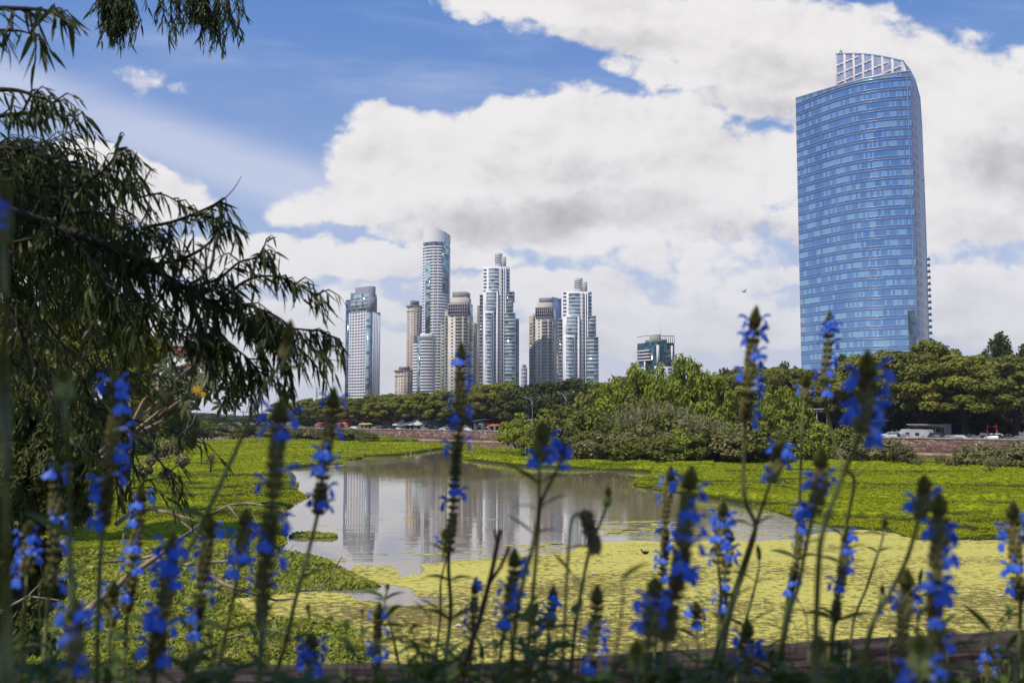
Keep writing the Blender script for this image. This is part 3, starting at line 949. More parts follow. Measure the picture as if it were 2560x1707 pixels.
# ---- the two stepped white towers with curved glazed bays
def stepped(name, label, P, Y):
    """P(x, y) maps the design sheet (x 0..350, y 0..1210) to the picture"""
    px = lambda x: P(x, 0)[0]; py = lambda y: P(0, y)[1]
    cxp = px(170); O = at(cxp, 1000, Y)
    root = empty(name, (O[0], O[1], 0), 0, label, 'skyscraper')
    X_ = lambda x: (px(x) - 1280) / F * O[1] / 1.0 - O[0]
    z = lambda y: at(cxp, py(y), Y)[2]

    def bx(nm, mt, x0, x1, y0, y1, f0, f1, lab=None):     # depth f0 (front) .. f1 (back)
        m = MB(); m.box(X_(x0), X_(x1), f0, f1, z(y1) if y1 is not None else PZ, z(y0)); o = m.build(nm, mt, root)
        if lab: o['label'] = lab
        return o
    bx('core', WHITE, 30, 262, 130, None, 4, 26)
    m = MB()                                               # round cap
    n = 24; th = np.linspace(0, 2 * math.pi, n, endpoint=False); cx, r = X_(163), (X_(196) - X_(130)) * .5
    m.prism([(cx + r * math.cos(q), 14 + r * math.sin(q)) for q in th], z(140), z(6)); m.build('cap', mat('cap_render', (.58, .56, .55), (.66, .64, .63), .1), root)
    bx('cap_fin', CONC, 190, 228, 40 if Y > 990 else 40, 135, 8, 16)
    for k in range(4): 
        m = MB(); ring_seg(m, cx, 14, r + .4, r + .4, -math.pi * .95, -math.pi * .35, z(100 - k * 20), z(94 - k * 20), .9, 8); m.build('cap_ring', WHITE, root)
        m = MB(); ring_seg(m, cx, 14, r + .06, r + .06, -math.pi * .95, -math.pi * .35, z(94 - k * 20), z(86 - k * 20), .4, 8); m.build('cap_window', GDARK, root)

    def bay(x0, x1, y0, y1, f, bulge, fhp, mt=GTEAL, nm='bay'):   # curved bay: glass body and white slabs
        xa, xb = X_(x0), X_(x1); w = (xb - xa) / 2; c = (xa + xb) / 2
        z1 = z(y0); z0 = z(y1) if y1 is not None else PZ
        n = 8; th = np.linspace(-math.pi, 0, n + 1)
        m = MB(); m.prism([(c + w * math.cos(q), f + bulge * math.sin(q)) for q in th] + [(xb, f + 8), (xa, f + 8)], z0, z1); m.build(nm, mt, root)
        zz = z1 - .35; 
        while zz > z0:
            m = MB(); ring_seg(m, c, f, w + .35, bulge + .45, -math.pi, 0, zz - .55, zz + .35, 1.2, 8); m.build('floor_slab', WHITE, root)
            zz -= fhp
    def flat(x0, x1, y0, y1, f, fhp, mt=GTEAL, slab=CONC, nm='glazed_side'):
        xa, xb = X_(x0), X_(x1); z1 = z(y0); z0 = z(y1) if y1 is not None else PZ
        m = MB(); m.box(xa, xb, f, f + 18, z0, z1); m.build(nm, mt, root)
        zz = z1 - .3
        while zz > z0:
            m = MB(); m.box(xa - .5, xb + .5, f - .7, f + 1, zz - .5, zz + .3); m.build('balcony_slab', slab, root); zz -= fhp
    fh_ = 3.35
    bay(78, 172, 145, 340, 3, 2.4, fh_)                    # upper bay
    bx('upper_fin', WHITE, 172, 190, 132, 1200, 1.5, 5)
    bx('shoulder', WHITE, 52, 160, 338, 520, 1, 5)
    bay(60, 145, 352, 500, 0.2, 2.2, fh_)
    bx('shoulder', WHITE, 42, 125, 512, None, -1.2, 5)
    bay(52, 106, 528, None, -1.6, 2.0, fh_)
    bx('white_pier', WHITE, 145, 160, 350, None, -.5, 5)
    # window slots between the piers: a strip of windows and spandrels each
    for x0 in (112, 134, 176):
        top = z(520 if x0 < 120 else (352 if x0 < 150 else 150))
        f0 = -1.28 if x0 == 112 else (.9 if x0 == 134 else 1.42)
        m = MB(); m.box(X_(x0 + 2), X_(x0 + 9), f0, f0 + .5, PZ, top); m.build('window_strip', SLOT, root)
    for x0, x1 in ((194, 206), (212, 222)):
        bx('white_pier', WHITE, x1, x1 + 7, 135, None, 1, 5)
        m = MB(); m.box(X_(x0), X_(x1), 3.9, 4.3, PZ, z(150)); m.build('window_strip', SLOT, root)
    zz = z(345)
    while zz < z(150):
        m = MB(); m.box(X_(236), X_(258), 3.9, 4.3, zz, zz + 1.8); m.build('window', GDARK, root)
        m = MB(); m.box(X_(34), X_(60), 3.9, 4.3, zz, zz + 1.8); m.build('window', GDARK, root); zz += fh_
    flat(218, 290, 345, 530, 2, fh_)
    flat(218, 307, 530, None, 0, fh_)
    flat(2, 30, 368, None, 5, fh_, GDARK)
    return root, bx, X_, z


rt, bx, X_, z = stepped('stepped_tower', 'large stepped white tower with curved glazed bays and a round cap, middle of the skyline', lambda x, y: (1198 + x / 3.4075, 627 + y / 3.4075), 940)
bx('side_wing', OLIVE, 309, 340, 572, None, 6, 20)
zz = PZ + 3
while zz < z(585):
    m = MB(); m.box(X_(312), X_(338), 5.9, 6.3, zz, zz + 1.8); m.build('wing_window', GTEAL, rt); zz += 3.3
bx('roof_terrace', CONC, 262, 302, 340, 420, 8, 20)
bx('rear_wing', BROWNR, -23, 4, 455, None, 12, 24)
rt, bx, X_, z = stepped('stepped_tower', 'narrower stepped white tower with vertical fins, rightmost of the downtown cluster', lambda x, y: (1398 + x / 3.12, 690 + y * .288), 900)

# ---- angular glass tower with a peach foot
T = Tw('angular_tower', 1380, 1391, 1412, 1060, 30, 'angular blue grey glass tower with a peach stone foot, wedged between two pale towers', 'skyscraper')
z = T.z
m = MB(); W_, D_ = T.W, T.D
v = np.array([(0, 0, z(884)), (W_, 0, z(884)), (W_, -D_, z(884)), (0, -D_, z(884)), (0, 0, z(772)), (W_, 0, z(741)), (W_, -D_, z(741)), (0, -D_, z(741))], float)
m.add(v, [(0, 1, 5, 4), (1, 2, 6, 5), (2, 3, 7, 6), (3, 0, 4, 7), (4, 5, 6, 7)])
m.build('glass_body', mat('grey_blue_glass', (.10, .14, .24), (.16, .20, .30), .1, .15, spec=.9), T.root)
T.part('stone_foot', PEACH, -.3, W_ + .3, -.3, D_, PZ, z(884) + .02)
T.slabs('R', 0, D_, z(882), z(800), 4.4, 2.4, mat('lilac_panel', (.30, .29, .34)), out=.35, name='spandrel')
zz = PZ + 3
while zz < z(888):
    m = MB()
    for i in range(5): T.box(m, -.36, -.2, D_ * (i + .3) / 5, D_ * (i + .7) / 5, zz, zz + 2)
    m.build('window_row', GDARK, T.root); zz += 5

# ---- small far building between them
T = Tw('distant_block', 1303, 1309, 1318, 1300, 35, 'small far pinkish building seen in the gap between two towers', 'building')
T.part('wall', mat('pinkish_render', (.42, .36, .38)), 0, T.W, 0, T.D, PZ, T.z(918)); T.part('roof_block', GREYR, 1, T.W - 1, 1, T.D - 1, T.z(918), T.z(911))
zz = PZ + 4
while zz < T.z(921):
    m = MB(); T.box(m, .5, T.W - .5, -.1, .1, zz, zz + 2); T.box(m, -.1, .1, .6, T.D - .6, zz, zz + 2); m.build('window_row', GDARK, T.root); zz += 5
T = Tw('distant_block', 1178, 1186, 1198, 1150, 35, 'low far grey building just left of the large stepped tower', 'building')
T.part('wall', CONC, 0, T.W, 0, T.D, PZ, T.z(962)); T.part('roof_block', GREYR, 1, T.W - 1, 1, T.D - 1, T.z(962), T.z(956))
for k in range(5): T.part('window_row', GDARK, .5, T.W - .5, -.1, .1, 8 + k * 5, 10.4 + k * 5)
T = Tw('distant_block', 572, 580, 590, 900, 35, 'low far pale building above the distant trees on the left', 'building')
T.part('wall', CONC, 0, T.W, 0, T.D, PZ, T.z(1033)); T.part('roof_block', WHITE, -.5, T.W + .5, -.5, T.D + .5, T.z(1036), T.z(1031.5)); T.part('window_row', GDARK, .5, T.W - .5, -.1, .1, 6, 7.6)

# ---- dark green glass block with white balconies
T = Tw('glass_block', 1594, 1634, 1687, 620, 62, 'short dark green glass block with white curved balconies behind the willows', 'office block')
z = T.z; W_, D_ = T.W, T.D
T.part('glass_body', GGREEN, 0, W_, 0, D_, PZ, z(855))
T.slabs('R', 0, D_, z(920), z(858), 3.4, .18, METAL, out=.1, name='floor_line')
T.slabs('L', 0, W_, z(940), z(858), 3.4, .18, METAL, out=.1, name='floor_line')
T.part('roof_room', OLIVE, 5, W_ - 5, 6, D_ * .6, z(855), z(833)); T.part('terrace', mat('terrace_panel', (.25, .27, .28)), 3, W_ - 3, 4, D_ - 4, z(855), z(846))
for i in range(12):
    m = MB(); q = D_ * i / 11; m.box(-.15, .15, -q - .12, -q + .12, z(855), z(838)); m.build('terrace_post', METAL, T.root)
T.part('terrace_rail', METAL, -.12, .12, 0, D_, z(838.5), z(837)); T.part('terrace_rail', METAL, 0, W_, -.12, .12, z(838.5), z(837))
T.part('white_pilaster', WHITE, -.5, .2, T.kr(1642), T.kr(1648.5), z(916), z(862)); T.part('white_pilaster', WHITE, -.5, .2, T.kr(1678.5), T.kr(1682.5), z(916), z(862))
T.part('white_panel', WHITE, -.45, .2, T.kr(1636), T.kr(1683), PZ, z(915))
for k in range(4):
    m = MB()
    for x0, x1 in ((1649, 1660), (1669.5, 1678)): m.box(-.52, -.3, -T.kr(x1), -T.kr(x0), z(923.5 + k * 8.6), z(919 + k * 8.6))
    m.build('window_row', GDARK, T.root)
for k, (y_, x0, x1) in enumerate([(875, 1600, 1627), (883, 1599, 1628), (891, 1601, 1630), (899, 1598, 1632)]):
    T.part('balcony', WHITE, T.kx(x1), T.kx(x0), -2.6, 0, z(y_ + 2.2), z(y_ - 1.0))
T.part('side_wing', GGREEN, T.kx(1622), T.kx(1588), -3, 2, PZ, z(904)); T.part('side_wing', GTEAL, 2, 9, D_ + .1, D_ + 5, PZ, z(900))
T.part('white_pier', WHITE, T.kx(1606), T.kx(1603), -3.3, -2.9, PZ, z(903)); T.part('white_pier', WHITE, T.kx(1623.5), T.kx(1621), -3.3, -2.9, PZ, z(903))
T.slabs('L', T.kx(1621), T.kx(1607), z(935), z(908), 3.4, 1.1, WHITE, out=3.25, name='wing_balcony')
antenna(T.root, W_ * .5, -12, z(833), 6)


# ---- the big blue glass tower
def big_tower():
    root0 = at(2140, 1000, 410)
    root = empty('glass_tower', (root0[0], root0[1], 0), 0, 'huge curved blue glass office tower with a slanted lattice screen on top', 'skyscraper')
    OX = np.array([root0[0], root0[1], 0.])
    n = 54
    # plan of the convex glass front, left to right
    tt = np.linspace(0, 1, n + 1)
    pxs = 1996.5 + (2286.5 - 1996.5) * tt
    Ys = 428 - 36 * tt - 9 * np.sin(np.pi * tt)
    top = np.interp(pxs, [1989, 2040, 2093, 2172, 2267, 2290], [248.5, 233, 217.5, 196.5, 180.5, 178])
    plan = np.array([at(px, 560, Y)[:2] for px, Y in zip(pxs, Ys)])
    ztop = np.array([at(px, ty, Y)[2] for px, ty, Y in zip(pxs, top, Ys)])
    zb = 0.5
    # curtain wall sheet with uv: u = pane, v = storey
    FH = 4.02
    nv = 40
    me_v = []; uvs = []
    for i in range(n + 1):
        for j in range(nv + 1):
            zz = min(zb + j * FH, ztop[i]) if j < nv else ztop[i]
            me_v.append((plan[i][0] - OX[0], plan[i][1] - OX[1], zz)); uvs.append((i, (zz - zb) / FH))
    f = [(i * (nv + 1) + j, (i + 1) * (nv + 1) + j, (i + 1) * (nv + 1) + j + 1, i * (nv + 1) + j + 1) for i in range(n) for j in range(nv)]
    m = MB(); m.add(me_v, f)
    cm = bpy.data.materials.new('blue_curtain_glass'); cm.use_nodes = True
    t = cm.node_tree; X.tree = t; b = t.nodes['Principled BSDF']
    b.inputs['Metallic'].default_value = .6; b.inputs['Roughness'].default_value = .10; b.inputs['Specular IOR Level'].default_value = .8
    un = t.nodes.new('ShaderNodeUVMap'); sp = t.nodes.new('ShaderNodeSeparateXYZ'); t.links.new(un.outputs[0], sp.inputs[0])
    uu, vv = X(sp.outputs[0]), X(sp.outputs[1])
    fu, fv = uu._m('FLOOR'), vv._m('FLOOR')
    fr_ = vv._m('FRACT'); fru = uu._m('FRACT')
    wn = t.nodes.new('ShaderNodeTexWhiteNoise'); wn.noise_dimensions = '2D'; t.links.new(comb(fu, fv), wn.inputs[0])
    wn2 = t.nodes.new('ShaderNodeTexWhiteNoise'); wn2.noise_dimensions = '2D'; t.links.new(comb((fu * .28)._m('FLOOR') + 9., fv), wn2.inputs[0])
    r1, r2 = X(wn.outputs['Value']), X(wn2.outputs['Value'])
    drop = r1 * .55 + .45 * r2
    blind = (drop.sm(.50, .54)) * (X._m(fr_, 'GREATER_THAN', .70 - drop * .62)) * X._m(fr_, 'LESS_THAN', .86)
    tone = noise(comb(uu * .07, vv * .13, 0.), 1.0, 3)
    glassc = mixc(tone.sm(.3, .7), (.15, .30, .56), (.24, .41, .66))
    glassc = mixc(r1 * .5, glassc, (.09, .20, .42))
    c_ = mixc(blind * .6, glassc, (.42, .66, .80))
    span = X._m(fr_, 'GREATER_THAN', .86)._m('MAXIMUM', X._m(fr_, 'LESS_THAN', .10))
    c_ = mixc(span * .55, c_, (.16, .27, .50))
    mull = X._m(fru, 'LESS_THAN', .07)
    c_ = mixc(mull * .5, c_, (.10, .16, .30))
    t.links.new(c_, b.inputs['Base Color'])
    o = m.build('curtain_wall', cm, root)
    uvl = o.data.uv_layers.new(name='UVMap')
    vi = np.zeros(len(o.data.loops), np.int32); o.data.loops.foreach_get('vertex_index', vi)
    uvl.data.foreach_set('uv', np.array(uvs, np.float32)[vi].ravel())
    # metal sun fins: two per storey
    fm = mat('fin_metal', (.62, .62, .68), rough=.35, metal=.4)
    nor = np.stack([np.gradient(plan[:, 1]), -np.gradient(plan[:, 0])], 1); nor /= np.linalg.norm(nor, axis=1)[:, None]
    k = 0
    for j in range(1, nv):
        for off in (0.0,):
            zz = zb + j * FH + off
            ok = np.where(ztop > zz + .8)[0]
            if len(ok) < 3: continue
            m = MB()
            for dz_ in (0.0, 1.1):
                P0 = plan[ok] - OX[:2] + nor[ok] * .03; P1 = plan[ok] - OX[:2] + nor[ok] * .38
                nk = len(ok); v = np.vstack([np.c_[P0, np.full(nk, zz + dz_ + .13)], np.c_[P1, np.full(nk, zz + dz_ + .08)], np.c_[P1, np.full(nk, zz + dz_)], np.c_[P0, np.full(nk, zz + dz_ - .04)]])
                fs = [(a * nk + i, a * nk + i + 1, (a + 1) * nk + i + 1, (a + 1) * nk + i) for a in range(3) for i in range(nk - 1)]
                m.add(v, fs)
            m.build('sun_fin', fm, root)
    # top edge trim and left edge fin
    m = MB(); m.tube(np.c_[plan - OX[:2], ztop + .1], .28, 5); m.build('top_trim', fm, root)
    m = MB(); m.tube([(plan[0][0] - OX[0], plan[0][1] - OX[1], 0), (plan[0][0] - OX[0], plan[0][1] - OX[1], ztop[0])], .13, 5); m.build('edge_trim', mat('pink_trim', (.45, .30, .30), rough=.5), root)

    # stone clad side: ruled between the right glass edge and an outer edge
    stn = bpy.data.materials.new('pink_stone_lattice'); stn.use_nodes = True
    t = stn.node_tree; X.tree = t; b = t.nodes['Principled BSDF']; b.inputs['Roughness'].default_value = .35; b.inputs['Specular IOR Level'].default_value = .6
    un = t.nodes.new('ShaderNodeUVMap'); sp = t.nodes.new('ShaderNodeSeparateXYZ'); t.links.new(un.outputs[0], sp.inputs[0])
    uu, vv = X(sp.outputs[0]), X(sp.outputs[1])
    win = (X._m(uu._m('FRACT'), 'GREATER_THAN', .30)) * (X._m(uu._m('FRACT'), 'LESS_THAN', .92)) * X._m(vv._m('FRACT'), 'GREATER_THAN', .34) * X._m(vv._m('FRACT'), 'LESS_THAN', .9)
    wn = t.nodes.new('ShaderNodeTexWhiteNoise'); wn.noise_dimensions = '2D'; t.links.new(comb(uu._m('FLOOR'), vv._m('FLOOR')), wn.inputs[0])
    c_ = mixc(win * .8, mixc(vv._m('FRACT').sm(.0, .2) * .6, (.60, .49, .47), (.50, .42, .43)), mixc(X(wn.outputs['Value']), (.16, .18, .27), (.34, .34, .42)))
    t.links.new(c_, b.inputs['Base Color'])
    ey = [153, 175, 200, 246, 325, 451, 587, 867, 1000]
    ex = [2257, 2274, 2287, 2299, 2304, 2309, 2314, 2322, 2324]
    ix = np.interp(ey, [180, 900, 1000], [2267, 2291, 2293]); ix[0] = 2257 - 1; ix[1] = 2265.5
    rows = []
    steps = np.array([0, .25, .5, .75, 1.0])
    R0 = plan[-1]
    ys_ = np.unique(np.concatenate([np.array(ey, float), np.arange(153, 1000, 11.0)]))
    for y_ in ys_:
        xo_ = np.interp(y_, ey, ex); xi_ = np.interp(y_, [153, 175, 184, 900, 1000], [2256.5, 2265, 2267.5, 2291, 2293])
        rows.append([np.array(at(xi_ + (xo_ - xi_) * math.sin(s_ * math.pi / 2), y_, 392 + 30 * (1 - math.cos(s_ * math.pi / 2)))) - OX for s_ in steps])
    rows = np.array(rows); nr_, nc_ = rows.shape[:2]
    m = MB(); m.add(rows.reshape(-1, 3), [(i * nc_ + j, i * nc_ + j + 1, (i + 1) * nc_ + j + 1, (i + 1) * nc_ + j) for i in range(nr_ - 1) for j in range(nc_ - 1)])
    o = m.build('stone_side', stn, root)
    uvl = o.data.uv_layers.new(name='UVMap'); vi = np.zeros(len(o.data.loops), np.int32); o.data.loops.foreach_get('vertex_index', vi)
    uvv = np.array([[(j * 1.0, rows[i, j, 2] / 4.02) for j in range(nc_)] for i in range(nr_)], np.float32).reshape(-1, 2)
    uvl.data.foreach_set('uv', uvv[vi].ravel())
    # trim where glass meets stone and along the outer edge
    m = MB(); m.tube(rows[3:, 0], .22, 5); m.build('edge_trim', mat('blue_trim', (.30, .42, .52), rough=.3, metal=.4), root)
    m = MB(); m.tube(rows[:, -1], .35, 5); m.build('edge_trim', mat('aqua_trim', (.28, .48, .52), rough=.3, metal=.4), root)
    # dark glass notch low on the right of the front, glass slot high on the side
    m = MB()
    q = [at(2273, 776, 391.0) - OX, at(2289, 776, 388.6) - OX, at(2292, 905, 388.6) - OX, at(2277.5, 905, 391.0) - OX]
    m.quads(np.array([q])); back = np.array(q) + np.array([0, 1.5, 0]); m.quads(np.array([back]))
    for i in range(4): m.quads(np.array([[q[i], q[(i + 1) % 4], back[(i + 1) % 4], back[i]]]))
    m.build('dark_glass_notch', mat('notch_glass', (.04, .06, .09), (.10, .14, .18), .25, .1), root)
    m = MB()
    q = np.array([at(2291, 308, 407) - OX, at(2303.5, 322, 416) - OX, at(2309.3, 452, 416) - OX, at(2297, 437, 407) - OX])
    q2 = q + np.array([1.2, 2., 0]); m.quads(q[None]); m.quads(q2[None])
    for i in range(4): m.quads(np.array([[q[i], q[(i + 1) % 4], q2[(i + 1) % 4], q2[i]]]))
    m.build('side_glass_slot', mat('slot_glass', (.10, .12, .20), (.22, .22, .30), .3, .1, spec=.9), root)
    m = MB(); m.tube([q[0], q[3], q[2]], .25, 4); m.build('slot_frame', mat('slot_frame_metal', (.03, .04, .05)), root)
    # the lattice screen on top, standing behind the glass front
    A = at(2089, 136, 432); B = at(2257, 153, 398)
    zbot = at(2089, 250, 432)[2] - 6
    d = (B - A)[:2]; L = np.linalg.norm(d); d /= L; nn = np.array([d[1], -d[0]])
    lat = mat('pink_lattice', (.66, .58, .57), (.74, .66, .65), .2, .6)
    def top_at(s_): return A[2] + (B[2] - A[2]) * (s_ / L) + 1.3 * math.sin(math.pi * s_ / L)
    def bar(s0, s1, z0, z1, e0, e1):
        p0 = A[:2] + d * s0 - OX[:2]; p1 = A[:2] + d * s1 - OX[:2]
        m.add([(*(p0 + nn * e0), z0), (*(p1 + nn * e0), z0), (*(p1 + nn * e1), z0), (*(p0 + nn * e1), z0), (*(p0 + nn * e0), z1), (*(p1 + nn * e0), z1), (*(p1 + nn * e1), z1), (*(p0 + nn * e1), z1)],
              [(3, 2, 1, 0), (4, 5, 6, 7), (0, 1, 5, 4), (1, 2, 6, 5), (2, 3, 7, 6), (3, 0, 4, 7)])
    for k in range(8):
        s_ = L * k / 7
        m = MB(); bar(max(0, s_ - .55), min(L, s_ + .55), zbot, top_at(s_) - .1, -.15, .3); m.build('lattice_pier', lat, root)
    for k in range(7):
        zz = A[2] - 1.2 - k * 3.95
        m = MB()
        for i in range(14):
            s0, s1 = L * i / 14, L * (i + 1) / 14
            if top_at(s1) > zz + .5: bar(s0, s1 - .001, zz - .9, min(zz, top_at(s1)), -.12, .22)
        m.build('lattice_beam', lat, root)
    m = MB(); m.tube([(*(A[:2] + d * s_ - OX[:2]), top_at(s_)) for s_ in np.linspace(0, L, 12)], .35, 5); m.build('lattice_cap', mat('aqua_trim', (.28, .48, .52)), root)
    m = MB()
    for i in range(14):
        s0, s1 = L * i / 14, L * (i + 1) / 14
        p0 = A[:2] + d * s0 - OX[:2]; p1 = A[:2] + d * s1 - OX[:2]
        m.quads(np.array([[(*p0, zbot), (*p1, zbot), (*p1, top_at(s1) - .2), (*p0, top_at(s0) - .2)]]))
    m.build('screen_glass', mat('screen_glass', (.22, .28, .46), (.40, .44, .58), .12, .15, spec=.9), root)
    # back walls closing the body
    pl = [plan[0] - OX[:2], rows[-1, -1, :2], (rows[-1, -1, :2] + np.array([2, 22])), plan[0] - OX[:2] + np.array([11, 26])]
    m = MB()
    m.add([(*pl[0], 0), (*pl[3], 0), (*pl[3], ztop[0] - 3), (*pl[0], ztop[0])], [(0, 1, 2, 3)])
    m.add([(*pl[3], 0), (*pl[2], 0), (*pl[2], at(2299, 246, 425)[2]), (*pl[3], ztop[0] - 3)], [(0, 1, 2, 3)])
    m.add([(*pl[1], 0), (*pl[2], 0), (*pl[2], at(2299, 246, 425)[2] - 12), (*pl[1], at(2299, 246, 425)[2] - 12)], [(0, 1, 2, 3)])
    m.build('rear_wall', mat('rear_stone', (.36, .29, .28)), root)
    m = MB(); ball = OX; p = at(2102, 133.5, 431) - OX
    m.box(p[0] - .5, p[0] + .5, p[1] - .5, p[1] + .5, p[2] - 1, p[2] + .8); m.box(p[0] - .15, p[0] + .15, p[1] - .15, p[1] + .15, p[2] + .8, p[2] + 1.6); m.build('beacon', METAL, root)


big_tower()

# ---- balconied tower peeping out behind it
T = Tw('balcony_tower', 2296, 2304, 2326, 520, 30, 'dark balconied tower peeping out behind the right side of the huge blue one', 'apartment tower')
z = T.z; W_, D_ = T.W, T.D
T.part('core', mat('core_dark', (.05, .05, .055), (.09, .09, .1), .3, .3), 0, W_, 0, D_ - .5, PZ, z(626))
T.part('roof_block', CREAM, 1, W_ - 1, 2, D_ - 3.0, z(626), z(590)); T.part('roof_cap', METAL, .5, W_, 1, D_ - 1.5, z(589), z(587))
zz = z(626)
while zz > PZ + 4:
    T.part('balcony', GREYR, -1.7, 3, D_ - 4, D_ + 2.2, zz - .3, zz + .12); T.part('balcony_glass', GTEAL, -1.6, -1.45, D_ - 4, D_ + 2.1, zz + .12, zz + 1.15)
    T.part('side_rail', GTEAL, -1.4, 3, D_ + 1.95, D_ + 2.1, zz + .12, zz + 1.15); zz -= 3.45

# ---- masts on the left horizon
def mast(x, y0, y1, Y, label, arms=True):
    b_ = at(x, y0, Y); root = empty('radio_mast', (b_[0], b_[1], PZ), 0, label, 'mast')
    h = at(x, y1, Y)[2] - PZ
    m = MB()
    for q in range(3):
        c, s_ = math.cos(q * 2.094), math.sin(q * 2.094)
        m.tube([(c * 1.2, s_ * 1.2, 0), (c * .25, s_ * .25, h)], .12, 4)
    n = 14
    for k in range(n):
        z0, z1 = h * k / n, h * (k + 1) / n; r0, r1 = 1.2 - .95 * k / n, 1.2 - .95 * (k + 1) / n
        for q in range(3):
            m.tube([(math.cos(q * 2.094) * r0, math.sin(q * 2.094) * r0, z0), (math.cos((q + 1) * 2.094) * r1, math.sin((q + 1) * 2.094) * r1, z1)], .08, 4)
    m.build('lattice', METAL, root)
    m = MB()
    for k in range(4): m.box(-.9, .9, -.3, .3, h * (.62 + .1 * k), h * (.62 + .1 * k) + .6)
    m.build('aerial', METAL, root)
mast(791, 1030, 966, 900, 'thin lattice radio mast above the distant trees left of the gridded skyscraper')
b_ = at(608, 1050, 850); r_ = empty('crane', (b_[0], b_[1], PZ), 0, 'tiny far crane above the distant treeline, left', 'crane')
m = MB(); m.tube([(0, 0, 0), (0, 0, at(608, 1028, 850)[2] - PZ)], .5, 4); m.build('mast', METAL, r_)
m = MB(); zc = at(608, 1029, 850)[2] - PZ; m.tube([(-3, 0, zc), (7, 0, zc)], .35, 4); m.build('jib', METAL, r_)
# ================================================================== TREES BEHIND THE WALL
rsT = np.random.RandomState(11)


def leafmat(name, a, b, isl=.6):
    return mat(name, a, b, .25, .6, island=isl, transl=.25, spec=.25)


L_TIPA = leafmat('tipa_leaf', (.105, .118, .016), (.26, .255, .036))
L_TIPA2 = leafmat('tipa_leaf_yellow', (.15, .16, .015), (.33, .32, .04))
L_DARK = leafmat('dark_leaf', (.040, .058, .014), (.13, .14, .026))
L_WILLOW = leafmat('willow_leaf', (.16, .20, .012), (.36, .39, .035))
L_BUSH = leafmat('bush_leaf', (.09, .11, .016), (.26, .255, .035))
L_GREY = leafmat('grey_bush_leaf', (.15, .14, .045), (.32, .29, .11))
L_FAR = leafmat('far_leaf', (.085, .10, .04), (.14, .15, .07))


def clump(m, c, r, n, size, flat=.7, up=.35, aspect=1.5, mi=1, hang=0.0, rs=rsT):
    d = rand_unit(rs, n)
    rr = rs.uniform(.35, 1.0, n) ** .5
    p = c + d * rr[:, None] * np.array([r, r, r * flat])
    nr = d + rs.normal(size=(n, 3)) * .55 + np.array([0, 0, up])
    nr /= np.linalg.norm(nr, axis=1)[:, None]
    if hang:
        dr = np.tile(np.array([0, 0, -1.0]), (n, 1)) + rs.normal(size=(n, 3)) * .35
        p[:, 2] -= rs.uniform(0, 1, n) * hang
        m.quads(leaf_quads(rs, p, nr, size * rs.uniform(.6, 1.2, n), aspect, dr), mi)
    else:
        m.quads(leaf_quads(rs, p, nr, size * rs.uniform(.6, 1.25, n), aspect), mi)


def limb(m, p0, p1, r0, r1, bend=.15, k=6, seg=5, rs=rsT):
    p0, p1 = np.array(p0, float), np.array(p1, float)
    L = np.linalg.norm(p1 - p0)
    t_ = np.linspace(0, 1, seg + 1)
    off = rs.normal(size=3) * bend * L
    P = p0 + (p1 - p0) * t_[:, None] + off * (np.sin(np.pi * t_) * .5)[:, None]
    P[1:-1] += rs.normal(size=(seg - 1, 3)) * L * .02
    m.tube(P, r0 + (r1 - r0) * t_, k)
    return P


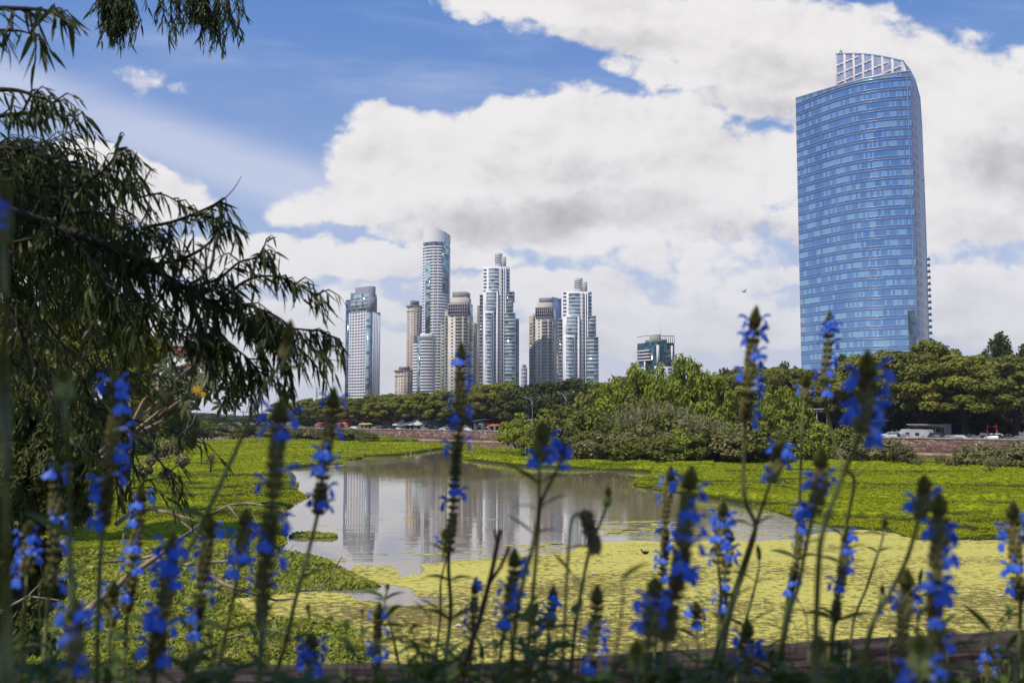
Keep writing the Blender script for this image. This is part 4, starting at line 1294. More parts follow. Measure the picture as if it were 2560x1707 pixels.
def make_tree(name, kind, leaf, seed):
    """unit tree about 1 m high, scaled by its root; children trunk and crown"""
    rs = np.random.RandomState(seed)
    root = empty(name)
    tk, cr = MB(), MB(); tk.smooth = True
    if kind == 'tipa':                                   # wide layered dome, forked trunk
        H, Rr = 16., 8.5
        fork = 3.4 + rs.uniform(-.5, .8)
        limb(tk, (0, 0, -.3), (rs.uniform(-.4, .4), 0, fork), .48, .38, .06, 8, rs=rs)
        tips = []
        for i in range(6):
            a = i * 1.05 + rs.uniform(-.3, .3); rr = rs.uniform(3.2, 5.6); z = rs.uniform(8.5, 12)
            P = limb(tk, (0, 0, fork - .2), (math.cos(a) * rr, math.sin(a) * rr, z), .30, .10, .22, 6, 6, rs=rs)
            for _ in range(3):
                q = P[rs.randint(3, 6)]; e = q + rand_unit(rs, 1)[0] * np.array([2.6, 2.6, .8]) + np.array([0, 0, 1.4])
                limb(tk, q, e, .11, .04, .2, 4, 3, rs=rs); tips.append(e)
        for i in range(74):
            a = rs.uniform(0, 2 * math.pi); q = rs.uniform(0, 1) ** .55
            rr = Rr * q * rs.uniform(.86, 1.0)
            top = 6.6 + (H - 7.6) * math.sqrt(max(0, 1 - (q * .97) ** 2))
            z = top - abs(rs.normal()) * 1.6 if rs.rand() < .72 else rs.uniform(6.2, top)
            s_ = rs.uniform(1.1, 1.9)
            clump(cr, np.array([math.cos(a) * rr, math.sin(a) * rr, z]), s_, int(88 * s_ ** 1.5), .42, .55, .5, 1.5, 0, rs=rs)
        clump(cr, np.array([0, 0, 10.3]), 5.5, 500, .7, .45, .3, 1.3, 0, rs=rs)
        scale = 1 / H
    elif kind == 'round':                                # dense evergreen dome down to the ground
        H = 12.
        limb(tk, (0, 0, -.3), (0, 0, 6), .35, .2, .05, 7, rs=rs)
        for i in range(5):
            a = i * 1.3; limb(tk, (0, 0, 3), (math.cos(a) * 3, math.sin(a) * 3, 7), .16, .05, .2, 5, 4, rs=rs)
        for i in range(60):
            d = rand_unit(rs, 1)[0]; d[2] = abs(d[2]) if rs.rand() < .7 else d[2] * .6
            c = np.array([0, 0, 5.6]) + d * np.array([3.9, 3.9, 5.2]) * rs.uniform(.75, 1.02)
            s_ = rs.uniform(.9, 1.6); clump(cr, c, s_, int(120 * s_), .42, .75, .3, 1.4, 0, rs=rs)
        clump(cr, np.array([0, 0, 5.5]), 3.6, 500, .7, 1.2, .2, 1.3, 0, rs=rs)
        scale = 1 / H
    elif kind == 'poplar':
        H = 15.
        limb(tk, (0, 0, -.3), (0, 0, 13), .32, .06, .02, 7, rs=rs)
        for i in range(10):
            a = i * 2.4; z = 3 + i * .9; limb(tk, (0, 0, z), (math.cos(a) * 1.3, math.sin(a) * 1.3, z + 2.2), .09, .03, .1, 4, 3, rs=rs)
        for i in range(42):
            z = rs.uniform(2.4, 14.2); w = 2.3 * math.sin(min(1, (15.2 - z) / 9) * math.pi / 2) * (1 if z > 4 else .8)
            a = rs.uniform(0, 6.28); c = np.array([math.cos(a) * w * .75, math.sin(a) * w * .75, z])
            clump(cr, c, rs.uniform(.8, 1.25), 110, .38, 1.2, .2, 1.4, 0, rs=rs)
        scale = 1 / H
    elif kind == 'willow':                               # feathery upright plumes that arch over
        H = 13.
        limb(tk, (0, 0, -.3), (.3, 0, 3), .4, .3, .1, 7, rs=rs)
        for i in range(7):
            a = i * .95 + rs.uniform(-.2, .2); rr = rs.uniform(.8, 4.2); z = rs.uniform(7.5, 11.5)
            P = limb(tk, (.3, 0, 2.6), (math.cos(a) * rr, math.sin(a) * rr, z), .22, .05, .15, 5, 5, rs=rs)
        for i in range(78):
            a = rs.uniform(0, 6.28); q = rs.uniform(0, 1) ** .6; rr = 4.6 * q
            top = 3.5 + 9 * math.sqrt(max(0, 1 - (q * .93) ** 2)) + rs.uniform(-1.2, 1.0)
            c = np.array([math.cos(a) * rr, math.sin(a) * rr, top if rs.rand() < .6 else rs.uniform(2.2, top)])
            clump(cr, c, rs.uniform(.6, 1.1), 110, .26, 1.1, .25, 3.2, 0, hang=1.5, rs=rs)
        clump(cr, np.array([0, 0, 6]), 3.2, 600, .5, 1.3, .2, 2.2, 0, rs=rs)
        scale = 1 / H
    elif kind == 'bush':
        H = 4.
        for i in range(7):
            a = i * .9; limb(tk, (math.cos(a) * .3, math.sin(a) * .3, -.2), (math.cos(a) * 1.6, math.sin(a) * 1.6, rs.uniform(1.6, 3)), .07, .02, .2, 4, 4, rs=rs)
        for i in range(46):
            d = rand_unit(rs, 1)[0]; d[2] = abs(d[2])
            c = np.array([0, 0, .7]) + d * np.array([2.3, 2.3, 2.6]) * rs.uniform(.6, 1.0)
            clump(cr, c, rs.uniform(.45, .8), 90, .22, .8, .3, 1.6, 0, rs=rs)
        scale = 1 / H
    for mb in (tk, cr):
        mb.v = [v * scale for v in mb.v]
    tk.build('trunk', BARK, root)
    cr.build('crown', leaf, root)
    return root


PROTO = {}
for key, kind, lf, seeds in (('tipa', 'tipa', L_TIPA, (1, 2, 3)), ('tipay', 'tipa', L_TIPA2, (4, 5)), ('dark', 'round', L_DARK, (6, 7)), ('round', 'round', L_BUSH, (8, 9)), ('poplar', 'poplar', L_DARK, (10,)),
                             ('willow', 'willow', L_WILLOW, (11, 12)), ('bush', 'bush', L_BUSH, (13, 14)), ('gbush', 'bush', L_GREY, (15,)), ('far', 'tipa', L_FAR, (16,)), ('wbush', 'bush', L_WILLOW, (17,))):
    nm = {'tipa': 'rounded_tree', 'tipay': 'rounded_tree', 'dark': 'evergreen_tree', 'round': 'bushy_tree', 'poplar': 'poplar_tree', 'willow': 'willow_tree', 'bush': 'bush', 'gbush': 'bush', 'far': 'distant_tree', 'wbush': 'bush'}[key]
    PROTO[key] = [[make_tree(nm, kind, lf, s_), False, nm] for s_ in seeds]
NUSE = {}


def put_tree(key, x, ytop, Y, label, wid=None, base=None, group=None, cat='tree'):
    """a tree at picture column x and distance Y whose top reaches picture row ytop; wid = crown width in metres"""
    P = PROTO[key]; i = NUSE.get(key, 0); NUSE[key] = i + 1
    pr = P[i % len(P)]
    if not pr[1]: o = pr[0]; pr[1] = True
    else: o = copy_tree(pr[0])
    p = at(x, ytop, Y); z0 = PZ if base is None else base
    h = p[2] - z0
    o.location = (p[0], p[1], z0)
    nat = {'tipa': 17 / 16, 'tipay': 17 / 16, 'far': 17 / 16, 'dark': 9.5 / 12, 'round': 9.5 / 12, 'poplar': 5 / 15, 'willow': 10.5 / 13, 'bush': 5.6 / 4, 'gbush': 5.6 / 4, 'wbush': 5.6 / 4}[key]
    sx = (wid / nat) if wid else h
    o.scale = (sx, sx, h)
    o.rotation_euler = (0, 0, (i * 2.399 + x * .01) % 6.28)
    tag(o, label, cat, group)
    return o


G1 = 'rounded street trees along the promenade'
# front row, right to left: column, top row, distance behind the wall, width, kind, label
FRONT = [
    (2530, 905, 12, 19, 'tipa', 'large spreading tree at the right edge behind the stone wall'),
    (2405, 890, 14, 19, 'tipay', 'large spreading tree with a forked trunk, second from the right edge'),
    (2300, 862, 15, 20, 'tipa', 'tallest domed tree beside the right foot of the huge blue tower'),
    (2190, 878, 15, 18, 'tipay', 'broad domed yellowish tree in front of the right part of the blue tower'),
    (2090, 935, 12, 12, 'tipa', 'smaller leafy tree below the poplar at the foot of the blue tower'),
    (1995, 922, 14, 16, 'tipa', 'low domed tree left of the blue tower foot'),
    (1900, 925, 16, 17, 'tipay', 'domed tree just left of the blue tower, seen behind the flower spikes'),
    (1800, 950, 16, 17, 'tipa', 'dense rounded tree right of the feathery willows'),
    (1700, 960, 22, 15, 'tipa', 'shaded rounded tree behind the rightmost feathery willow'),
    (1600, 965, 24, 16, 'tipa', 'rounded tree behind the middle feathery willow'),
    (1500, 965, 24, 15, 'round', 'rounded green tree behind the leftmost feathery willow'),
    (1425, 952, 14, 14, 'dark', 'dark dense evergreen below the right downtown tower'),
    (1362, 957, 14, 14, 'dark', 'dark dense evergreen tree below the cream and grey towers'),
    (1300, 975, 12, 14, 'dark', 'dark rounded evergreen left of the other two, below the downtown gap'),
    (1240, 968, 12, 17, 'tipa', 'rounded tree below the large stepped tower'),
    (1185, 985, 8, 14, 'tipay', 'yellow green rounded tree left of the large stepped tower foot'),
    (1130, 990, 10, 15, 'tipa', 'rounded tree below the cream tower beside the tallest one'),
    (1075, 998, 8, 14, 'tipa', 'rounded tree below the tallest white tower'),
    (1022, 1000, 8, 14, 'tipay', 'yellowish rounded tree below the small beige block'),
    (968, 1004, 10, 14, 'tipa', 'rounded tree in the gap right of the gridded skyscraper'),
    (918, 1008, 10, 14, 'tipa', 'rounded tree at the foot of the gridded skyscraper, right side'),
    (872, 1010, 12, 13, 'tipay', 'rounded tree at the foot of the gridded skyscraper, left side'),
    (828, 1013, 12, 13, 'tipa', 'rounded tree just left of the gridded skyscraper'),
    (785, 1016, 14, 13, 'tipa', 'rounded tree below the radio mast'),
    (745, 1022, 16, 13, 'tipay', 'rounded tree left of the radio mast'),
    (712, 1024, 18, 13, 'tipa', 'leftmost rounded tree of the promenade row'),
]
for x, yt, off, wd, key, lab in FRONT:
    if x < 1260 and key == 'tipa' and x % 3: key = 'tipay'
    put_tree(key, x, yt - (24 if x < 1260 else 14), wall_Y(x, off), lab, wd * 1.08, group=G1)
BACK = [
    (2580, 882, 42, 20, 'tipa', 'tall tree behind the row at the right edge'), (2470, 893, 44, 20, 'tipa', 'tree in the second row below the small poplars, right'),
    (2360, 905, 44, 20, 'tipa', 'second row tree between the two largest domed trees on the right'), (2250, 905, 46, 20, 'tipa', 'second row tree behind the tallest domed tree'),
    (2140, 925, 46, 18, 'tipa', 'second row tree behind the foot of the blue tower'), (2030, 940, 40, 18, 'tipa', 'second row tree at the left edge of the blue tower'),
    (1940, 918, 44, 18, 'tipa', 'second row tree left of the blue tower'), (1840, 925, 44, 18, 'tipa', 'second row tree above the rounded tree right of the willows'),
    (1750, 945, 46, 17, 'dark', 'second row dark tree behind the flower spike'), (1560, 948, 50, 18, 'tipa', 'second row tree below the green glass block'),
    (1480, 958, 40, 16, 'round', 'second row tree right of the dark evergreens'), (1205, 975, 34, 18, 'tipa', 'second row tree left below the stepped tower'),
    (1150, 984, 34, 17, 'tipa', 'second row tree below the cream tower'), (1100, 985, 34, 17, 'round', 'second row green tree below the tallest tower'),
    (1046, 990, 34, 16, 'tipa', 'second row tree at the foot of the white rounded block'), (985, 990, 36, 17, 'round', 'second row green tree below the small beige block'),
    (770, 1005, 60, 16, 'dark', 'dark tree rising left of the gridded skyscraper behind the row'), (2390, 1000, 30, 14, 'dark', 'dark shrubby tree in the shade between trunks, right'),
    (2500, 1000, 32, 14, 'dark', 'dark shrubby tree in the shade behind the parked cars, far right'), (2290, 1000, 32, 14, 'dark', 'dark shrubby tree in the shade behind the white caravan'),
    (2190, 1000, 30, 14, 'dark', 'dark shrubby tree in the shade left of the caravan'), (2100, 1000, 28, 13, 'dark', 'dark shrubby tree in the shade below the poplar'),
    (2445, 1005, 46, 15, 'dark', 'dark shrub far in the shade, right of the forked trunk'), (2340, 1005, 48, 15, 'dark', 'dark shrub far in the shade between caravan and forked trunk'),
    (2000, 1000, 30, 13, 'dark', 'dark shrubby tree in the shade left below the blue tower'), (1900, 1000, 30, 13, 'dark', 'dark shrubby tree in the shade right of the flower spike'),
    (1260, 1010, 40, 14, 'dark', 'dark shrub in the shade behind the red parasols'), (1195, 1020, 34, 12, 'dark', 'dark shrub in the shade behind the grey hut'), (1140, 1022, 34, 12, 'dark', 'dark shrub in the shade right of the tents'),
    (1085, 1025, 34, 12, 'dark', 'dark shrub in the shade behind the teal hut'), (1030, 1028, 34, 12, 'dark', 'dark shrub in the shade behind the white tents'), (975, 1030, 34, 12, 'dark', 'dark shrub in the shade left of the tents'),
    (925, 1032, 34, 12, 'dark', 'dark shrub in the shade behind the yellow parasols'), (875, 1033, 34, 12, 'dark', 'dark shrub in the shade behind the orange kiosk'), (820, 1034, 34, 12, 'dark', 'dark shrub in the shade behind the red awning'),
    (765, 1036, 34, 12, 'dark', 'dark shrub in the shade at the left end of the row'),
]
for x, yt, off, wd, key, lab in BACK:
    put_tree(key, x, yt - 10, wall_Y(x, off), lab, wd * 1.05, group='second row of trees behind the promenade')
for x, yt, off, wd, lab in [(2108, 885, 50, 6, 'dark poplar standing against the blue tower'), (2140, 898, 56, 5, 'smaller dark poplar just right of the one against the blue tower'), (2498, 831, 60, 7, 'dark poplar rising above the trees near the right edge'), (2462, 872, 64, 4, 'small dark poplar top left of the tall one near the right edge'),
                            (2560, 860, 62, 5, 'dark poplar top cut by the right edge of the photo'), (1958, 903, 62, 6, 'dark poplar top left of the blue tower, nearest to it'), (1912, 916, 60, 6, 'dark rounded poplar top between the flower spike and the blue tower'), (1815, 920, 62, 8, 'dark poplar left of the tallest flower spike'), (1988, 915, 64, 4, 'tiny dark poplar top touching the left edge of the blue tower'),
                            (905, 1000, 30, 4, 'small dark poplar at the right foot of the gridded skyscraper'), (1046, 979, 30, 4, 'small dark poplar at the foot of the white rounded block')]:
    put_tree('poplar', x, yt, wall_Y(x, off), lab, wd, group='dark poplars above the treeline')
# feathery willows in front of the wall, on the island of brambles
for x, yt, Y, wd, lab in [(1585, 918, 165, 11, 'feathery yellow green willow below the left half of the green glass block'), (1698, 898, 160, 13, 'tallest feathery yellow green willow right of the green glass block'), (1770, 935, 160, 10, 'feathery yellow green willow on the right of the tallest one'),
                          (1520, 965, 165, 11, 'small feathery willow on the left of the group'), (1640, 950, 170, 11, 'feathery willow in the middle of the group, lower than its neighbours'), (1955, 975, 150, 11, 'yellow green willow with a dark hollow beneath, behind the flowers right of centre')]:
    put_tree('willow', x, yt, Y, lab, wd, base=.2, group='feathery willows above the thicket')
# distant tree line on the left
k = 0
for x, yt, Y, lab in [(470, 1040, 420, 'leftmost distant tree on the horizon'), (505, 1030, 520, 'distant dark tree at the edge of the left shrub'), (540, 1037, 480, 'distant hazy tree below the tiny pale building'), (575, 1039, 520, 'distant hazy tree left of the tiny crane'), (610, 1037, 500, 'distant hazy tree under the tiny crane'),
                      (645, 1036, 470, 'distant hazy tree behind the tall flower spike'), (680, 1032, 450, 'distant hazy tree at the left end of the promenade trees'), (440, 1036, 480, 'distant tree hidden in the left shrubs'), (400, 1036, 500, 'distant tree farthest to the left')]:
    put_tree('far', x, yt, Y, lab, 30, base=1.2, group='distant trees on the left horizon')

# ------------------------------------------------------------------ the bramble thicket and the bushes in front of the wall
TH = [(1590, 1000, 150, 11, 'bush', 'tall green bush behind the tallest reeds'), (1690, 1000, 152, 11, 'bush', 'tall green bush behind the reeds on the right'), (1510, 1000, 152, 11, 'wbush', 'tall yellow green bush behind the reeds on the left'), (1750, 1010, 148, 10, 'wbush', 'yellow green bush under the right feathery willow'), (1460, 990, 156, 11, 'bush', 'tall dark green bush by the grey street lamp'), (1620, 1075, 131, 7, 'bush', 'green bush wedged among the front grey bushes'), (1700, 1085, 128, 7, 'wbush', 'fresh green bush low in the right half of the thicket'),
      (1385, 1060, 132, 9, 'bush', 'leafy bush at the left tip of the bramble thicket'), (1335, 1090, 132, 5, 'wbush', 'pale green bush overhanging the far left tip of the thicket'), (1420, 1012, 150, 12, 'bush', 'tall leafy bush on the left of the thicket'),
      (1480, 1035, 140, 10, 'bush', 'leafy bush in the left half of the thicket'), (1375, 1030, 158, 8, 'wbush', 'yellow green bush behind the left tip of the thicket'), (1300, 1045, 190, 9, 'wbush', 'round yellow green bush by the quay wall left of the thicket'), (1540, 1050, 134, 9, 'bush', 'dark leafy bush in the middle of the thicket'),
      (1600, 1070, 130, 9, 'gbush', 'grey dry bush at the front of the thicket'), (1660, 1040, 136, 9, 'bush', 'grey dry bush beside the dark one in the thicket'), (1720, 1060, 130, 9, 'gbush', 'grey tangle in the right half of the thicket'),
      (1780, 1065, 128, 9, 'bush', 'green bush low on the right of the thicket'), (1845, 1070, 128, 9, 'gbush', 'greyish bush right of the tall flower stem'), (1900, 1080, 126, 9, 'bush', 'green bush at the right end of the thicket'),
      (1440, 1085, 128, 8, 'bush', 'low leafy bush near the water, left front of the thicket'), (1500, 1095, 126, 8, 'gbush', 'low grey bush near the weed, left of centre of the thicket'), (1570, 1105, 125, 7, 'bush', 'low dark bush at the weed edge, centre of the thicket'),
      (1640, 1100, 125, 8, 'bush', 'low green bush at the weed edge right of centre'), (1850, 1005, 160, 10, 'bush', 'dark leafy bush below the rounded tree right of the willows'), (1990, 1060, 135, 9, 'bush', 'bush between the two flower stems in front of the quay'),
      (2060, 1068, 132, 8, 'wbush', 'yellow green bush left of the stone wall end'), (2120, 1078, 130, 8, 'bush', 'bush in front of the left end of the visible stone wall'), (2170, 1095, 122, 8, 'gbush', 'olive bush low in front of the stone wall'), (2225, 1108, 120, 6, 'gbush', 'small olive bush at the foot of the stone wall'),
      (2470, 1118, 112, 7, 'gbush', 'olive shrub on the weed in front of the stone wall, right'), (2530, 1115, 112, 7, 'gbush', 'olive shrub at the right edge in front of the stone wall'), (2425, 1125, 112, 5, 'gbush', 'smaller olive shrub left of the other two, right side'),
      (760, 1068, 250, 12, 'bush', 'bush on the far bank left of the second flower spike'), (820, 1064, 245, 12, 'gbush', 'grey green bush on the far bank below the gridded skyscraper'), (700, 1064, 260, 12, 'gbush', 'grey green bush on the far bank left of the spikes'),
      (880, 1076, 235, 9, 'bush', 'low bush at the point where the far bank meets the wall'), (640, 1062, 265, 12, 'bush', 'bush on the far bank behind the big flower spike'), (585, 1058, 270, 13, 'gbush', 'grey green bush far left on the far bank'), (520, 1055, 270, 13, 'bush', 'bush at the left end of the far bank'),
      (925, 1085, 228, 6, 'bush', 'small bush at the tip of the far bank'), (470, 1050, 250, 13, 'bush', 'bush farthest left on the far bank'), (855, 1072, 240, 11, 'gbush', 'greyish bush beside the low one on the far bank')]
for x, yt, Y, wd, key, lab in TH:
    put_tree(key, x, yt - 22 if Y < 200 else yt - 8, Y, lab, wd * 1.15, base=0.05, group='bushes along the water', cat='bush')

# dry reeds standing in the middle of the thicket
def reeds(x, Y, w, h, n, label):
    p = at(x, 1100, Y); root = empty('reed_clump', (p[0], p[1], .1), 0, label, 'reeds', 'dry reeds in the thicket')
    m = MB(); rs = rsT
    c = np.stack([rs.normal(size=n) * w * .35, rs.normal(size=n) * w * .25, np.zeros(n)], 1)
    tip = c + np.stack([rs.normal(size=n) * .9 + .3, rs.normal(size=n) * .7, h * rs.uniform(.45, 1.0, n) * np.exp(-(c[:, 0] / (w * .6)) ** 2)], 1)
    dr = tip - c
    for lo, hi in ((.2, .65), (.6, 1.0)):
        mid = c + dr * (lo + hi) / 2
        L = np.linalg.norm(dr, axis=1) * (hi - lo)
        tt_ = dr / np.linalg.norm(dr, axis=1)[:, None]; nn_ = rand_unit(rs, n); nn_ = np.cross(tt_, nn_); nn_ /= np.linalg.norm(nn_, axis=1)[:, None]
        b_ = np.cross(nn_, tt_); wd = .07
        m.quads(np.stack([mid - tt_ * L[:, None] / 2, mid + b_ * wd, mid + tt_ * L[:, None] / 2, mid - b_ * wd], 1))
    k = n * 4
    i = rs.randint(0, n, k); q = rs.uniform(.4, 1, k)[:, None]
    cc = c[i] + dr[i] * q + rs.normal(size=(k, 3)) * .15
    m.quads(leaf_quads(rs, cc, rand_unit(rs, k), .24, 2.6))
    m.build('stalks', mat('dry_reed', (.13, .12, .045), (.36, .32, .16), .5, .8, island=.7, transl=.2), root)


for x, Y, w, h, n, lab in [(1640, 146, 9, 8.8, 900, 'tallest dry brown reed clump in the middle of the thicket'), (1700, 142, 8, 7.8, 800, 'dry reed clump just right of the tallest one'), (1580, 144, 8, 8.4, 800, 'dry reed clump just left of the tallest one'),
                           (1755, 138, 8, 6.6, 800, 'leaning dry reeds on the right slope of the thicket'), (1800, 134, 7, 5.2, 600, 'low dry reeds at the right end of the thicket'), (1530, 140, 7, 6.8, 500, 'dry reeds among leaves on the left slope of the thicket')]:
    reeds(x, Y, w, h, int(n * .6), lab)

# thin twiggy shrubs standing in the weed
def twig_shrub(x, ybase, w, h, label):
    p = on(x, ybase, .3); root = empty('twiggy_shrub', (p[0], p[1], .2), 0, label, 'shrub', 'twiggy shrubs in the weed field')
    s_ = p[1] / F; rs = rsT
    m = MB(); c = MB()
    for i in range(9):
        a = rs.uniform(0, 6.28); e = np.array([math.cos(a) * w * s_ * .4 * rs.rand() ** .5, math.sin(a) * w * s_ * .4, h * s_ * rs.uniform(.6, 1)])
        P = limb(m, (0, 0, 0), e, .03, .012, .15, 4, 4, rs=rs); clump(c, P[-1], w * s_ * .14, 40, .09, .8, .3, 1.6, 0, rs=rs); clump(c, P[-2], w * s_ * .12, 26, .09, .8, .3, 1.6, 0, rs=rs)
    m.build('stem', BARK, root); c.build('leaves', L_GREY, root)


for x, yb, w, h, lab in [(2295, 1168, 50, 30, 'thin twiggy shrub in the weed below the stone wall, left of two'), (2345, 1165, 45, 30, 'thin twiggy shrub in the weed below the stone wall, right of two'), (2480, 1180, 70, 40, 'sparse twiggy shrub in the weed near the right edge'), (2400, 1164, 30, 22, 'tiny twiggy shrub in the weed right of the pair'),
                         (527, 1180, 34, 46, 'small dead shrub in the weed on the left'), (905, 1112, 24, 12, 'tiny shrub on the weed field below the gridded skyscraper'), (2180, 1160, 50, 26, 'low twiggy shrub at the back of the weed field')]:
    twig_shrub(x, yb, w, h, lab)
# ================================================================== THINGS ON THE PROMENADE
def wall_pt(x, off):
    Y = wall_Y(x, off); p = at(x, 1040, Y); return p[0], p[1]


RW = math.atan2(WD[1], WD[0])
GLS = mat('car_glass', (.02, .025, .03), rough=.08, spec=.9)
TYRE = mat('tyre', (.02, .02, .02), rough=.9)
RIM = mat('rim', (.4, .4, .42), rough=.3, metal=.8)


def car_body(prof_h=1.45, L=4.2, w=1.75, suv=False):
    """cross section outlines along the length, narrowed towards the roof"""
    h = prof_h
    xs = [-2.1, -2.05, -1.5, -1.35, -.75, .55, 1.1, 1.95, 2.1] if not suv else [-2.1, -2.08, -2.0, -1.85, -1.0, .6, 1.1, 2.0, 2.1]
    zt = [.55, .88, .95, .98, h, h, .98, .82, .5] if not suv else [.55, .95, 1.0, 1.1, h, h, 1.02, .9, .5]
    m = MB(); rows = []
    for x_, z_ in zip(xs, zt):
        wt = w / 2 * (1 if z_ < 1.05 else .78)
        wb = w / 2
        rows.append([(x_, -wb * .96, .22), (x_, -wb, .55 if z_ > .6 else z_ - .05), (x_, -wb * .97, min(z_, .92) - .02), (x_, -wt, z_), (x_, wt, z_), (x_, wb * .97, min(z_, .92) - .02), (x_, wb, .55 if z_ > .6 else z_ - .05), (x_, wb * .96, .22)])
    n = len(rows); k = 8
    v = [p for r in rows for p in r]
    m.add(v, [(i * k + j, i * k + (j + 1) % k, (i + 1) * k + (j + 1) % k, (i + 1) * k + j) for i in range(n - 1) for j in range(k)])
    m.add(rows[0], [tuple(range(k))]); m.add(rows[-1], [tuple(range(k))])
    return m


def make_car(name, suv):
    root = empty(name)
    h = 1.72 if suv else 1.42
    car_body(h, suv=suv).build('body', mat('car_paint_white', (.70, .70, .70), rough=.25, spec=.7), root)
    w = 1.75
    for s_ in (-1, 1):
        m = MB(); y = s_ * (w / 2 * .90)
        x0, x1 = (-1.75, 1.0) if suv else (-1.2, 1.0)
        m.add([(x0, y * 1.04, 1.0), (x1, y * 1.04, 1.0), (x1 - .5, y * .90, h - .1), (x0 + .35, y * .90, h - .1), (x0, y * .8, 1.0), (x1, y * .8, 1.0), (x1 - .5, y * .8, h - .1), (x0 + .35, y * .8, h - .1)],
              [(0, 1, 2, 3), (7, 6, 5, 4), (0, 4, 5, 1), (1, 5, 6, 2), (2, 6, 7, 3), (3, 7, 4, 0)]); m.build('side_window', GLS, root)
    m = MB(); m.add([(1.12, -.66, .99), (1.12, .66, .99), (.56, .60, h - .05), (.56, -.60, h - .05), (1.16, -.66, 1.0), (1.16, .66, 1.0), (.62, .60, h - .05), (.62, -.60, h - .05)], [(4, 5, 6, 7), (0, 3, 2, 1), (0, 1, 5, 4), (2, 3, 7, 6)]); m.build('windscreen', GLS, root)
    for x_ in (-1.3, 1.3):
        for s_ in (-1, 1):
            m = MB(); a = np.linspace(0, 2 * math.pi, 17)[:-1]
            v = [(x_ + .32 * math.cos(q), s_ * .72, .32 + .32 * math.sin(q)) for q in a] + [(x_ + .32 * math.cos(q), s_ * .92, .32 + .32 * math.sin(q)) for q in a]
            m.add(v, [(i, (i + 1) % 16, 16 + (i + 1) % 16, 16 + i) for i in range(16)]); m.add(v, [tuple(range(16)), tuple(range(16, 32))]); wh = m.build('wheel', TYRE, root)
            m = MB(); m.add([(x_ + .2 * math.cos(q), s_ * .925, .32 + .2 * math.sin(q)) for q in a], [tuple(range(16))]); m.build('rim', RIM, wh)
    for s_ in (-1, 1):
        m = MB(); m.box(2.04, 2.12, s_ * .6 - .14, s_ * .6 + .14, .62, .76); m.build('headlight', RIM, root)
        m = MB(); m.box(-2.13, -2.04, s_ * .65 - .1, s_ * .65 + .1, .7, .88); m.build('tail_light', mat('red_lens', (.3, .01, .01), rough=.3), root)
    return root


CARP = {False: [make_car('parked_car', False), False], True: [make_car('parked_car', True), False]}
PAINTC = {'white': (.70, .70, .70), 'dark': (.02, .022, .026), 'grey': (.16, .17, .18), 'silver': (.42, .43, .45), 'red': (.35, .02, .02), 'blue': (.04, .08, .22)}


def car(x, off, colr, suv, label, rot=0.0):
    p = CARP[suv]
    if not p[1]: o = p[0]; p[1] = True
    else: o = copy_tree(p[0])
    a = wall_pt(x, off); o.location = (a[0], a[1], PZ + .004); o.rotation_euler = (0, 0, RW + rot)
    tag(o, label, 'car', 'cars parked along the quay wall')
    for ch in o.children:
        if ch.name.startswith('body'):
            ch.data = ch.data.copy(); ch.data.materials[0] = mat('car_paint_' + colr, PAINTC[colr], rough=.25, spec=.7)


for a in [(2206, 6, 'white', False, 'white car on the left of the white caravan, farther from it'), (2232, 6, 'silver', True, 'pale car between the white hatchback and the tree trunk'), (2258, 6, 'grey', False, 'grey car right next to the white caravan'),
          (2338, 6, 'dark', True, 'dark van parked between the caravan and the forked tree'), (2376, 6, 'grey', False, 'grey car just right of the forked tree trunk'), (2398, 6, 'silver', False, 'silver car with a lit roof right of the forked trunk'),
          (2420, 6.5, 'dark', False, 'dark car in the middle of the row right of the forked trunk'), (2445, 6.5, 'grey', False, 'small grey car left of the white roofed one'), (2482, 6, 'white', True, 'white roofed car below the small red frame'),
          (2518, 6, 'dark', False, 'dark car left of the one at the edge'), (2550, 6, 'grey', False, 'dark grey car at the right edge of the photo'), (885, 7, 'white', False, 'white car near the orange kiosk'), (1004, 6, 'white', True, 'white van roof beside the white tents'),
          (1108, 6, 'silver', False, 'silver car right of the teal hut'), (1168, 6, 'white', False, 'white car behind the central flower spike'), (1290, 6, 'white', False, 'white car under the right end of the red parasols'), (1182, 9, 'dark', True, 'dark van beside the grey hut'), (952, 6, 'dark', False, 'dark car between the yellow parasols and the red awning'),
          (800, 10, 'red', False, 'red car on the far left behind the flower spike'), (858, 8, 'red', False, 'red car left of the orange kiosk')]:
    car(*a)


def posts(m, w, d, h, r=.05):
    for a in (-1, 1):
        for b in (-1, 1): m.tube([(a * w / 2, b * d / 2, 0), (a * w / 2, b * d / 2, h)], r, 6)


# white caravan with awning
a = wall_pt(2290, 7); root = empty('caravan', (a[0], a[1], PZ), RW + math.pi, 'white boxy caravan parked behind the stone wall on the right', 'caravan')
m = MB(); m.prism([(-3, .55), (3, .5), (3.1, 1.6), (2.8, 2.75), (-2.5, 2.85), (-3.1, 2.2)], -1.15, 1.15, fr=lambda p: np.stack([p[:, 0], p[:, 2], p[:, 1]], 1)); m.build('body', mat('caravan_white', (.42, .42, .43), (.5, .5, .5), .5, .4), root)
for s_ in (-1, 1):
    for q in (-1.7, .3):
        m = MB(); m.box(q, q + .8, s_ * 1.16 - .02, s_ * 1.16 + .02, 1.5, 2.15); m.build('window', GLS, root)
m = MB(); m.box(1.5, 2.15, -1.2, -1.14, .6, 2.4); m.build('door', mat('caravan_door', (.4, .4, .4)), root)
for s_ in (-1, 1):
    m = MB(); m.tube([(0, s_ * .95, .35), (0, s_ * 1.14, .35)], .35, 14); m.build('wheel', TYRE, root)
    m = MB(); m.add([(.35 * math.cos(q), s_ * 1.14, .35 + .35 * math.sin(q)) for q in np.linspace(0, 6.28, 15)[:-1]], [tuple(range(14))]); m.build('wheel_cover', RIM, root)
root.scale = (.85, .85, .8)
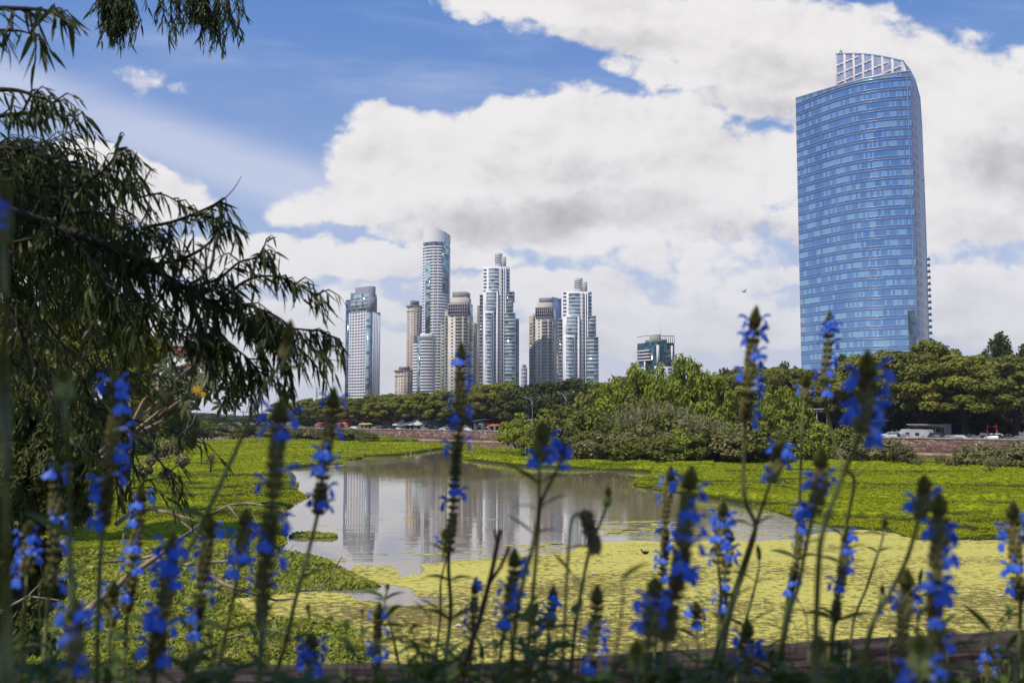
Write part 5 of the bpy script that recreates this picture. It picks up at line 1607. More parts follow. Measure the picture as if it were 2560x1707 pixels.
a = wall_pt(2312, 9); root = empty('snack_stall', (a[0], a[1], PZ), RW, 'snack stall with a striped pale awning and dark counter, right of the white caravan', 'stall')
m = MB(); m.box(-2.3, 2.3, -1.0, 1.0, 0, 1.35); m.build('counter', mat('stall_brown', (.14, .05, .04)), root)
m = MB(); posts(m, 4.6, 2.4, 2.6); m.build('posts', METAL, root)
m = MB(); m.add([(-2.6, -1.6, 2.5), (2.6, -1.6, 2.5), (2.6, 1.4, 3.1), (-2.6, 1.4, 3.1), (-2.6, -1.6, 2.4), (2.6, -1.6, 2.4), (2.6, 1.4, 3.0), (-2.6, 1.4, 3.0)], [(0, 1, 2, 3), (7, 6, 5, 4), (0, 4, 5, 1), (1, 5, 6, 2), (2, 6, 7, 3), (3, 7, 4, 0)]); m.build('awning', mat('awning_white', (.55, .54, .52), (.35, .32, .30), 1.2, stretch=(2.5, .05, .05)), root)
a = wall_pt(2334, 16); root = empty('parked_bus', (a[0], a[1], PZ), RW, 'pale van with a high roof parked behind the snack stall', 'van')
m = MB(); m.prism([(-2.6, .4), (2.6, .4), (2.7, 1.4), (2.1, 2.9), (-2.6, 3.1)], -1.0, 1.0, fr=lambda p: np.stack([p[:, 0], p[:, 2], p[:, 1]], 1)); m.build('body', mat('caravan_white', (.5, .5, .5)), root)
for s_ in (-1, 1):
    m = MB(); m.box(-2.2, 1.6, s_ * 1.01 - .02, s_ * 1.01 + .02, 1.7, 2.5); m.build('side_window', GLS, root)
    for q in (-1.7, 1.7):
        m = MB(); m.tube([(q, s_ * .8, .38), (q, s_ * 1.03, .38)], .38, 12); m.build('wheel', TYRE, root)
root.name = 'parked_van'


def tent(x, off, w, h, colr, label, name='market_tent'):
    a = wall_pt(x, off); root = empty(name, (a[0], a[1], PZ), RW, label, 'tent', 'tents and parasols along the promenade')
    m = MB(); posts(m, w, w, h); m.build('posts', METAL, root)
    m = MB(); e = w / 2 + .15; hh = h + w * .32
    v = [(-e, -e, h), (e, -e, h), (e, e, h), (-e, e, h), (-.35, -.35, hh * .93), (.35, -.35, hh * .93), (.35, .35, hh * .93), (-.35, .35, hh * .93), (0, 0, hh * 1.05), (-e, -e, h - .3), (e, -e, h - .3), (e, e, h - .3), (-e, e, h - .3)]
    m.add(v, [(i, (i + 1) % 4, 4 + (i + 1) % 4, 4 + i) for i in range(4)] + [(9 + i, 9 + (i + 1) % 4, (i + 1) % 4, i) for i in range(4)]); m.add(v, [(4 + i, 4 + (i + 1) % 4, 8) for i in range(4)])
    m.build('canopy', colr, root)


CW = mat('canvas_white', (.70, .68, .66), (.62, .60, .57), .8); CRD = mat('canvas_red', (.45, .045, .03), (.50, .07, .04), .8); CYE = mat('canvas_yellow', (.60, .42, .05), (.62, .48, .12), .8); COR = mat('canvas_orange', (.60, .16, .02)); CTE = mat('teal_paint', (.09, .16, .17), (.13, .21, .22), .5)
tent(1010, 7, 4.2, 2.2, CW, 'white peaked market tent, left of the two')
tent(1047, 7, 5.4, 2.3, CW, 'larger white peaked market tent with an open front, right of the two')


def parasol(x, off, r, h, colr, label):
    a = wall_pt(x, off); root = empty('parasol', (a[0], a[1], PZ), 0, label, 'parasol', 'tents and parasols along the promenade')
    m = MB(); m.tube([(0, 0, 0), (0, 0, h + .1)], .035, 6); m.build('pole', METAL, root)
    m = MB(); n = 8; v = [(r * math.cos(q), r * math.sin(q), h - r * .28) for q in np.linspace(0, 2 * math.pi, n + 1)[:-1]] + [(0, 0, h)] + [(r * math.cos(q), r * math.sin(q), h - r * .28 - .16) for q in np.linspace(0, 2 * math.pi, n + 1)[:-1]]
    m.add(v, [(i, (i + 1) % n, n) for i in range(n)]); m.add(v, [(n + 1 + i, n + 1 + (i + 1) % n, (i + 1) % n, i) for i in range(n)]); m.build('canopy', colr, root)


for i, (x, c_, lab) in enumerate([(1234, COR, 'orange parasol at the left end of the parasol row'), (1243, COR, 'second parasol of the row, orange, right of the leftmost'), (1252, CRD, 'third parasol of the row, red'), (1261, CRD, 'red parasol in the middle of the row, right of the third'), (1270, CRD, 'red parasol second from the right end of the row'), (1280, CRD, 'red parasol at the right end of the row'),
                                  (909, CYE, 'yellow parasol on the left of the yellow pair'), (921, CYE, 'yellow parasol on the right of the yellow pair'), (800, CRD, 'red parasol far left behind the flower spike'), (850, CRD, 'red parasol just left of the orange kiosk')]):
    parasol(x, 5, 1.5, 2.6, c_, lab)


def hut(x, off, w, d, h, colr, roof, label, name='market_hut'):
    a = wall_pt(x, off); root = empty(name, (a[0], a[1], PZ), RW, label, 'hut')
    m = MB(); m.box(-w / 2, w / 2, -d / 2, d / 2, 0, h); m.build('wall', colr, root)
    m = MB(); m.add([(-w * .85, -d * .7, h + .5), (w * .55, -d * .7, h + .05), (w * .55, d * .7, h + .05), (-w * .85, d * .7, h + .5), (-w * .85, -d * .7, h + .6), (w * .55, -d * .7, h + .17), (w * .55, d * .7, h + .17), (-w * .85, d * .7, h + .6)], [(3, 2, 1, 0), (4, 5, 6, 7), (0, 1, 5, 4), (1, 2, 6, 5), (2, 3, 7, 6), (3, 0, 4, 7)]); m.build('roof', roof, root)
    m = MB(); m.box(-w * .3, w * .3, -d / 2 - .03, -d / 2, 1.0, h - .3); m.build('hatch', GLS, root)
    m = MB(); m.box(-w * .35, w * .35, d / 2, d / 2 + .03, 1.0, h - .3); m.build('hatch', GLS, root)
    m = MB(); m.box(-w / 2 - .03, -w / 2, -.4, .4, .05, 2.0); m.build('door', GREYR, root)


hut(1088, 7, 3.0, 2.6, 2.9, CTE, BROWNR, 'teal hut with a sloping brown roof, right of the white tents')
hut(1205, 7, 3.2, 2.6, 3.1, CTE, GREYR, 'grey teal hut left of the red parasols')
hut(866, 6, 2.2, 2.2, 2.9, COR, CRD, 'bright orange red kiosk behind the second flower spike')
hut(972, 8, 3.0, 2.4, 2.6, CTE, CRD, 'low hut with a sloping red roof left of the white tents')
hut(828, 8, 3.0, 2.4, 2.4, CTE, GREYR, 'small teal hut at the left end of the stalls')
hut(1330, 8, 4.4, 3, 3.2, GREYR, WHITE, 'hut with a bright flat white roof beside the left tip of the thicket')
hut(2168, 7, 4.2, 3, 3.2, CTE, GREYR, 'teal hut among the trees at the left end of the visible wall')
hut(1222, 7, 1.6, 1.6, 2.0, BROWNR, CRD, 'little brown stand between the grey hut and the parasols')

# red frame, lamp posts, shaded pergola
a = wall_pt(2479, 10); root = empty('play_frame', (a[0], a[1], PZ), RW, 'small bright red metal frame above the white roofed car', 'frame')
m = MB(); m.tube([(-.7, 0, 0), (-.7, 0, 3.3)], .09, 6); m.build('post', CRD, root)
m = MB(); m.tube([(.7, 0, 0), (.7, 0, 3.3)], .09, 6); m.build('post', CRD, root)
m = MB(); m.tube([(-.7, 0, 2.8), (.7, 0, 2.8)], .09, 6); m.build('crossbar', CRD, root)
a = wall_pt(2030, 8); root = empty('pergola', (a[0], a[1], PZ), RW, 'pale pergola frame in the shade behind the two flower stems', 'pergola')
for q in (-3, -1, 1, 3):
    m = MB(); m.box(q - .07, q + .07, -.07, .07, 0, 5.2); m.build('post', CONC, root)
m = MB(); m.box(-3.6, 3.6, -.1, .1, 5.2, 5.45); m.build('beam', CONC, root)
m = MB(); m.box(-3.6, 3.6, 1.9, 2.1, 5.6, 5.8); m.build('beam', CONC, root)


def lamp(x, off, h, label):
    a = wall_pt(x, off); root = empty('street_lamp', (a[0], a[1], PZ), RW, label, 'lamp', 'street lamps of the promenade')
    m = MB(); m.tube([(0, 0, 0), (0, 0, h)], [.14, .08], 8); m.build('pole', METAL, root)
    for s_ in (-1, 1):
        m = MB(); m.tube([(0, 0, h * .78), (s_ * .8, 0, h * .93), (s_ * 2.4, 0, h * .97)], .05, 5); m.build('arm', METAL, root)
        m = MB(); m.box(s_ * 2.4 - .35, s_ * 2.4 + .35, -.13, .13, h * .96, h * .985); m.build('lamp_head', METAL, root)


lamp(1521, -14, 9.5, 'grey two armed street lamp rising left of the willows')
lamp(1415, 1.5, 10, 'two armed street lamp before the dark evergreens')
lamp(1331, 1.5, 9, 'two armed street lamp left of the evergreens')
lamp(1148, 1.5, 9, 'street lamp by the wall right of the teal hut')
a = at(1521, 1040, 175)

# bird in the sky, water bird and litter on the duckweed
p = at(1860, 730, 95); root = empty('flying_bird', tuple(p), R(20), 'small pale bird in flight left of the blue tower', 'bird')
bm_ = mat('bird_feather', (.20, .19, .18), (.45, .43, .40), 8, .8)
m = MB(); m.tube([(-.22, 0, 0), (-.12, 0, .01), (0, 0, .02), (.12, 0, .015), (.19, 0, .03), (.24, 0, .02)], [.012, .045, .06, .045, .035, .005], 8); m.smooth = True; m.build('body', bm_, root)
for s_ in (-1, 1):
    m = MB(); m.add([(.08, s_ * .03, .03), (.12, s_ * .22, .16), (.02, s_ * .42, .30), (-.06, s_ * .24, .13), (-.08, s_ * .03, .02)], [(0, 1, 2, 3, 4)]); m.build('wing', bm_, root)
m = MB(); m.add([(-.18, -.02, 0), (-.34, -.06, 0), (-.34, .06, 0), (-.18, .02, 0)], [(0, 1, 2, 3)]); m.build('tail', bm_, root)
p = on(1613, 1384, .02); root = empty('water_bird', (p[0], p[1], .02), R(175), 'small black water bird on the duckweed', 'bird')
bk = mat('black_feather', (.012, .012, .014), rough=.7)
m = MB(); m.tube([(-.17, 0, .10), (-.10, 0, .06), (0, 0, .06), (.10, 0, .07), (.14, 0, .14), (.15, 0, .18), (.19, 0, .185), (.215, 0, .18)], [.01, .05, .075, .05, .03, .032, .022, .004], 8); m.smooth = True; m.build('body', bk, root)
m = MB(); m.tube([(.20, 0, .182), (.235, 0, .176)], [.010, .003], 5); m.build('beak', CRD, root)


def litter(x, y, kind, label):
    p = on(x, y, .02); s_ = .16
    if kind == 'bottle':
        root = empty('plastic_bottle', (p[0], p[1], .035), R(15), label, 'bottle')
        m = MB(); m.tube([(-.12, 0, 0), (-.115, 0, 0), (.06, 0, 0), (.10, 0, 0), (.12, 0, 0)], [.0, .034, .034, .014, .013], 10); m.smooth = True; m.build('body', mat('clear_plastic', (.6, .65, .66), rough=.15), root)
        m = MB(); m.tube([(.12, 0, 0), (.135, 0, 0)], .015, 8); m.build('cap', mat('blue_cap', (.1, .3, .4)), root)
    else:
        m = MB(); rs = rsT; n = 9; v = [(math.cos(q) * .11 * rs.uniform(.6, 1.2), math.sin(q) * .09 * rs.uniform(.6, 1.2), rs.uniform(0, .05)) for q in np.linspace(0, 6.28, n + 1)[:-1]] + [(0, 0, .06)]
        m.add(v, [(i, (i + 1) % n, n) for i in range(n)]); o = m.build('plastic_scrap', mat('white_plastic', (.62, .60, .60), rough=.4), None); o.location = p; tag(o, label, 'litter')


litter(1430, 1528, 'bottle', 'clear plastic bottle floating on the duckweed'); litter(1452, 1612, 'scrap', 'white plastic scrap near the log, in front of the bottle')
litter(1482, 1434, 'scrap', 'white scrap in the middle of the duckweed'); litter(1325, 1614, 'scrap', 'pale scrap near the log, left of centre'); litter(2502, 1488, 'scrap', 'white speck of plastic near the right edge of the duckweed'); litter(1990, 1498, 'scrap', 'pinkish white scrap between the flower stems on the right')
litter(1145, 1564, 'scrap', 'small pale scrap in front of the weed bed, left of centre')
# ================================================================== LEFT SIDE: shrubs, castor plant, dead branches, the overhanging willow
rsL = np.random.RandomState(21)
L_OL = leafmat('olive_leaf', (.11, .115, .016), (.32, .30, .045))
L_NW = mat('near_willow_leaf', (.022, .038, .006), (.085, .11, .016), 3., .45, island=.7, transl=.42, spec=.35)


def big_shrub(name, clumps, Y, leaf, label, n=220, size=.10, hang=0.6, aspect=3.0, cat='tree', ground=0.5, org_px=(60, 1180)):
    """clumps: list of (x, y, radius px) in the picture; placed around distance Y with real depth"""
    xs = [c[0] for c in clumps]; p0 = at(float(np.mean(xs)), 1000, Y)
    root = empty(name, (p0[0], p0[1], ground), 0, label, cat)
    o0 = np.array([p0[0], p0[1], ground]); s_ = Y / F
    m = MB(); tk = MB(); rs = rsL
    org = at(org_px[0], org_px[1], Y) - o0 if org_px else np.array([0, 0, 1.2])
    limb(tk, (org[0] - .3, 0, -.5), org, .14, .10, .1, 7, rs=rs)
    for i, (x, y, r) in enumerate(clumps):
        for k in range(2):
            yy = Y + rs.uniform(-1, 1) * r * s_ * .9
            c = at(x + rs.uniform(-.2, .2) * r, y + rs.uniform(-.2, .2) * r, yy) - o0
            rr = r * s_ * (1 if k == 0 else .8)
            sub = max(3, int(r / 9))
            for q in range(sub):
                d = rand_unit(rs, 1)[0] * rs.uniform(.4, .95)
                cc = c + d * rr
                clump(m, cc, rr * .42, int(n / sub * 1.6), size, .8, .5, aspect, 0, hang=hang, rs=rs)
            if k == 0: limb(tk, org, c, .035, .008, .2, 5, 5, rs=rs)
    m2 = m
    tk.build('trunk', BARK, root); m2.build('crown', leaf, root)
    return root


big_shrub('shrubby_willow', [(30, 800, 80), (130, 790, 80), (220, 800, 70), (290, 780, 55), (330, 800, 40), (80, 900, 90), (180, 900, 90), (270, 890, 70), (330, 870, 40), (60, 1000, 90), (170, 1000, 80), (280, 990, 70), (350, 960, 45), (20, 1090, 90)],
          45, L_OL, 'tall olive green feathery tree behind the dark willow on the left', 1400, .14, .4, 2.6)
big_shrub('shrubby_willow', [(355, 860, 32), (395, 850, 22), (420, 868, 24), (380, 900, 36), (340, 930, 40), (400, 950, 34)], 60, L_OL, 'smaller thin crowned tree just left of the castor oil plant', 300, .24, .5, 2.2, org_px=(330, 1130))
big_shrub('shrubby_willow', [(440, 1010, 36), (400, 1030, 45), (455, 1055, 36), (350, 1050, 55), (420, 1090, 45), (300, 1080, 60), (240, 1080, 60), (340, 1110, 45), (470, 1085, 24)], 140, leafmat('fresh_leaf', (.07, .11, .012), (.19, .22, .02)), 'rounded green shrub at the edge of the weed field on the left', 500, .5, 1.2, 2.4, ground=.1, org_px=(380, 1125))
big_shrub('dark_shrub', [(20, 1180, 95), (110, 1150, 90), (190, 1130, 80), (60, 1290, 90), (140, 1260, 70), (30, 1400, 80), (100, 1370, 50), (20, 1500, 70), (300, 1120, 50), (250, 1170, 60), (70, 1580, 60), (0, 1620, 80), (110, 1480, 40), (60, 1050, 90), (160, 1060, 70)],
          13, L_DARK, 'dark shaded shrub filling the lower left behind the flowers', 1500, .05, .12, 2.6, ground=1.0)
big_shrub('twiggy_bush', [(400, 1130, 34), (440, 1110, 30), (450, 1150, 22), (370, 1160, 30), (420, 1190, 20)], 90, L_GREY, 'grey twiggy bush at the left edge of the weed field', 200, .22, .2, 2.5, cat='bush', ground=.2, org_px=(405, 1195))

# ---- castor oil plant with star leaves
def star_leaf(m, c, nrm, up, r, mi=0):
    n_ = nrm / np.linalg.norm(nrm); t_ = up - n_ * (up @ n_); t_ /= np.linalg.norm(t_); b_ = np.cross(n_, t_)
    v = [c]; f = []
    L = 8
    for i in range(L):
        a = math.pi * (.12 + .25 * i) - math.pi * .0
        a = -2.55 + i * 5.1 / (L - 1)
        rr = r * (1 - .35 * abs(a) / 2.6)
        def pt(ang, q, dz=0): return c + (t_ * math.cos(ang) + b_ * math.sin(ang)) * q + n_ * dz
        k = len(v)
        v += [pt(a - .34, rr * .42, 0), pt(a - .22, rr * .70, -.02 * r), pt(a, rr, -.18 * r), pt(a + .22, rr * .70, -.02 * r), pt(a + .34, rr * .42, 0), pt(a, rr * .6, .05 * r)]
        f += [(0, k, k + 5), (0, k + 5, k + 4), (k, k + 1, k + 5), (k + 1, k + 2, k + 5), (k + 2, k + 3, k + 5), (k + 3, k + 4, k + 5)]
    m.add(v, f, mi)


L_CAST = mat('castor_leaf', (.050, .070, .016), (.15, .14, .05), 4, .45, island=.6, transl=.3, spec=.4)
YC = 9.0
p0 = at(330, 1000, YC); root = empty('castor_oil_plant', (p0[0], p0[1], 2.6), 0, 'castor oil plant with big star shaped leaves and one yellow leaf below the willow tip', 'plant')
o0 = np.array([p0[0], p0[1], 2.6])
m = MB()
for pl in ([(240, 1140), (330, 1060), (400, 1000), (450, 940), (500, 900)], [(250, 1150), (310, 1100), (370, 1050), (420, 1010), (455, 990)], [(400, 1040), (440, 1010), (482, 978), (500, 940)], [(300, 1120), (360, 1000), (420, 940), (450, 890)], [(420, 930), (500, 900), (560, 930), (575, 980)], [(330, 1090), (410, 1050), (430, 1010), (440, 950)]):
    P = [at(x, y, YC + rsL.uniform(-.15, .15)) - o0 for x, y in pl]
    m.tube(P, np.linspace(.022, .008, len(P)), 6)
m.build('stem', mat('castor_stem', (.12, .08, .05), (.30, .22, .16), 6, .7), root)
m = MB()
for x, y, r in [(490, 905, 40), (440, 880, 30), (530, 880, 30), (462, 935, 36), (520, 935, 40), (560, 925, 34), (585, 955, 30), (540, 965, 40), (500, 965, 34), (450, 965, 34), (430, 990, 34), (470, 1000, 34), (415, 950, 30), (575, 990, 26), (555, 1010, 22), (600, 980, 22), (590, 1015, 14),
                (470, 870, 24), (505, 860, 22), (560, 890, 22), (420, 920, 28), (485, 960, 34), (540, 915, 26), (600, 935, 20), (400, 985, 26), (455, 1020, 24)]:
    Yl = YC + rsL.uniform(-.5, .5)
    nr = np.array([rsL.uniform(-.5, .5), -.75, rsL.uniform(.1, .9)])
    star_leaf(m, at(x, y, Yl) - o0, nr, np.array([rsL.uniform(-.6, .6), .1, -1.0]), r * YC / F * 1.7)
m.build('leaves', L_CAST, root)
m = MB()
star_leaf(m, at(492, 972, YC - .5) - o0, np.array([.2, -1, .3]), np.array([.3, 0, -1.]), 17 * YC / F)
star_leaf(m, at(508, 985, YC - .5) - o0, np.array([-.2, -1, .1]), np.array([-.3, 0, -1.]), 11 * YC / F)
m.build('yellow_leaf', mat('yellow_leaf', (.75, .38, .01), (.80, .50, .03), 8, .5, transl=.4), root)['label'] = 'bright yellow withered leaf'
m = MB()
for i in range(60):
    c = at(490 + rsL.normal() * 20, 880 + rsL.normal() * 9, YC + rsL.uniform(-.3, .3)) - o0
    clump(m, c, .035, 10, .03, .8, 0, 1.2, 0, rs=rsL)
m.build('seed_head', mat('seed_red', (.30, .09, .08), (.42, .2, .17), 5), root)

# ---- dead branches lying over the weed
DEAD = mat('dead_wood', (.14, .10, .075), (.36, .27, .20), 5, .85, bump=.3)


def dead_branch(lines, Y, label, r=.02):
    p0 = at(*lines[0][0], Y); root = empty('dead_branch', tuple(p0), 0, label, 'branch')
    for i, pl in enumerate(lines):
        m = MB(); n = len(pl)
        P = [at(x, y, Y + .25 * math.sin(k * 1.3 + i)) - p0 for k, (x, y) in enumerate(pl)]
        # refine with slight kinks
        Q_ = [P[0]]
        for a, b in zip(P[:-1], P[1:]): Q_ += [(a + b) / 2 + rsL.normal(size=3) * np.linalg.norm(b - a) * .02, b]
        m.tube(Q_, np.linspace(r, r * .35, len(Q_)) * (1 if i == 0 else .6), 6); m.build('branch' if i == 0 else 'twig', DEAD, root)


dead_branch([[(190, 1550), (245, 1500), (320, 1440), (380, 1400), (450, 1345), (500, 1310)], [(400, 1385), (330, 1400), (260, 1405)], [(380, 1400), (470, 1412), (590, 1400), (640, 1395)], [(520, 1430), (560, 1460), (620, 1480), (690, 1500), (740, 1495)]], 11, 'thick bent dead branch lying over the weed, lower left', .045)
dead_branch([[(290, 1310), (330, 1280), (380, 1272), (430, 1282), (500, 1305), (540, 1320)], [(430, 1282), (500, 1340), (560, 1350), (600, 1400)], [(340, 1276), (310, 1330), (300, 1390)]], 13, 'thin arching dead twig above the left weed bed', .03)
dead_branch([[(530, 1285), (570, 1262), (620, 1257), (680, 1268), (740, 1290)], [(620, 1257), (640, 1300), (650, 1340)], [(570, 1262), (600, 1300), (640, 1330), (660, 1370)]], 13, 'arched bare twig against the green weed left of the big flower spike', .018)
dead_branch([[(540, 1470), (600, 1440), (650, 1450), (720, 1480)], [(560, 1455), (600, 1500), (640, 1560)], [(600, 1440), (580, 1400), (560, 1370)], [(650, 1450), (690, 1420), (735, 1360)]], 12, 'tangle of thin pale twigs in front of the leafy mound', .016)
dead_branch([[(560, 1600), (620, 1580), (680, 1570), (740, 1590)], [(620, 1580), (600, 1620), (560, 1650)], [(640, 1577), (680, 1610), (720, 1615)]], 12, 'small pale twigs on the weed just above the log on the left', .012)
dead_branch([[(740, 1478), (800, 1465), (835, 1430), (855, 1390)], [(800, 1465), (830, 1445), (850, 1400)]], 18, 'thin curved twig rising from the leafy mound', .018)
dead_branch([[(370, 1150), (420, 1145), (470, 1142)], [(300, 1160), (370, 1150)], [(420, 1145), (430, 1110), (480, 1060), (500, 1010)], [(440, 1128), (470, 1060), (482, 1010)]], 18, 'bare pale twigs at the edge of the shrubs by the weed field', .022)
dead_branch([[(0, 1530), (70, 1490), (150, 1500)], [(70, 1490), (110, 1450), (100, 1400)]], 9, 'dead twig in the dark undergrowth at the far left', .015)

# long grass in the dark undergrowth on the left
p0 = at(60, 1550, 9); root = empty('grass_tuft', (p0[0], p0[1], 1.6), 0, 'arching tuft of long grass in the dark lower left corner', 'grass')
m = MB(); n = 420
c = np.stack([rsL.normal(size=n) * .55, rsL.normal(size=n) * .3, rsL.uniform(.0, .5, n)], 1)
for seg in range(4):
    a = rsL.RandomState if False else None
ang = rsL.uniform(0, 6.28, n); out = np.stack([np.cos(ang), np.sin(ang) * .6, np.zeros(n)], 1); Lg = rsL.uniform(.5, 1.3, n)
pts = [c + out * (Lg * q)[:, None] * .8 + np.array([0, 0, 1]) * (Lg * (q * 1.5 - q * q * 1.25))[:, None] for q in (0, .3, .6, .85, 1.0)]
side = np.cross(out, np.array([0, 0, 1.]))
for i in range(4):
    w0, w1 = .012 * (1 - i * .2), .012 * (1 - (i + 1) * .22)
    m.quads(np.stack([pts[i] - side * w0, pts[i] + side * w0, pts[i + 1] + side * w1, pts[i + 1] - side * w1], 1))
m.build('blades', mat('grass_blade', (.06, .09, .02), (.20, .22, .06), 2, .6, island=.8, transl=.3), root)

# ================================================================== THE OVERHANGING WILLOW
WB = mat('willow_bark', (.020, .016, .012), (.05, .04, .03), 6, .9, bump=.4)
wil = empty('overhanging_willow', tuple(at(-900, 1500, 3.5)), 0, 'dark overhanging willow with long narrow hanging leaves on the left', 'tree')
W0 = np.array(wil.location)
LM = MB(); TM = MB()


def leaves_along(P, dens, ln, droop=.64, m=LM, start=.0, rs=rsL, wid=.072):
    """narrow curved leaves hanging from a twig polyline P"""
    P = np.asarray(P); seg = np.linalg.norm(np.diff(P, axis=0), axis=1); L = seg.sum(); n = max(2, int(L * dens))
    cum = np.r_[0, np.cumsum(seg)]
    t_ = (start + (1 - start) * (np.arange(n) + rs.uniform(0, 1, n)) / n) * L
    base = np.stack([np.interp(t_, cum, P[:, k]) for k in range(3)], 1)
    tan = P[-1] - P[0]; tan = tan / (np.linalg.norm(tan) + 1e-9)
    d = rand_unit(rs, n) * .50 + np.array([0, 0, -droop]) + tan * .40
    d /= np.linalg.norm(d, axis=1)[:, None]
    l_ = ln * .84 * rs.uniform(.55, 1.25, n)
    side = np.cross(d, rand_unit(rs, n)); side /= np.linalg.norm(side, axis=1)[:, None]
    curl = np.cross(side, d) * rs.uniform(-.35, .35, n)[:, None] + np.array([0, 0, -.14])
    w_ = (l_ * wid * rs.uniform(.7, 1.25, n))[:, None]
    st = [base + d * (l_ * q)[:, None] + curl * (l_ * q * q)[:, None] for q in (0, .3, .62, 1.0)]
    a1, b1 = st[1] - side * w_, st[1] + side * w_; a2, b2 = st[2] - side * w_ * .8, st[2] + side * w_ * .8
    fold = np.cross(side, d) * w_ * .5
    m.quads(np.stack([st[0], a1, st[1] + fold, b1], 1)); 
    m.quads(np.stack([a1, a2, st[2] + fold * .7, st[1] + fold], 1)); m.quads(np.stack([st[1] + fold, st[2] + fold * .7, b2, b1], 1))
    m.quads(np.stack([a2, st[3], b2, st[2] + fold * .7], 1))


def smooth(P, k=6):
    P = np.asarray(P, float); n = len(P); out = []
    for i in range(n - 1):
        p0, p1, p2, p3 = P[max(i - 1, 0)], P[i], P[i + 1], P[min(i + 2, n - 1)]
        for t_ in np.linspace(0, 1, k, endpoint=False):
            out.append(.5 * ((2 * p1) + (-p0 + p2) * t_ + (2 * p0 - 5 * p1 + 4 * p2 - p3) * t_ ** 2 + (-p0 + 3 * p1 - 3 * p2 + p3) * t_ ** 3))
    out.append(P[-1]); return np.array(out)


def wlimb(pts, r0, r1, tw=0, twl=.3, ln=.10, dens=70, bare=False, twd=None, own='limb', lstart=0.0, direct=60, rs=rsL, spread=1.0):
    """pts: (x, y, Y) picture column, row and distance"""
    P = smooth([at(x, y, Y) for x, y, Y in pts])
    m = MB(); m.smooth = True; m.tube(P - W0, np.linspace(r0, r1, len(P)), 6); m.build(own, WB, wil)
    if bare: return P
    if direct: leaves_along(P - W0, direct, ln, start=lstart)
    T_ = P[-1] - P[0]; T_ /= np.linalg.norm(T_)
    for i in range(tw):
        q = P[int(len(P) * (lstart + (1 - lstart) * rs.uniform(0.02, .98)))]
        d = T_ * rs.uniform(.3, 1.1) + rand_unit(rs, 1)[0] * .65 * spread + np.array([0, 0, -.14 if twd is None else twd])
        d /= np.linalg.norm(d); L = twl * rs.uniform(.35, 1.15) * .72
        S_ = np.array([q, q + d * L * .5 + np.array([0, 0, .015]), q + d * L * .85 + np.array([0, 0, -.04 * L * 3]), q + d * L + np.array([0, 0, -.10 * L * 3])]) - W0
        TM.tube(S_, [.004, .003, .002, .001], 4)
        leaves_along(S_, dens, ln)
    return P


D1 = 3.9
# main bough and its branches (coordinates are in the 2560 px picture)
wlimb([(-500, 330, 3.4), (-150, 470, 3.6), (120, 560, D1), (260, 610, D1), (370, 665, D1 + .1), (480, 730, D1 + .2), (590, 790, D1 + .3), (690, 850, D1 + .3)], .028, .005, 62, .33, .105, 62, own='bough', lstart=.25)
wlimb([(590, 790, 4.15), (660, 812, 4.1), (740, 822, 4.1), (800, 828, 4.1), (838, 845, 4.1)], .008, .002, 16, .14, .10, 60, lstart=.1, spread=.6)
wlimb([(520, 750, 4.1), (600, 760, 4.0), (690, 790, 4.0), (760, 850, 4.0), (800, 890, 4.0)], .008, .002, 20, .18, .10, 60)
wlimb([(800, 895, 4.0), (830, 900, 4.0), (858, 902, 4.0)], .0025, .001, bare=True, own='bare_twig')
wlimb([(280, 620, 4), (340, 575, 3.9), (430, 555, 3.9), (520, 520, 3.9), (560, 495, 3.9)], .010, .0035, 14, .16, .10, 60, lstart=.1, twd=-.9)
wlimb([(510, 532, 3.9), (545, 510, 3.9), (580, 478, 3.9), (604, 441, 3.9)], .0035, .001, bare=True, own='bare_twig')
wlimb([(330, 500, 3.9), (400, 485, 3.9), (460, 515, 3.9), (500, 540, 3.9)], .005, .002, 5, .10, .09, 60, direct=38, spread=.6)
wlimb([(370, 665, 4), (460, 645, 3.9), (520, 610, 3.9), (545, 570, 3.9), (560, 560, 3.9)], .009, .002, 16, .18, .10, 66)
wlimb([(460, 720, 4.1), (540, 700, 4), (600, 655, 4), (650, 645, 4), (655, 640, 4)], .008, .002, 20, .2, .10, 60)
wlimb([(540, 760, 4.1), (610, 705, 4), (670, 690, 4), (730, 705, 4), (780, 735, 4), (795, 745, 4)], .007, .002, 18, .16, .095, 56, spread=.7)
wlimb([(430, 700, 4.0), (490, 780, 4.0), (520, 850, 4.0), (600, 880, 4.1), (650, 930, 4.1)], .010, .003, 26, .24, .11, 66)
wlimb([(300, 640, 4.0), (330, 720, 3.9), (400, 790, 3.9), (470, 850, 3.9)], .008, .003, 22, .25, .10, 70)
wlimb([(150, 570, 3.9), (220, 640, 3.8), (270, 720, 3.8), (300, 780, 3.8)], .009, .003, 20, .25, .10, 70)
# upper sprays
wlimb([(-300, 250, 3.5), (-100, 230, 3.5), (30, 225, 3.5), (100, 245, 3.5), (140, 262, 3.5)], .014, .002, 10, .14, .105, 52, lstart=.4, direct=46, spread=.6)
wlimb([(-200, 330, 3.6), (0, 290, 3.6), (100, 285, 3.6), (190, 292, 3.6)], .012, .002, 12, .16, .10, 52, lstart=.3, direct=46, spread=.6)
wlimb([(-300, 400, 3.7), (-50, 370, 3.7), (90, 380, 3.7), (200, 415, 3.7)], .014, .002, 24, .22, .10, 60, lstart=.3)
wlimb([(-300, 480, 3.8), (0, 450, 3.7), (160, 470, 3.7), (240, 440, 3.7), (280, 400, 3.7), (290, 372, 3.7)], .012, .002, 22, .20, .105, 48, lstart=.3)
wlimb([(200, 500, 3.8), (270, 480, 3.8), (330, 460, 3.8), (362, 458, 3.8)], .005, .0015, 7, .12, .09, 46, direct=36, spread=.7)
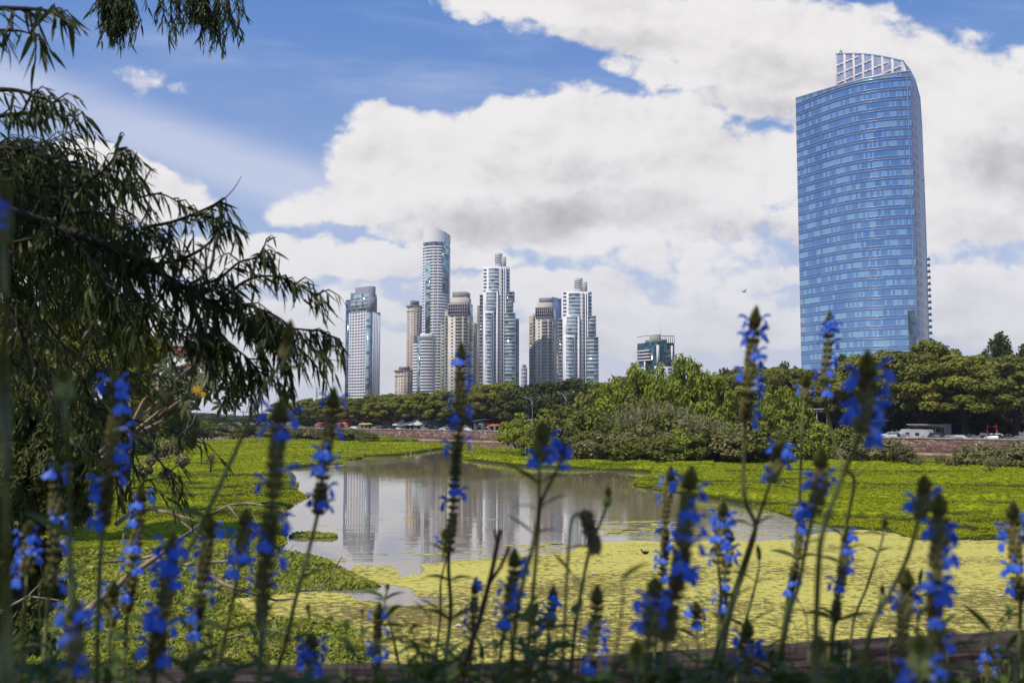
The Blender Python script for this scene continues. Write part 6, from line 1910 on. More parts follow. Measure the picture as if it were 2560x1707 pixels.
wlimb([(100, 540, 3.9), (240, 530, 3.9), (320, 560, 3.9), (380, 600, 3.9)], .007, .002, 14, .2, .10, 56)
# deep mass on the left
for i in range(24):
    y0 = rsL.uniform(380, 640); x0 = rsL.uniform(-260, 60); Y0 = rsL.uniform(3.9, 6.4); x1 = x0 + rsL.uniform(200, 420); y1 = y0 + rsL.uniform(-10, 130)
    if x1 > 300 and y1 > 800: x1 = 280
    wlimb([(x0, y0, Y0), ((x0 + x1) / 2, (y0 + y1) / 2 - 30, Y0), (x1, y1, Y0 + .2)], .007, .002, 22, .34 * Y0 / 4, .115, 62, own='limb')
for i in range(3):
    y0 = rsL.uniform(720, 900); x0 = rsL.uniform(-260, 0); Y0 = rsL.uniform(4.4, 7.5); x1 = x0 + rsL.uniform(220, 420); y1 = y0 + rsL.uniform(40, 260)
    wlimb([(x0, y0, Y0), ((x0 + x1) / 2, (y0 + y1) / 2 - 40, Y0), (x1, y1, Y0 + .2)], .007, .002, 20, .40 * Y0 / 4, .115, 56, own='limb')
# drooping limbs seen against the olive tree
for a in ([(10, 740, 4.6), (50, 830, 4.6), (80, 900, 4.6), (120, 980, 4.6), (180, 1060, 4.6)], [(110, 800, 4.8), (170, 880, 4.8), (210, 960, 4.8), (260, 1060, 4.9), (300, 1160, 5)], [(150, 740, 4.6), (230, 850, 4.7), (260, 930, 4.8), (330, 1080, 5)],
          [(250, 1040, 5), (350, 1100, 5), (420, 1180, 5), (450, 1240, 5)], [(200, 1000, 5), (300, 1040, 5), (410, 1070, 5), (480, 1100, 5)], [(150, 1100, 5), (260, 1150, 5), (330, 1230, 5)]):
    wlimb(a, .008, .002, 9, .30, .11, 40, own='limb', direct=9)
# top left corner and the two bunches hanging from above
wlimb([(-250, 60, 3.3), (-60, 25, 3.2), (60, 22, 3.2), (130, 30, 3.2), (155, 50, 3.2)], .012, .002, 9, .12, .12, 44, direct=36, lstart=.3, spread=.7)
wlimb([(-150, 60, 3.3), (-20, 75, 3.2), (50, 78, 3.2), (90, 90, 3.2)], .008, .002, 6, .12, .125, 44, direct=34, lstart=.3, spread=.7)
for x0, x1, yb, n in ((250, 400, 75, 9), (285, 345, 105, 6), (410, 600, 70, 11), (500, 575, 100, 6)):
    for i in range(n):
        x = rsL.uniform(x0, x1); xt = x + rsL.uniform(-60, 40)
        wlimb([(xt, -260, 7.6), (xt + 10, -90, 7.5), (x - 4, -10, 7.5), (x, yb * rsL.uniform(.35, .9), 7.5)], .010, .002, 6, .24, .095, 60, lstart=.55, direct=52, own='limb', spread=.8)
# trunk and the shading crown above and behind the camera
m = MB(); m.smooth = True
P = smooth([at(-1500, 2300, 3.5), at(-1300, 1500, 3.5), at(-1250, 800, 3.6), at(-1000, 300, 3.7), (-2.6, 2.8, 9.0)])
m.tube(P - W0, np.linspace(.24, .10, len(P)), 12); m.build('trunk', WB, wil)
TM.build('twigs', WB, wil)
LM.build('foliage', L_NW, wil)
print('willow leaves', LM.n)
CM = MB()
ctr = CAM + SUN * 4.6
for i in range(26):
    d = rand_unit(rsL, 1)[0]
    c = np.array([ctr[0] + rsL.uniform(-3.0, 3.4), ctr[1] + rsL.uniform(-1.8, 2.0), ctr[2] + rsL.uniform(-.6, .9)])
    clump(CM, c - W0, .5, 120, .11, .6, .4, 2.6, 0, hang=.3, rs=rsL)
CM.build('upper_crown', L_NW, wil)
m = MB(); m.tube(smooth([P[-1], P[-1] + np.array([.6, -1.0, .6]), ctr + np.array([0, 0, -.3]), ctr + np.array([2.6, .6, .1])]) - W0, np.linspace(.10, .03, 19), 8); m.build('limb', WB, wil)
# ================================================================== LOG RAIL AND BLUE SAGE IN THE FOREGROUND
LOG = mat('weathered_log', (.012, .008, .007), (.095, .066, .060), 5, .85, stretch=(.3, 7, 7), bump=1.0, bscale=7, detail=7)


def log(pts, r, label):
    P = [np.array(at(x, y, Y)) for x, y, Y in pts]
    p0 = P[0]; root = empty('log_rail', tuple(p0), 0, label, 'log rail')
    d = P[-1] - P[0]; L = np.linalg.norm(d); ang = math.atan2(d[1], d[0])
    n, k = 60, 22
    ts = np.linspace(0, 1, n); v = []
    rs = np.random.RandomState(int(L * 100) % 91)
    ph = rs.uniform(0, 9)
    c = np.array([[np.interp(t_ * (len(P) - 1), range(len(P)), [q[j] for q in P]) for j in range(3)] for t_ in ts]) - p0
    rad = r * (1 + .035 * np.sin(ts * 9 + ph) + .02 * np.sin(ts * 31))
    a = np.arange(k) * 2 * math.pi / k
    wob = 1 + .03 * np.sin(a * 3 + ph)
    u_ = d / L; s1 = np.cross(u_, [0, 0, 1.]); s1 /= np.linalg.norm(s1); s2 = np.cross(s1, u_)
    ring = c[:, None] + (rad[:, None] * wob[None] * np.cos(a)[None])[..., None] * s1 + (rad[:, None] * wob[None] * np.sin(a)[None])[..., None] * s2
    m = MB(); m.smooth = True
    i = np.arange(n - 1)[:, None] * k; j = np.arange(k)[None]
    m.add(ring.reshape(-1, 3), np.stack([i + j, i + (j + 1) % k, i + k + (j + 1) % k, i + k + j], -1).reshape(-1, 4))
    m.add(ring[0], [tuple(range(k))]); m.add(ring[-1], [tuple(range(k))[::-1]])
    o = m.build('log', LOG, root)
    # posts carrying it
    for q in (.12, .8):
        b_ = c[int(q * (n - 1))]
        m = MB(); m.smooth = True; m.tube([b_ + np.array([0, 0, -.02]), b_ + np.array([0, 0, -.6]), b_ + np.array([.01, 0, -1.4])], [.06, .062, .065], 12); m.build('post', LOG, root)
    return root


log([(-1800, 1716, 2.5), (300, 1736, 2.62), (1180, 1722, 2.66)], .066, 'dark left log of the low wooden rail')
log([(1080, 1728, 2.74), (1800, 1686, 2.64), (2760, 1628, 2.52), (3900, 1560, 2.38)], .066, 'weathered grey right log of the low rail, rising to the right edge')

# ---- flower parts
BLUE = mat('sage_blue', (.025, .095, .60), (.08, .21, .84), 60, .45, island=.5, transl=.30, spec=.3)
PALE = mat('sage_throat', (.42, .50, .85), rough=.5, transl=.3)
CALYX = mat('sage_calyx', (.10, .095, .035), (.26, .22, .08), 80, .8, island=.7, transl=.15, spec=.1)
BUD = mat('sage_bud', (.22, .23, .06), (.42, .42, .13), 80, .8, island=.6, transl=.2, spec=.1)
STEM = mat('sage_stem', (.06, .075, .018), (.16, .165, .045), 20, .6, transl=.05)
SLEAF = mat('sage_leaf', (.045, .075, .014), (.13, .17, .028), 14, .5, island=.5, transl=.3, spec=.3)


def floret_mesh(seed):
    """x points outwards from the stem, z up, about 2.4 cm long"""
    rs = np.random.RandomState(seed)
    m = MB(); m.smooth = True
    # tube
    m.tube([(0, 0, 0), (.004, 0, .0012), (.009, 0, .0012)], [.0014, .0019, .0028], 7, mi=1)
    # hood: a narrow arching upper lip
    hd = [(.008, 0, .003), (.012, 0, .0072), (.0165, 0, .0085), (.0200, 0, .0065)]
    m.tube(hd, [.0016, .0024, .0022, .0006], 6)
    # lower lip: broad skirt with two big lobes and two small side lobes
    nu, nv = 9, 5
    v = []
    for j in range(nv):
        q = j / (nv - 1)
        for i in range(nu):
            s_ = (i / (nu - 1)) * 2 - 1
            half = .0024 + .0102 * (q ** .6) * (1 - .15 * q)
            notch = .0030 * q * max(0, 1 - abs(s_) * 3.5) + .004 * q * max(0, abs(s_) - .75) * 3
            r_ = .0025 + .0135 * q - notch
            y = s_ * half
            x = .009 + r_ * .62 - abs(s_) ** 2 * .0030 * q
            z = -.0005 - r_ * .72 * (q ** .5) - abs(s_) ** 2 * .0012 + .0015 * math.sin(s_ * 6 + seed) * q + .002 * math.sin(q * 3.1)
            v.append((x, y, z))
    for j in range(nv - 1):
        for i in range(nu - 1):
            mid = 1 if (abs(i - 3.5) < 1.0 and j < 2) else 0
            m.add([v[j * nu + i], v[j * nu + i + 1], v[(j + 1) * nu + i + 1], v[(j + 1) * nu + i]], [(0, 1, 2, 3)], mid)
    # style
    m.tube([(.018, 0, .0065), (.0215, 0, .0068)], [.0004, .0003], 4)
    return m.mesh('flower', [BLUE, PALE])


FLO = [floret_mesh(s_) for s_ in range(5)]
rsF = np.random.RandomState(33)


def lance(m, c, d, L, w, droop=.25, twist=0.0, mi=0):
    """a lance leaf from c along d"""
    d = np.array(d, float); d /= np.linalg.norm(d)
    sd = np.cross(d, np.array([0, 0, 1.])); sd /= np.linalg.norm(sd) + 1e-9
    up = np.cross(sd, d)
    sd = sd * math.cos(twist) + up * math.sin(twist); up = np.cross(sd, d)
    n = 7; v = []
    for i in range(n + 1):
        q = i / n
        p = np.array(c) + d * L * q - np.array([0, 0, 1]) * L * droop * q * q
        ww = w * (math.sin(math.pi * min(1, q * .93 + .05)) ** .8) * (1 - .25 * q)
        if i == n: ww = 0.0002
        if i == 0: ww = w * .12
        v += [p - sd * ww + up * ww * .35, p, p + sd * ww + up * ww * .35]
    f = []
    for i in range(n):
        for k in (0, 1): f.append((3 * i + k, 3 * i + k + 1, 3 * i + k + 4, 3 * i + k + 3))
    m.add(v, f, mi)


def stalk(label, path, spike, w, flowers=None, nfl=0, leaves=(), Y=None, bud=False, tipc=False, gap=1.0, dried=False, bigtip=1.0):
    """path: (x, y) in the 2352 px view from tip down; spike = index fraction row where the spike ends (y); w = spike width px"""
    Y = Y or 50.0 / w
    Y = min(Y, 2.35)
    pts = [(Q(x), Q(y)) for x, y in path]
    n = len(pts)
    P = smooth([at(x, y, Y + .03 * math.sin(i * 1.7)) for i, (x, y) in enumerate(pts)], 8)
    # run the stem down to the ground below the frame
    e = P[-1] - P[-4]; e /= np.linalg.norm(e); low = P[-1].copy(); ext = []
    while low[2] > 4.42:
        e = e * .9 + np.array([0, 0, -1]) * .1; e /= np.linalg.norm(e)
        if e[2] > -.3: e[2] = -.5
        low = low + e * .12; ext.append(low.copy())
    if ext: P = np.vstack([P, ext])
    base = P[-1]
    root = empty('blue_sage' if not dried else 'dried_flower_head', tuple(base), 0, label, 'flower', 'blue sage stalks in the foreground')
    P = P - base
    L = np.linalg.norm(np.diff(P, axis=0), axis=1); cum = np.r_[0, np.cumsum(L)]
    th = np.interp(cum, [0, .02, .3, 1.5], [.0010, .0019, .0030, .0052])
    m = MB(); m.smooth = True; m.tube(P, th, 7); m.build('stem', STEM, root)
    # spike
    s0 = 0.0; ys = Q(spike)
    # arc length at which the spike ends
    send = cum[-1]
    for i in range(len(P)):
        p = P[i] + base; yy = 853.5 - F * ((p[2] - CAM[2]) * CP - p[1] * SP) / ((p[2] - CAM[2]) * SP + p[1] * CP)
        if yy >= ys: send = cum[i]; break
    R0 = w * .5 * 2560 / 2352 * Y / F           # spike radius
    pos = lambda s_: np.array([np.interp(s_, cum, P[:, k]) for k in range(3)])
    m = MB(); s_ = .004; wi = 0
    tipL = min(send * .5, .040 * bigtip)
    whorls = []
    while s_ < send:
        c = pos(s_); t_ = pos(max(s_ - .004, 0)) - pos(s_ + .004); t_ /= np.linalg.norm(t_) + 1e-9
        r_ = R0 * min(1, .18 + .82 * (s_ / tipL)) if s_ < tipL else R0 * rsF.uniform(.85, 1.05)
        k = 6 if s_ < tipL else 8
        a0 = wi * .55
        for i in range(k):
            a = a0 + i * 2 * math.pi / k
            o_ = np.array([math.cos(a), math.sin(a), 0]); o_ -= t_ * (o_ @ t_); o_ /= np.linalg.norm(o_)
            u_ = (.75 if s_ > tipL else 1.25)
            tip = c + o_ * r_ * rsF.uniform(.9, 1.15) + t_ * r_ * u_ * .9
            m.tube([c + o_ * .0012, c * .5 + tip * .5 + o_ * r_ * .10, tip], [.0009, r_ * (.30 if s_ > tipL else .26), r_ * .05], 5, mi=1 if s_ < tipL * .9 else 0)
        if s_ > tipL * .8: whorls.append((s_, c, t_))
        s_ += (.0042 if s_ < tipL else R0 * 1.12 * gap); wi += 1
    if m.v:
        m.smooth = True; m.build('calyx_spike', [CALYX, BUD] if not bud else [BUD, BUD], root)
    # flowers
    fl = []
    if flowers:
        for (x, y) in flowers:
            i = int(np.argmin([abs(853.5 - F * ((pp[2] + base[2] - CAM[2]) * CP - (pp[1] + base[1]) * SP) / ((pp[2] + base[2] - CAM[2]) * SP + (pp[1] + base[1]) * CP) - (Q(y) - 6)) for pp in P[:60]]))
            pp = P[i] + base; px = 1280 + F * (pp[0]) / ((pp[2] - CAM[2]) * SP + pp[1] * CP)
            dx_ = (Q(x) - px) * Y / F / .014
            sx = max(-1, min(1, dx_ / 1.0))
            az = math.atan2(-math.sqrt(max(0.0, 1 - sx * sx)) * (1 if rsF.rand() < .9 else -1), sx)
            fl.append((P[i], az))
            if rsF.rand() < .05: fl.append((P[i] + np.array([0, 0, -.004]), az + rsF.uniform(.9, 1.6) * rsF.choice([-1, 1])))
    elif nfl and whorls:
        for q in range(nfl):
            s_, c, t_ = whorls[rsF.randint(0, len(whorls))]
            fl.append((c, rsF.uniform(-math.pi, math.pi) if rsF.rand() < .3 else rsF.uniform(-2.6, -.5)))
    for c, az in fl[:70]:
        if len(fl) > 6 and rsF.rand() < .07: continue
        o = bpy.data.objects.new('flower', FLO[rsF.randint(0, 5)]); COL.objects.link(o); o.parent = root
        sc_ = R0 / .011 * rsF.uniform(.9, 1.15)
        o.location = tuple(c + np.array([math.cos(az), math.sin(az), 0]) * R0 * .35)
        o.rotation_euler = (rsF.uniform(-.25, .25), rsF.uniform(-.15, .35), az + rsF.uniform(-.2, .2)); o.scale = (sc_, sc_, sc_)
    # leaves: pairs at given rows
    for (yl, ln_) in leaves:
        yy = Q(yl)
        i = min(range(len(P)), key=lambda i_: abs(853.5 - F * ((P[i_][2] + base[2] - CAM[2]) * CP - (P[i_][1] + base[1]) * SP) / ((P[i_][2] + base[2] - CAM[2]) * SP + (P[i_][1] + base[1]) * CP) - yy))
        a = rsF.uniform(-.5, .5)
        for k in (0, 1):
            m = MB(); d = np.array([math.cos(a + k * math.pi), math.sin(a + k * math.pi) * .6, rsF.uniform(.35, .9)])
            l_ = Q(ln_) * Y / F * rsF.uniform(.75, 1.1); lance(m, P[i], d, l_, l_ * rsF.uniform(.11, .16), rsF.uniform(.1, .5), rsF.uniform(-.6, .6)); m.smooth = True; m.build('leaf', SLEAF, root)
    return root


G = 1568
ST = [
    # label, path (tip to bottom), spike end y, width, kwargs
    ('lone flowerless bud spike on a leaning stem, right of the willow tip', [(668, 735), (660, 790), (650, 835), (622, 865), (580, 950), (525, 1070), (470, 1190), (370, 1400), (350, G)], 830, 36, dict(leaves=[(855, 90), (1000, 110), (1190, 100), (1450, 90)])),
    ('large blurred flower spike left of the pond with two big open flowers near its top', [(646, 915), (640, 980), (632, 1080), (622, 1180), (612, 1280), (605, 1400), (600, 1500), (598, G)], 1420, 46, dict(flowers=[(600, 985), (655, 985), (565, 950), (690, 960), (585, 1110), (690, 1090), (612, 1235), (650, 1200), (560, 1225), (655, 1290)])),
    ('blue flower spike before the left treeline with a long bare stem below', [(768, 888), (762, 950), (748, 1040), (738, 1110), (732, 1170), (705, 1280), (678, 1380), (655, 1480), (625, G)], 1172, 34, dict(flowers=[(730, 920), (795, 922), (800, 1000), (755, 1040), (740, 1075), (772, 1065), (700, 1080), (765, 1120), (745, 1150), (700, 1150), (725, 1130), (770, 1165)], leaves=[(1330, 80), (1480, 90)])),
    ('tall blue flower spike in the middle, overlapping the cream tower', [(1060, 784), (1056, 850), (1058, 930), (1052, 1010), (1045, 1100), (1040, 1180), (1034, 1240), (1030, 1300), (1035, 1400), (1025, 1500), (1015, G)], 1262, 30, dict(flowers=[(1055, 825), (1090, 830), (1085, 870), (1090, 880), (1030, 930), (1070, 950), (1050, 958), (1085, 945), (1020, 970), (1080, 1015), (1030, 1030), (1012, 1035), (1040, 1090), (1060, 1098), (1045, 1125), (1010, 1155), (1000, 1160)], leaves=[(1260, 60), (1275, 60), (1330, 80), (1430, 90), (1530, 90)])),
    ('tallest blue flower spike against the clouds right of centre', [(1738, 702), (1730, 770), (1722, 850), (1716, 910), (1712, 980), (1708, 1080), (1712, 1150), (1735, 1212), (1712, 1300), (1680, 1400), (1660, 1500), (1650, G)], 962, 34, dict(flowers=[(1700, 740), (1770, 735), (1715, 765), (1745, 765), (1702, 775), (1768, 775), (1730, 812), (1710, 820), (1750, 815), (1760, 825), (1690, 858), (1745, 888), (1750, 900), (1738, 962), (1755, 950)], leaves=[(1170, 60), (1215, 80), (1380, 90)])),
    ('slim flower spike in front of the left part of the blue tower', [(1906, 714), (1903, 770), (1898, 830), (1893, 880), (1900, 940), (1915, 1010), (1940, 1070), (1962, 1105), (1945, 1200), (1930, 1300), (1910, 1450), (1900, G)], 905, 26, dict(flowers=[(1905, 735), (1890, 755), (1920, 755), (1885, 785), (1915, 788), (1912, 820), (1922, 838), (1880, 860), (1900, 862), (1895, 902)], gap=1.5, leaves=[(1100, 60), (1240, 60)])),
    ('thick blurred flower spike covering the trees right of the blue tower centre', [(1992, 803), (1992, 880), (1982, 950), (1975, 1000), (1950, 1060), (1925, 1120), (1890, 1220), (1880, 1300), (1875, 1420), (1870, G)], 1005, 50, dict(flowers=[(1960, 855), (2020, 855), (1955, 880), (2025, 875), (1960, 935), (2020, 925), (2010, 940), (1960, 948), (2005, 1000), (2000, 990)], Y=1.05)),
    ('small flower spike between the tallest one and the slim one', [(1852, 858), (1850, 890), (1846, 920), (1842, 1000), (1838, 1100), (1836, 1180), (1830, 1300), (1800, 1450), (1790, G)], 918, 24, dict(flowers=[(1830, 895), (1866, 905)], leaves=[(1130, 70), (1290, 70)])),
    ('dim tall flower spike in front of the dark shrubs on the left', [(264, 850), (268, 930), (258, 1020), (248, 1100), (240, 1180), (232, 1260), (226, 1400), (222, G)], 1225, 40, dict(flowers=[(238, 885), (285, 880), (285, 905), (282, 935), (250, 960), (285, 990), (280, 1035), (212, 1102), (280, 1100), (235, 1130), (262, 1142), (240, 1190)])),
    ('pale green budding spike in the dark upper left', [(144, 843), (146, 880), (148, 912), (152, 980), (158, 1100), (160, 1250), (165, 1400), (168, G)], 918, 44, dict(bud=True, leaves=[(925, 60), (1080, 100), (1240, 120)], Y=.95)),
    ('narrow flower spike in front of the left weed bed', [(322, 1108), (322, 1180), (312, 1250), (302, 1330), (292, 1400), (288, 1480), (280, G)], 1400, 30, dict(flowers=[(322, 1160), (345, 1150), (312, 1195), (350, 1220), (318, 1252), (295, 1258), (300, 1285), (285, 1300), (320, 1310), (292, 1340), (300, 1365)], leaves=[(1470, 70)])),
    ('large drooping cluster of blue flowers low on the left', [(400, 1222), (392, 1290), (380, 1370), (368, 1440), (360, 1500), (355, G)], 1540, 44, dict(flowers=[(365, 1260), (395, 1290), (420, 1250), (400, 1300), (370, 1320), (405, 1340), (355, 1400), (350, 1430), (375, 1410), (405, 1440), (345, 1480), (385, 1500)])),
    ('mid sized flower spike right of the drooping cluster', [(482, 1178), (478, 1230), (468, 1300), (458, 1380), (448, 1450), (440, G)], 1450, 34, dict(flowers=[(470, 1230), (500, 1220), (450, 1265), (440, 1320), (465, 1330), (490, 1365), (450, 1400), (455, 1440)])),
    ('short spike with two open flowers left of the big blurred spike', [(566, 1168), (562, 1210), (556, 1260), (545, 1330), (530, 1400), (510, 1500), (500, G)], 1310, 36, dict(flowers=[(540, 1225), (590, 1215), (550, 1265), (570, 1270), (590, 1300), (545, 1300)], leaves=[(1370, 100), (1450, 110)])),
    ('closest flower head at the lower left with bright round blossoms', [(174, 1372), (174, 1430), (172, 1490), (170, 1540), (168, G)], 1530, 42, dict(flowers=[(150, 1400), (200, 1405), (178, 1450), (170, 1455), (150, 1515), (200, 1515), (215, 1420)], leaves=[(1545, 120)], Y=.9)),
    ('flower spike at the far left edge of the weed', [(67, 1196), (66, 1240), (62, 1300), (58, 1380), (50, 1480), (46, G)], 1330, 34, dict(flowers=[(45, 1235), (85, 1230), (35, 1265), (80, 1262), (60, 1275), (90, 1280), (50, 1320), (30, 1300)])),
    ('dim dark flower spike between the budding spike and the tall dim one', [(128, 1060), (128, 1130), (126, 1200), (122, 1290), (112, 1360), (105, 1450), (95, G)], 1360, 34, dict(flowers=[(125, 1085), (165, 1080), (178, 1100), (110, 1190), (130, 1188), (165, 1195), (120, 1255), (170, 1250), (115, 1340), (140, 1345)])),
    ('dark double flower head in front of the far water, centre right', [(1246, 968), (1246, 1010), (1240, 1060), (1238, 1120), (1236, 1180), (1222, 1260), (1200, 1340), (1185, 1420), (1170, G)], 1052, 40, dict(flowers=[(1275, 1015), (1225, 1045), (1280, 1035), (1262, 1045)], leaves=[(1110, 90), (1170, 100), (1230, 80), (1420, 90)])),
    ('small side head with bright flowers right of the dark double head', [(1290, 1005), (1290, 1040), (1285, 1065), (1268, 1100), (1245, 1150), (1238, 1200)], 1058, 26, dict(flowers=[(1305, 1030), (1270, 1020), (1290, 1045), (1310, 1045), (1300, 1068)], Y=1.3)),
    ('small flowerless bud over the duckweed right of centre', [(1398, 1118), (1396, 1140), (1392, 1165), (1375, 1210), (1355, 1260), (1340, 1330), (1320, 1450), (1310, G)], 1160, 20, dict(bud=True, Y=1.5, leaves=[(1260, 50)])),
    ('pale spike with a pair of flowers halfway, front centre', [(1182, 1258), (1180, 1310), (1172, 1370), (1162, 1430), (1150, 1500), (1145, G)], 1445, 34, dict(flowers=[(1205, 1295), (1200, 1300), (1150, 1350), (1185, 1350), (1180, 1375), (1145, 1400), (1160, 1420)], Y=1.4)),
    ('flower spike at the bottom right of centre in front of the log', [(1372, 1342), (1370, 1400), (1362, 1460), (1356, 1520), (1352, G)], 1566, 34, dict(flowers=[(1375, 1390), (1350, 1440), (1390, 1460), (1400, 1480), (1360, 1500), (1380, 1505), (1400, 1440), (1350, 1520)])),
    ('thick blurred flower spike in the centre of the right cluster', [(1590, 1070), (1582, 1130), (1575, 1190), (1568, 1260), (1556, 1330), (1540, 1400), (1528, 1480), (1520, G)], 1490, 46, dict(flowers=[(1555, 1110), (1630, 1125), (1580, 1170), (1600, 1170), (1560, 1200), (1610, 1210), (1600, 1270), (1560, 1280), (1575, 1310), (1590, 1320), (1610, 1250), (1540, 1400)])),
    ('slender flower spike behind the thick one on its left', [(1541, 1068), (1538, 1110), (1530, 1160), (1528, 1220), (1526, 1280), (1520, 1330), (1510, 1400), (1500, G)], 1330, 24, dict(flowers=[(1515, 1110), (1545, 1100), (1540, 1130), (1515, 1155), (1518, 1215), (1540, 1215), (1535, 1250), (1500, 1275), (1520, 1285), (1500, 1300), (1525, 1325)], Y=1.9)),
    ('flower spike right of the thick blurred one, over the pond edge', [(1662, 1148), (1658, 1190), (1652, 1240), (1650, 1300), (1655, 1360), (1650, 1450), (1640, G)], 1300, 30, dict(flowers=[(1640, 1185), (1670, 1190), (1650, 1195), (1685, 1190), (1640, 1235), (1665, 1240), (1650, 1260), (1630, 1285), (1665, 1275)])),
    ('flower spike with a bright cluster at mid height, right of the pond edge', [(1672, 1210), (1674, 1250), (1668, 1300), (1662, 1360), (1660, 1430), (1655, G)], 1420, 28, dict(flowers=[(1695, 1265), (1668, 1265), (1700, 1280), (1690, 1290), (1662, 1340), (1640, 1370), (1680, 1375), (1660, 1390)], gap=1.2)),
    ('big blue blossom cluster at the lower right of centre', [(1506, 1325), (1502, 1370), (1496, 1430), (1490, 1500), (1480, G)], 1500, 46, dict(flowers=[(1480, 1370), (1520, 1365), (1495, 1385), (1510, 1400), (1465, 1380), (1470, 1430), (1480, 1450)], Y=1.05)),
    ('flower spike in front of the right weed field, left of the slim stem', [(1887, 1026), (1884, 1080), (1880, 1130), (1868, 1180), (1850, 1260), (1835, 1340), (1815, 1400), (1800, 1480), (1790, G)], 1180, 40, dict(flowers=[(1860, 1095), (1915, 1095), (1875, 1110), (1850, 1110), (1895, 1110), (1850, 1165), (1835, 1175)], leaves=[(1250, 60)])),
    ('long thin dark flower spike over the duckweed at right', [(1846, 1150), (1838, 1200), (1834, 1250), (1826, 1300), (1816, 1350), (1805, 1390), (1800, 1440), (1790, 1500), (1780, G)], 1370, 22, dict(flowers=[(1835, 1165), (1820, 1175), (1855, 1175), (1838, 1205), (1815, 1245), (1850, 1255), (1840, 1215), (1830, 1330), (1815, 1340), (1805, 1355)], Y=1.7, leaves=[(1430, 60)])),
    ('short flower head with two hanging blossoms below the tallest spike', [(1796, 1012), (1786, 1050), (1775, 1090), (1762, 1130), (1742, 1190), (1733, 1215)], 1105, 34, dict(flowers=[(1800, 1035), (1815, 1065), (1760, 1085), (1770, 1030), (1810, 1045)])),
    ('dark upper head of the tall pair at the right', [(2122, 1092), (2122, 1130), (2115, 1170), (2100, 1230), (2080, 1290), (2040, 1370), (2000, 1440), (1980, G)], 1185, 40, dict(flowers=[(2088, 1155), (2150, 1140), (2170, 1150)], Y=1.2)),
    ('tall thick flower spike on the right with four large blossoms', [(2158, 1130), (2156, 1190), (2156, 1260), (2152, 1330), (2148, 1400), (2150, 1460), (2150, G)], 1490, 44, dict(flowers=[(2130, 1215), (2175, 1215), (2190, 1230), (2165, 1270), (2180, 1270), (2130, 1340), (2165, 1335), (2195, 1345), (2140, 1410), (2150, 1470), (2170, 1480)], Y=1.1)),
    ('flower spike at the far right edge of the duckweed', [(2328, 1150), (2326, 1200), (2332, 1270), (2340, 1340), (2344, 1400), (2340, 1480), (2330, G)], 1370, 34, dict(flowers=[(2295, 1215), (2345, 1190), (2352, 1195), (2305, 1245), (2320, 1295), (2340, 1300), (2300, 1310), (2320, 1345), (2350, 1230)], leaves=[(1420, 80)])),
    ('dark slim flower spike among leaves, right of the thin long one', [(1946, 1204), (1942, 1260), (1934, 1320), (1924, 1380), (1915, 1450), (1905, G)], 1420, 28, dict(flowers=[(1950, 1230), (1955, 1250), (1940, 1255), (1955, 1270), (1920, 1310), (1945, 1300), (1900, 1340), (1925, 1345)], gap=1.0, leaves=[(1430, 90), (1300, 70), (1270, 70)], Y=1.5)),
    ('pale spike with drooping flowers on its right, lower right', [(2084, 1304), (2080, 1360), (2075, 1420), (2070, 1480), (2065, G)], 1490, 38, dict(flowers=[(2110, 1360), (2105, 1375), (2025, 1390), (2030, 1370), (2115, 1395)])),
    ('bright yellow green bud head at the bottom right with pale drooping flowers', [(2112, 1452), (2112, 1500), (2110, 1540), (2110, G)], 1560, 52, dict(bud=True, flowers=[(2060, 1535), (2160, 1535), (2080, 1560), (2150, 1560)], Y=.85, bigtip=1.8)),
    ('yellow green bud near the bottom edge, left of the brightest one', [(1880, 1458), (1882, 1500), (1884, 1540), (1884, G)], 1530, 40, dict(bud=True, Y=1.1, bigtip=1.8)),
    ('flower cluster at the bottom edge in front of the log, right of centre', [(1716, 1420), (1718, 1470), (1716, 1520), (1716, G)], 1560, 34, dict(flowers=[(1690, 1460), (1740, 1490), (1710, 1490), (1750, 1500), (1690, 1520), (1730, 1540), (1750, 1490)])),
    ('flower spike standing before the leafy weed bed, left of centre', [(872, 1382), (868, 1430), (866, 1480), (864, 1530), (862, G)], 1540, 26, dict(flowers=[(850, 1415), (885, 1412), (890, 1445), (855, 1495), (870, 1505), (850, 1480), (885, 1500)], leaves=[(1555, 60)], Y=1.6)),
    ('leafy shoot with an open pair of leaves beside that spike', [(890, 1340), (888, 1360), (884, 1390), (900, 1450), (915, 1520), (925, G)], 1352, 12, dict(bud=True, Y=1.9, leaves=[(1375, 75), (1380, 40), (1455, 60), (1500, 70)])),
    ('low flower head in front of the leafy weed bed, with a wide ring of blossoms', [(715, 1452), (716, 1490), (714, 1530), (712, G)], 1525, 34, dict(flowers=[(690, 1480), (745, 1480), (695, 1500), (725, 1510), (715, 1500), (750, 1500), (730, 1530), (700, 1515)])),
    ('small dark flower spike with stacked rings, left of the dark twig', [(1092, 1326), (1090, 1370), (1088, 1410), (1084, 1470), (1080, G)], 1460, 22, dict(flowers=[(1095, 1330), (1105, 1345), (1070, 1390), (1110, 1400), (1070, 1420), (1060, 1450)], gap=1.3, Y=1.7)),
    ('flower spike behind the dead head, mostly hidden by leaves', [(1272, 1345), (1268, 1390), (1262, 1440), (1255, 1500), (1250, G)], 1440, 26, dict(flowers=[(1270, 1370), (1275, 1385), (1240, 1400), (1265, 1405), (1250, 1430)], leaves=[(1450, 90), (1500, 90)])),
    ('small green bud on a thin stem above the duckweed, right', [(2032, 1190), (2030, 1215), (2026, 1240), (2010, 1290), (1990, 1350), (1960, 1430), (1945, G)], 1215, 16, dict(bud=True, Y=1.9, leaves=[(1230, 60), (1310, 60), (1270, 50)])),
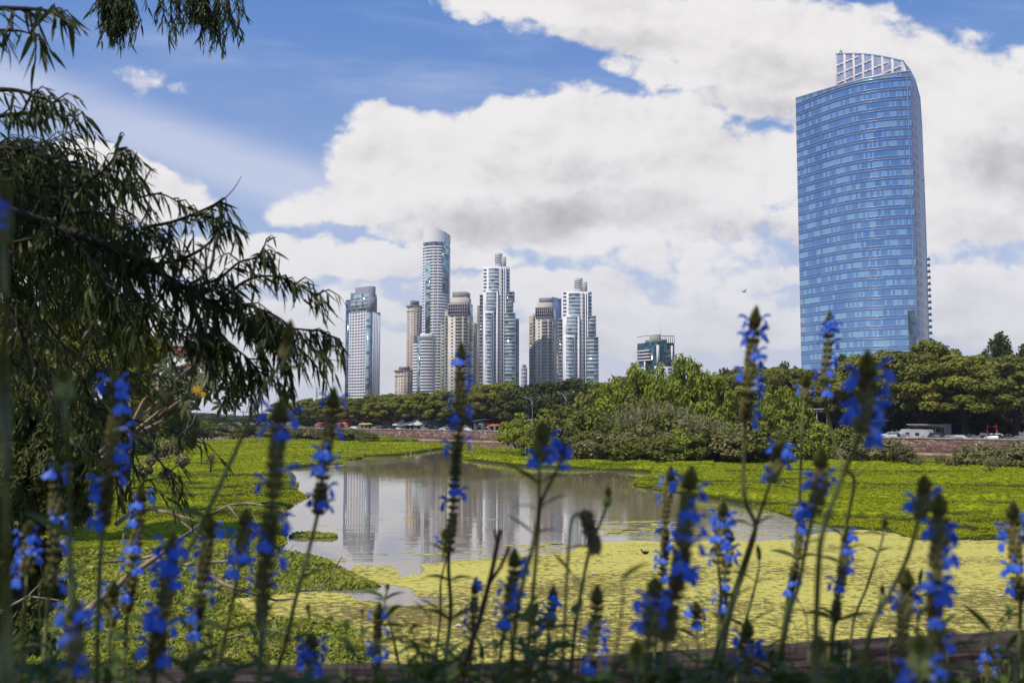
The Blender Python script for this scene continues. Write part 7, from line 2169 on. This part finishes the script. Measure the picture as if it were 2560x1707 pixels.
    ('tiny bud on a thin stem right of the dark slim spike', [(2026, 1342), (2026, 1360), (2022, 1380), (2010, 1420), (1990, 1500), (1980, G)], 1375, 16, dict(bud=True, Y=1.6, flowers=[(2020, 1400)])),
    ('green bud halfway up the long stem left of centre', [(1023, 1213), (1022, 1240), (1024, 1280), (1012, 1340), (1010, 1430), (990, G)], 1285, 24, dict(bud=True, flowers=[(1000, 1245)], leaves=[(1410, 90)])),
    ('yellow bud spike at the bottom edge, right of centre', [(1462, 1468), (1462, 1510), (1462, 1545), (1462, G)], 1545, 40, dict(bud=True, Y=1.1, bigtip=1.6)),
    ('blurred brown and blue flower stem cut by the left edge, upper part', [(12, 400), (10, 470), (8, 540), (12, 700), (8, 820), (10, 930), (14, 1040), (14, 1200), (12, 1400), (10, G)], 560, 40, dict(flowers=[(14, 470), (18, 500), (10, 520)], Y=.75)),
    ('brown faded spike at the left edge', [(-2, 800), (4, 880), (10, 960), (12, 1040), (16, 1200), (20, 1400), (22, G)], 1050, 44, dict(Y=.9)),
    ('flower stalk low at the bottom right corner', [(2268, 1480), (2270, 1510), (2268, 1545), (2266, G)], 1560, 24, dict(flowers=[(2255, 1500), (2285, 1500), (2250, 1530), (2280, 1540)], Y=1.7)),
    ('leafy flower stalk in front of the log, far right', [(2350, 1470), (2348, 1510), (2346, G)], 1500, 22, dict(bud=True, leaves=[(1520, 80)], Y=1.6)),
    ('bent flower stem in front of the mid right weeds with few blossoms', [(1598, 1380), (1600, 1420), (1602, 1470), (1600, G)], 1440, 28, dict(flowers=[(1585, 1400), (1618, 1410), (1600, 1430)], leaves=[(1470, 90), (1520, 90)])),
    ('leaning budding spike among leaves at the lower centre', [(1740, 1250), (1744, 1290), (1738, 1330), (1720, 1400), (1700, 1480), (1690, G)], 1290, 14, dict(bud=True, leaves=[(1335, 80), (1440, 90)], Y=1.8)),
    ('dim flower spike low between the left weed and the closest head', [(262, 1330), (258, 1390), (252, 1450), (250, G)], 1440, 30, dict(flowers=[(245, 1350), (280, 1360), (270, 1400), (240, 1420)])),
    ('faded flower spike between the two left clusters', [(600, 1290), (602, 1360), (600, 1430), (596, 1500), (594, G)], 1440, 34, dict(flowers=[(640, 1340), (580, 1350)])),
]
for lab, path, spk, w, kw in ST: stalk(lab, path, spk, w, **kw)

# drooping dead head and the dark forked twig in the centre
P = [at(Q(x), Q(y), 1.3) for x, y in [(1345, 1185), (1325, 1180), (1312, 1200), (1306, 1260), (1302, 1330), (1296, 1450), (1290, 1600)]]
b_ = P[-1]; root = empty('dead_flower', tuple(b_), 0, 'brown drooping dead flower head hanging left of the small bud, over the pond edge', 'flower')
m = MB(); m.smooth = True; m.tube(smooth(np.array(P) - b_), .0022, 6); m.build('stem', STEM, root)
m = MB()
for i in range(16):
    c = at(Q(1345 + i * 1.5), Q(1185 + i * 5), 1.3) - b_; clump(m, c, .006, 16, .008, 1, 0, 2.2, 0, rs=rsF)
m.build('dead_head', mat('dead_brown', (.12, .09, .05), (.26, .2, .11), 30, .9, island=.6), root)
DK = mat('dark_twig', (.035, .022, .018), (.08, .05, .04), 20, .85)
b_ = at(Q(1050), Q(1640), 1.5); root = empty('forked_twig', tuple(b_), 0, 'dark reddish forked bare twig standing in front of the duckweed', 'twig')
for i, pl in enumerate([[(1050, 1640), (1075, 1500), (1100, 1430), (1130, 1310), (1142, 1250), (1150, 1216)], [(1098, 1430), (1120, 1350), (1150, 1300), (1170, 1255)], [(1141, 1250), (1138, 1230), (1136, 1215)]]):
    m = MB(); m.smooth = True; m.tube(smooth(np.array([at(Q(x), Q(y), 1.5 + .03 * i) for x, y in pl]) - b_), [.0042, .0040] + [.003] * 0 if False else .0036 - .0009 * i, 7); m.build('twig', DK, root)

# leafy undergrowth along the bottom
def weed(x, ytop, Y, label, n=9, brown=False):
    ytop += 34 if x < 1500 else 62
    P = smooth([at(Q(x), Q(ytop), Y), at(Q(x + rsF.uniform(-20, 20)), Q((ytop + 1600) / 2), Y), at(Q(x + rsF.uniform(-30, 30)), Q(1640), Y)])
    b = P[-1]; root = empty('leafy_shoot', tuple(b), 0, label, 'plant', 'leafy shoots along the log')
    P = P - b; m = MB(); m.smooth = True; m.tube(P, np.linspace(.001, .003, len(P)), 6); m.build('stem', STEM, root)
    for i in range(n):
        q = i / n; c = P[int(q * (len(P) - 1))]
        a = i * 1.57 + rsF.uniform(-.4, .4)
        for k in (0, 1):
            m = MB(); l_ = rsF.uniform(.040, .075) * (.5 + q * .8)
            lance(m, c, (math.cos(a + k * math.pi), math.sin(a + k * math.pi) * .7, rsF.uniform(.2, .9)), l_, l_ * .14, rsF.uniform(.1, .6), rsF.uniform(-.7, .7)); m.smooth = True; m.build('leaf', SLEAF, root)


SPOTS = [(30, 1440, 1.2, 'left corner'), (95, 1500, 1.0, 'left corner beside the closest flower head'), (230, 1520, 1.3, 'below the narrow left spike'), (310, 1480, 1.5, 'below the drooping blue cluster, left'), (420, 1490, 1.2, 'below the drooping blue cluster, right'), (500, 1440, 1.5, 'left of the big blurred spike'),
         (545, 1500, 1.1, 'under the big blurred spike'), (640, 1520, 1.4, 'right of the big blurred spike'), (790, 1530, 1.6, 'in front of the leafy weed bed'), (940, 1490, 1.5, 'left of the long centre stem'), (985, 1440, 1.7, 'just left of the long centre stem'), (1000, 1500, 1.3, 'in front of the long centre stem'),
         (1060, 1480, 1.5, 'by the dark forked twig'), (1125, 1500, 1.3, 'under the pale spike, front centre'), (1200, 1440, 1.5, 'right of the pale spike, front centre'), (1225, 1380, 1.6, 'tall one left of the dead head'), (1265, 1450, 1.3, 'below the dead head'), (1310, 1500, 1.6, 'right of the dead head'),
         (1420, 1490, 1.5, 'beside the yellow bud spike'), (1560, 1480, 1.3, 'under the thick blurred spike'), (1610, 1500, 1.6, 'right below the thick blurred spike'), (1655, 1460, 1.4, 'left of the bottom flower cluster'), (1770, 1450, 1.5, 'right of the bottom flower cluster'), (1800, 1490, 1.2, 'below the long thin dark spike'),
         (1850, 1500, 1.5, 'left of the yellow green bud'), (1925, 1420, 1.5, 'below the dark slim spike'), (1955, 1480, 1.3, 'right of the yellow green bud'), (2010, 1480, 1.6, 'left of the brightest bud head'), (2060, 1520, 1.4, 'beside the brightest bud head'), (2190, 1510, 1.6, 'right of the brightest bud head'), (2240, 1530, 1.4, 'left of the bottom right stalk'),
         (2310, 1520, 1.6, 'at the bottom right corner'), (700, 1545, 1.2, 'below the low ring of blossoms'), (860, 1540, 1.3, 'below the spike before the weed bed'), (1490, 1530, 1.3, 'right of the yellow bud spike'), (1370, 1540, 1.2, 'at the foot of the spike in front of the log')]
for x, yt, Y, wh in SPOTS: weed(x, yt, Y, 'dark leafy shoot ' + wh)
gm = MB(); gm.smooth = True; b_ = at(1280, 1900, 1.7)
for i in range(95):
    x = rsF.uniform(0, 2560); Y = rsF.uniform(1.1, 2.3); yt = rsF.uniform(1520, 1650) - (90 if rsF.rand() < .15 else 0) + (20 if x > 1900 else 0)
    P = smooth(np.array([at(x, yt, Y), at(x + rsF.uniform(-30, 30), yt + 60, Y), at(x + rsF.uniform(-50, 50), 1900, Y)]) - b_, 4)
    gm.tube(P, np.linspace(.0006, .0016, len(P)), 4)
    for q in range(rsF.randint(2, 6)):
        c = P[rsF.randint(0, len(P) - 3)]; a = rsF.uniform(0, 6.28); lance(gm, c, (math.cos(a), math.sin(a) * .7, rsF.uniform(.2, 1.2)), rsF.uniform(.03, .07), rsF.uniform(.003, .006), rsF.uniform(.1, .6), rsF.uniform(-.7, .7), 1)
o = gm.build('undergrowth', [STEM, SLEAF]); o.location = tuple(b_); tag(o, 'tangle of thin green stems and narrow leaves along the bottom edge', kind='stuff')
# ================================================================== HAZE
hm = bpy.data.materials.new('haze'); hm.use_nodes = True
t = hm.node_tree; t.nodes.clear()
pv = t.nodes.new('ShaderNodeVolumePrincipled'); pv.inputs['Color'].default_value = (.86, .90, 1.0, 1); pv.inputs['Density'].default_value = .00013; pv.inputs['Anisotropy'].default_value = .2
ou = t.nodes.new('ShaderNodeOutputMaterial'); t.links.new(pv.outputs[0], ou.inputs['Volume'])
hz = MB(); hz.box(-3100, 3100, -400, 3300, -2.2, 215)
o = hz.build('haze', hm); tag(o, 'thin pale air between the camera and the skyline', kind='stuff')
S.cycles.volume_bounces = 0
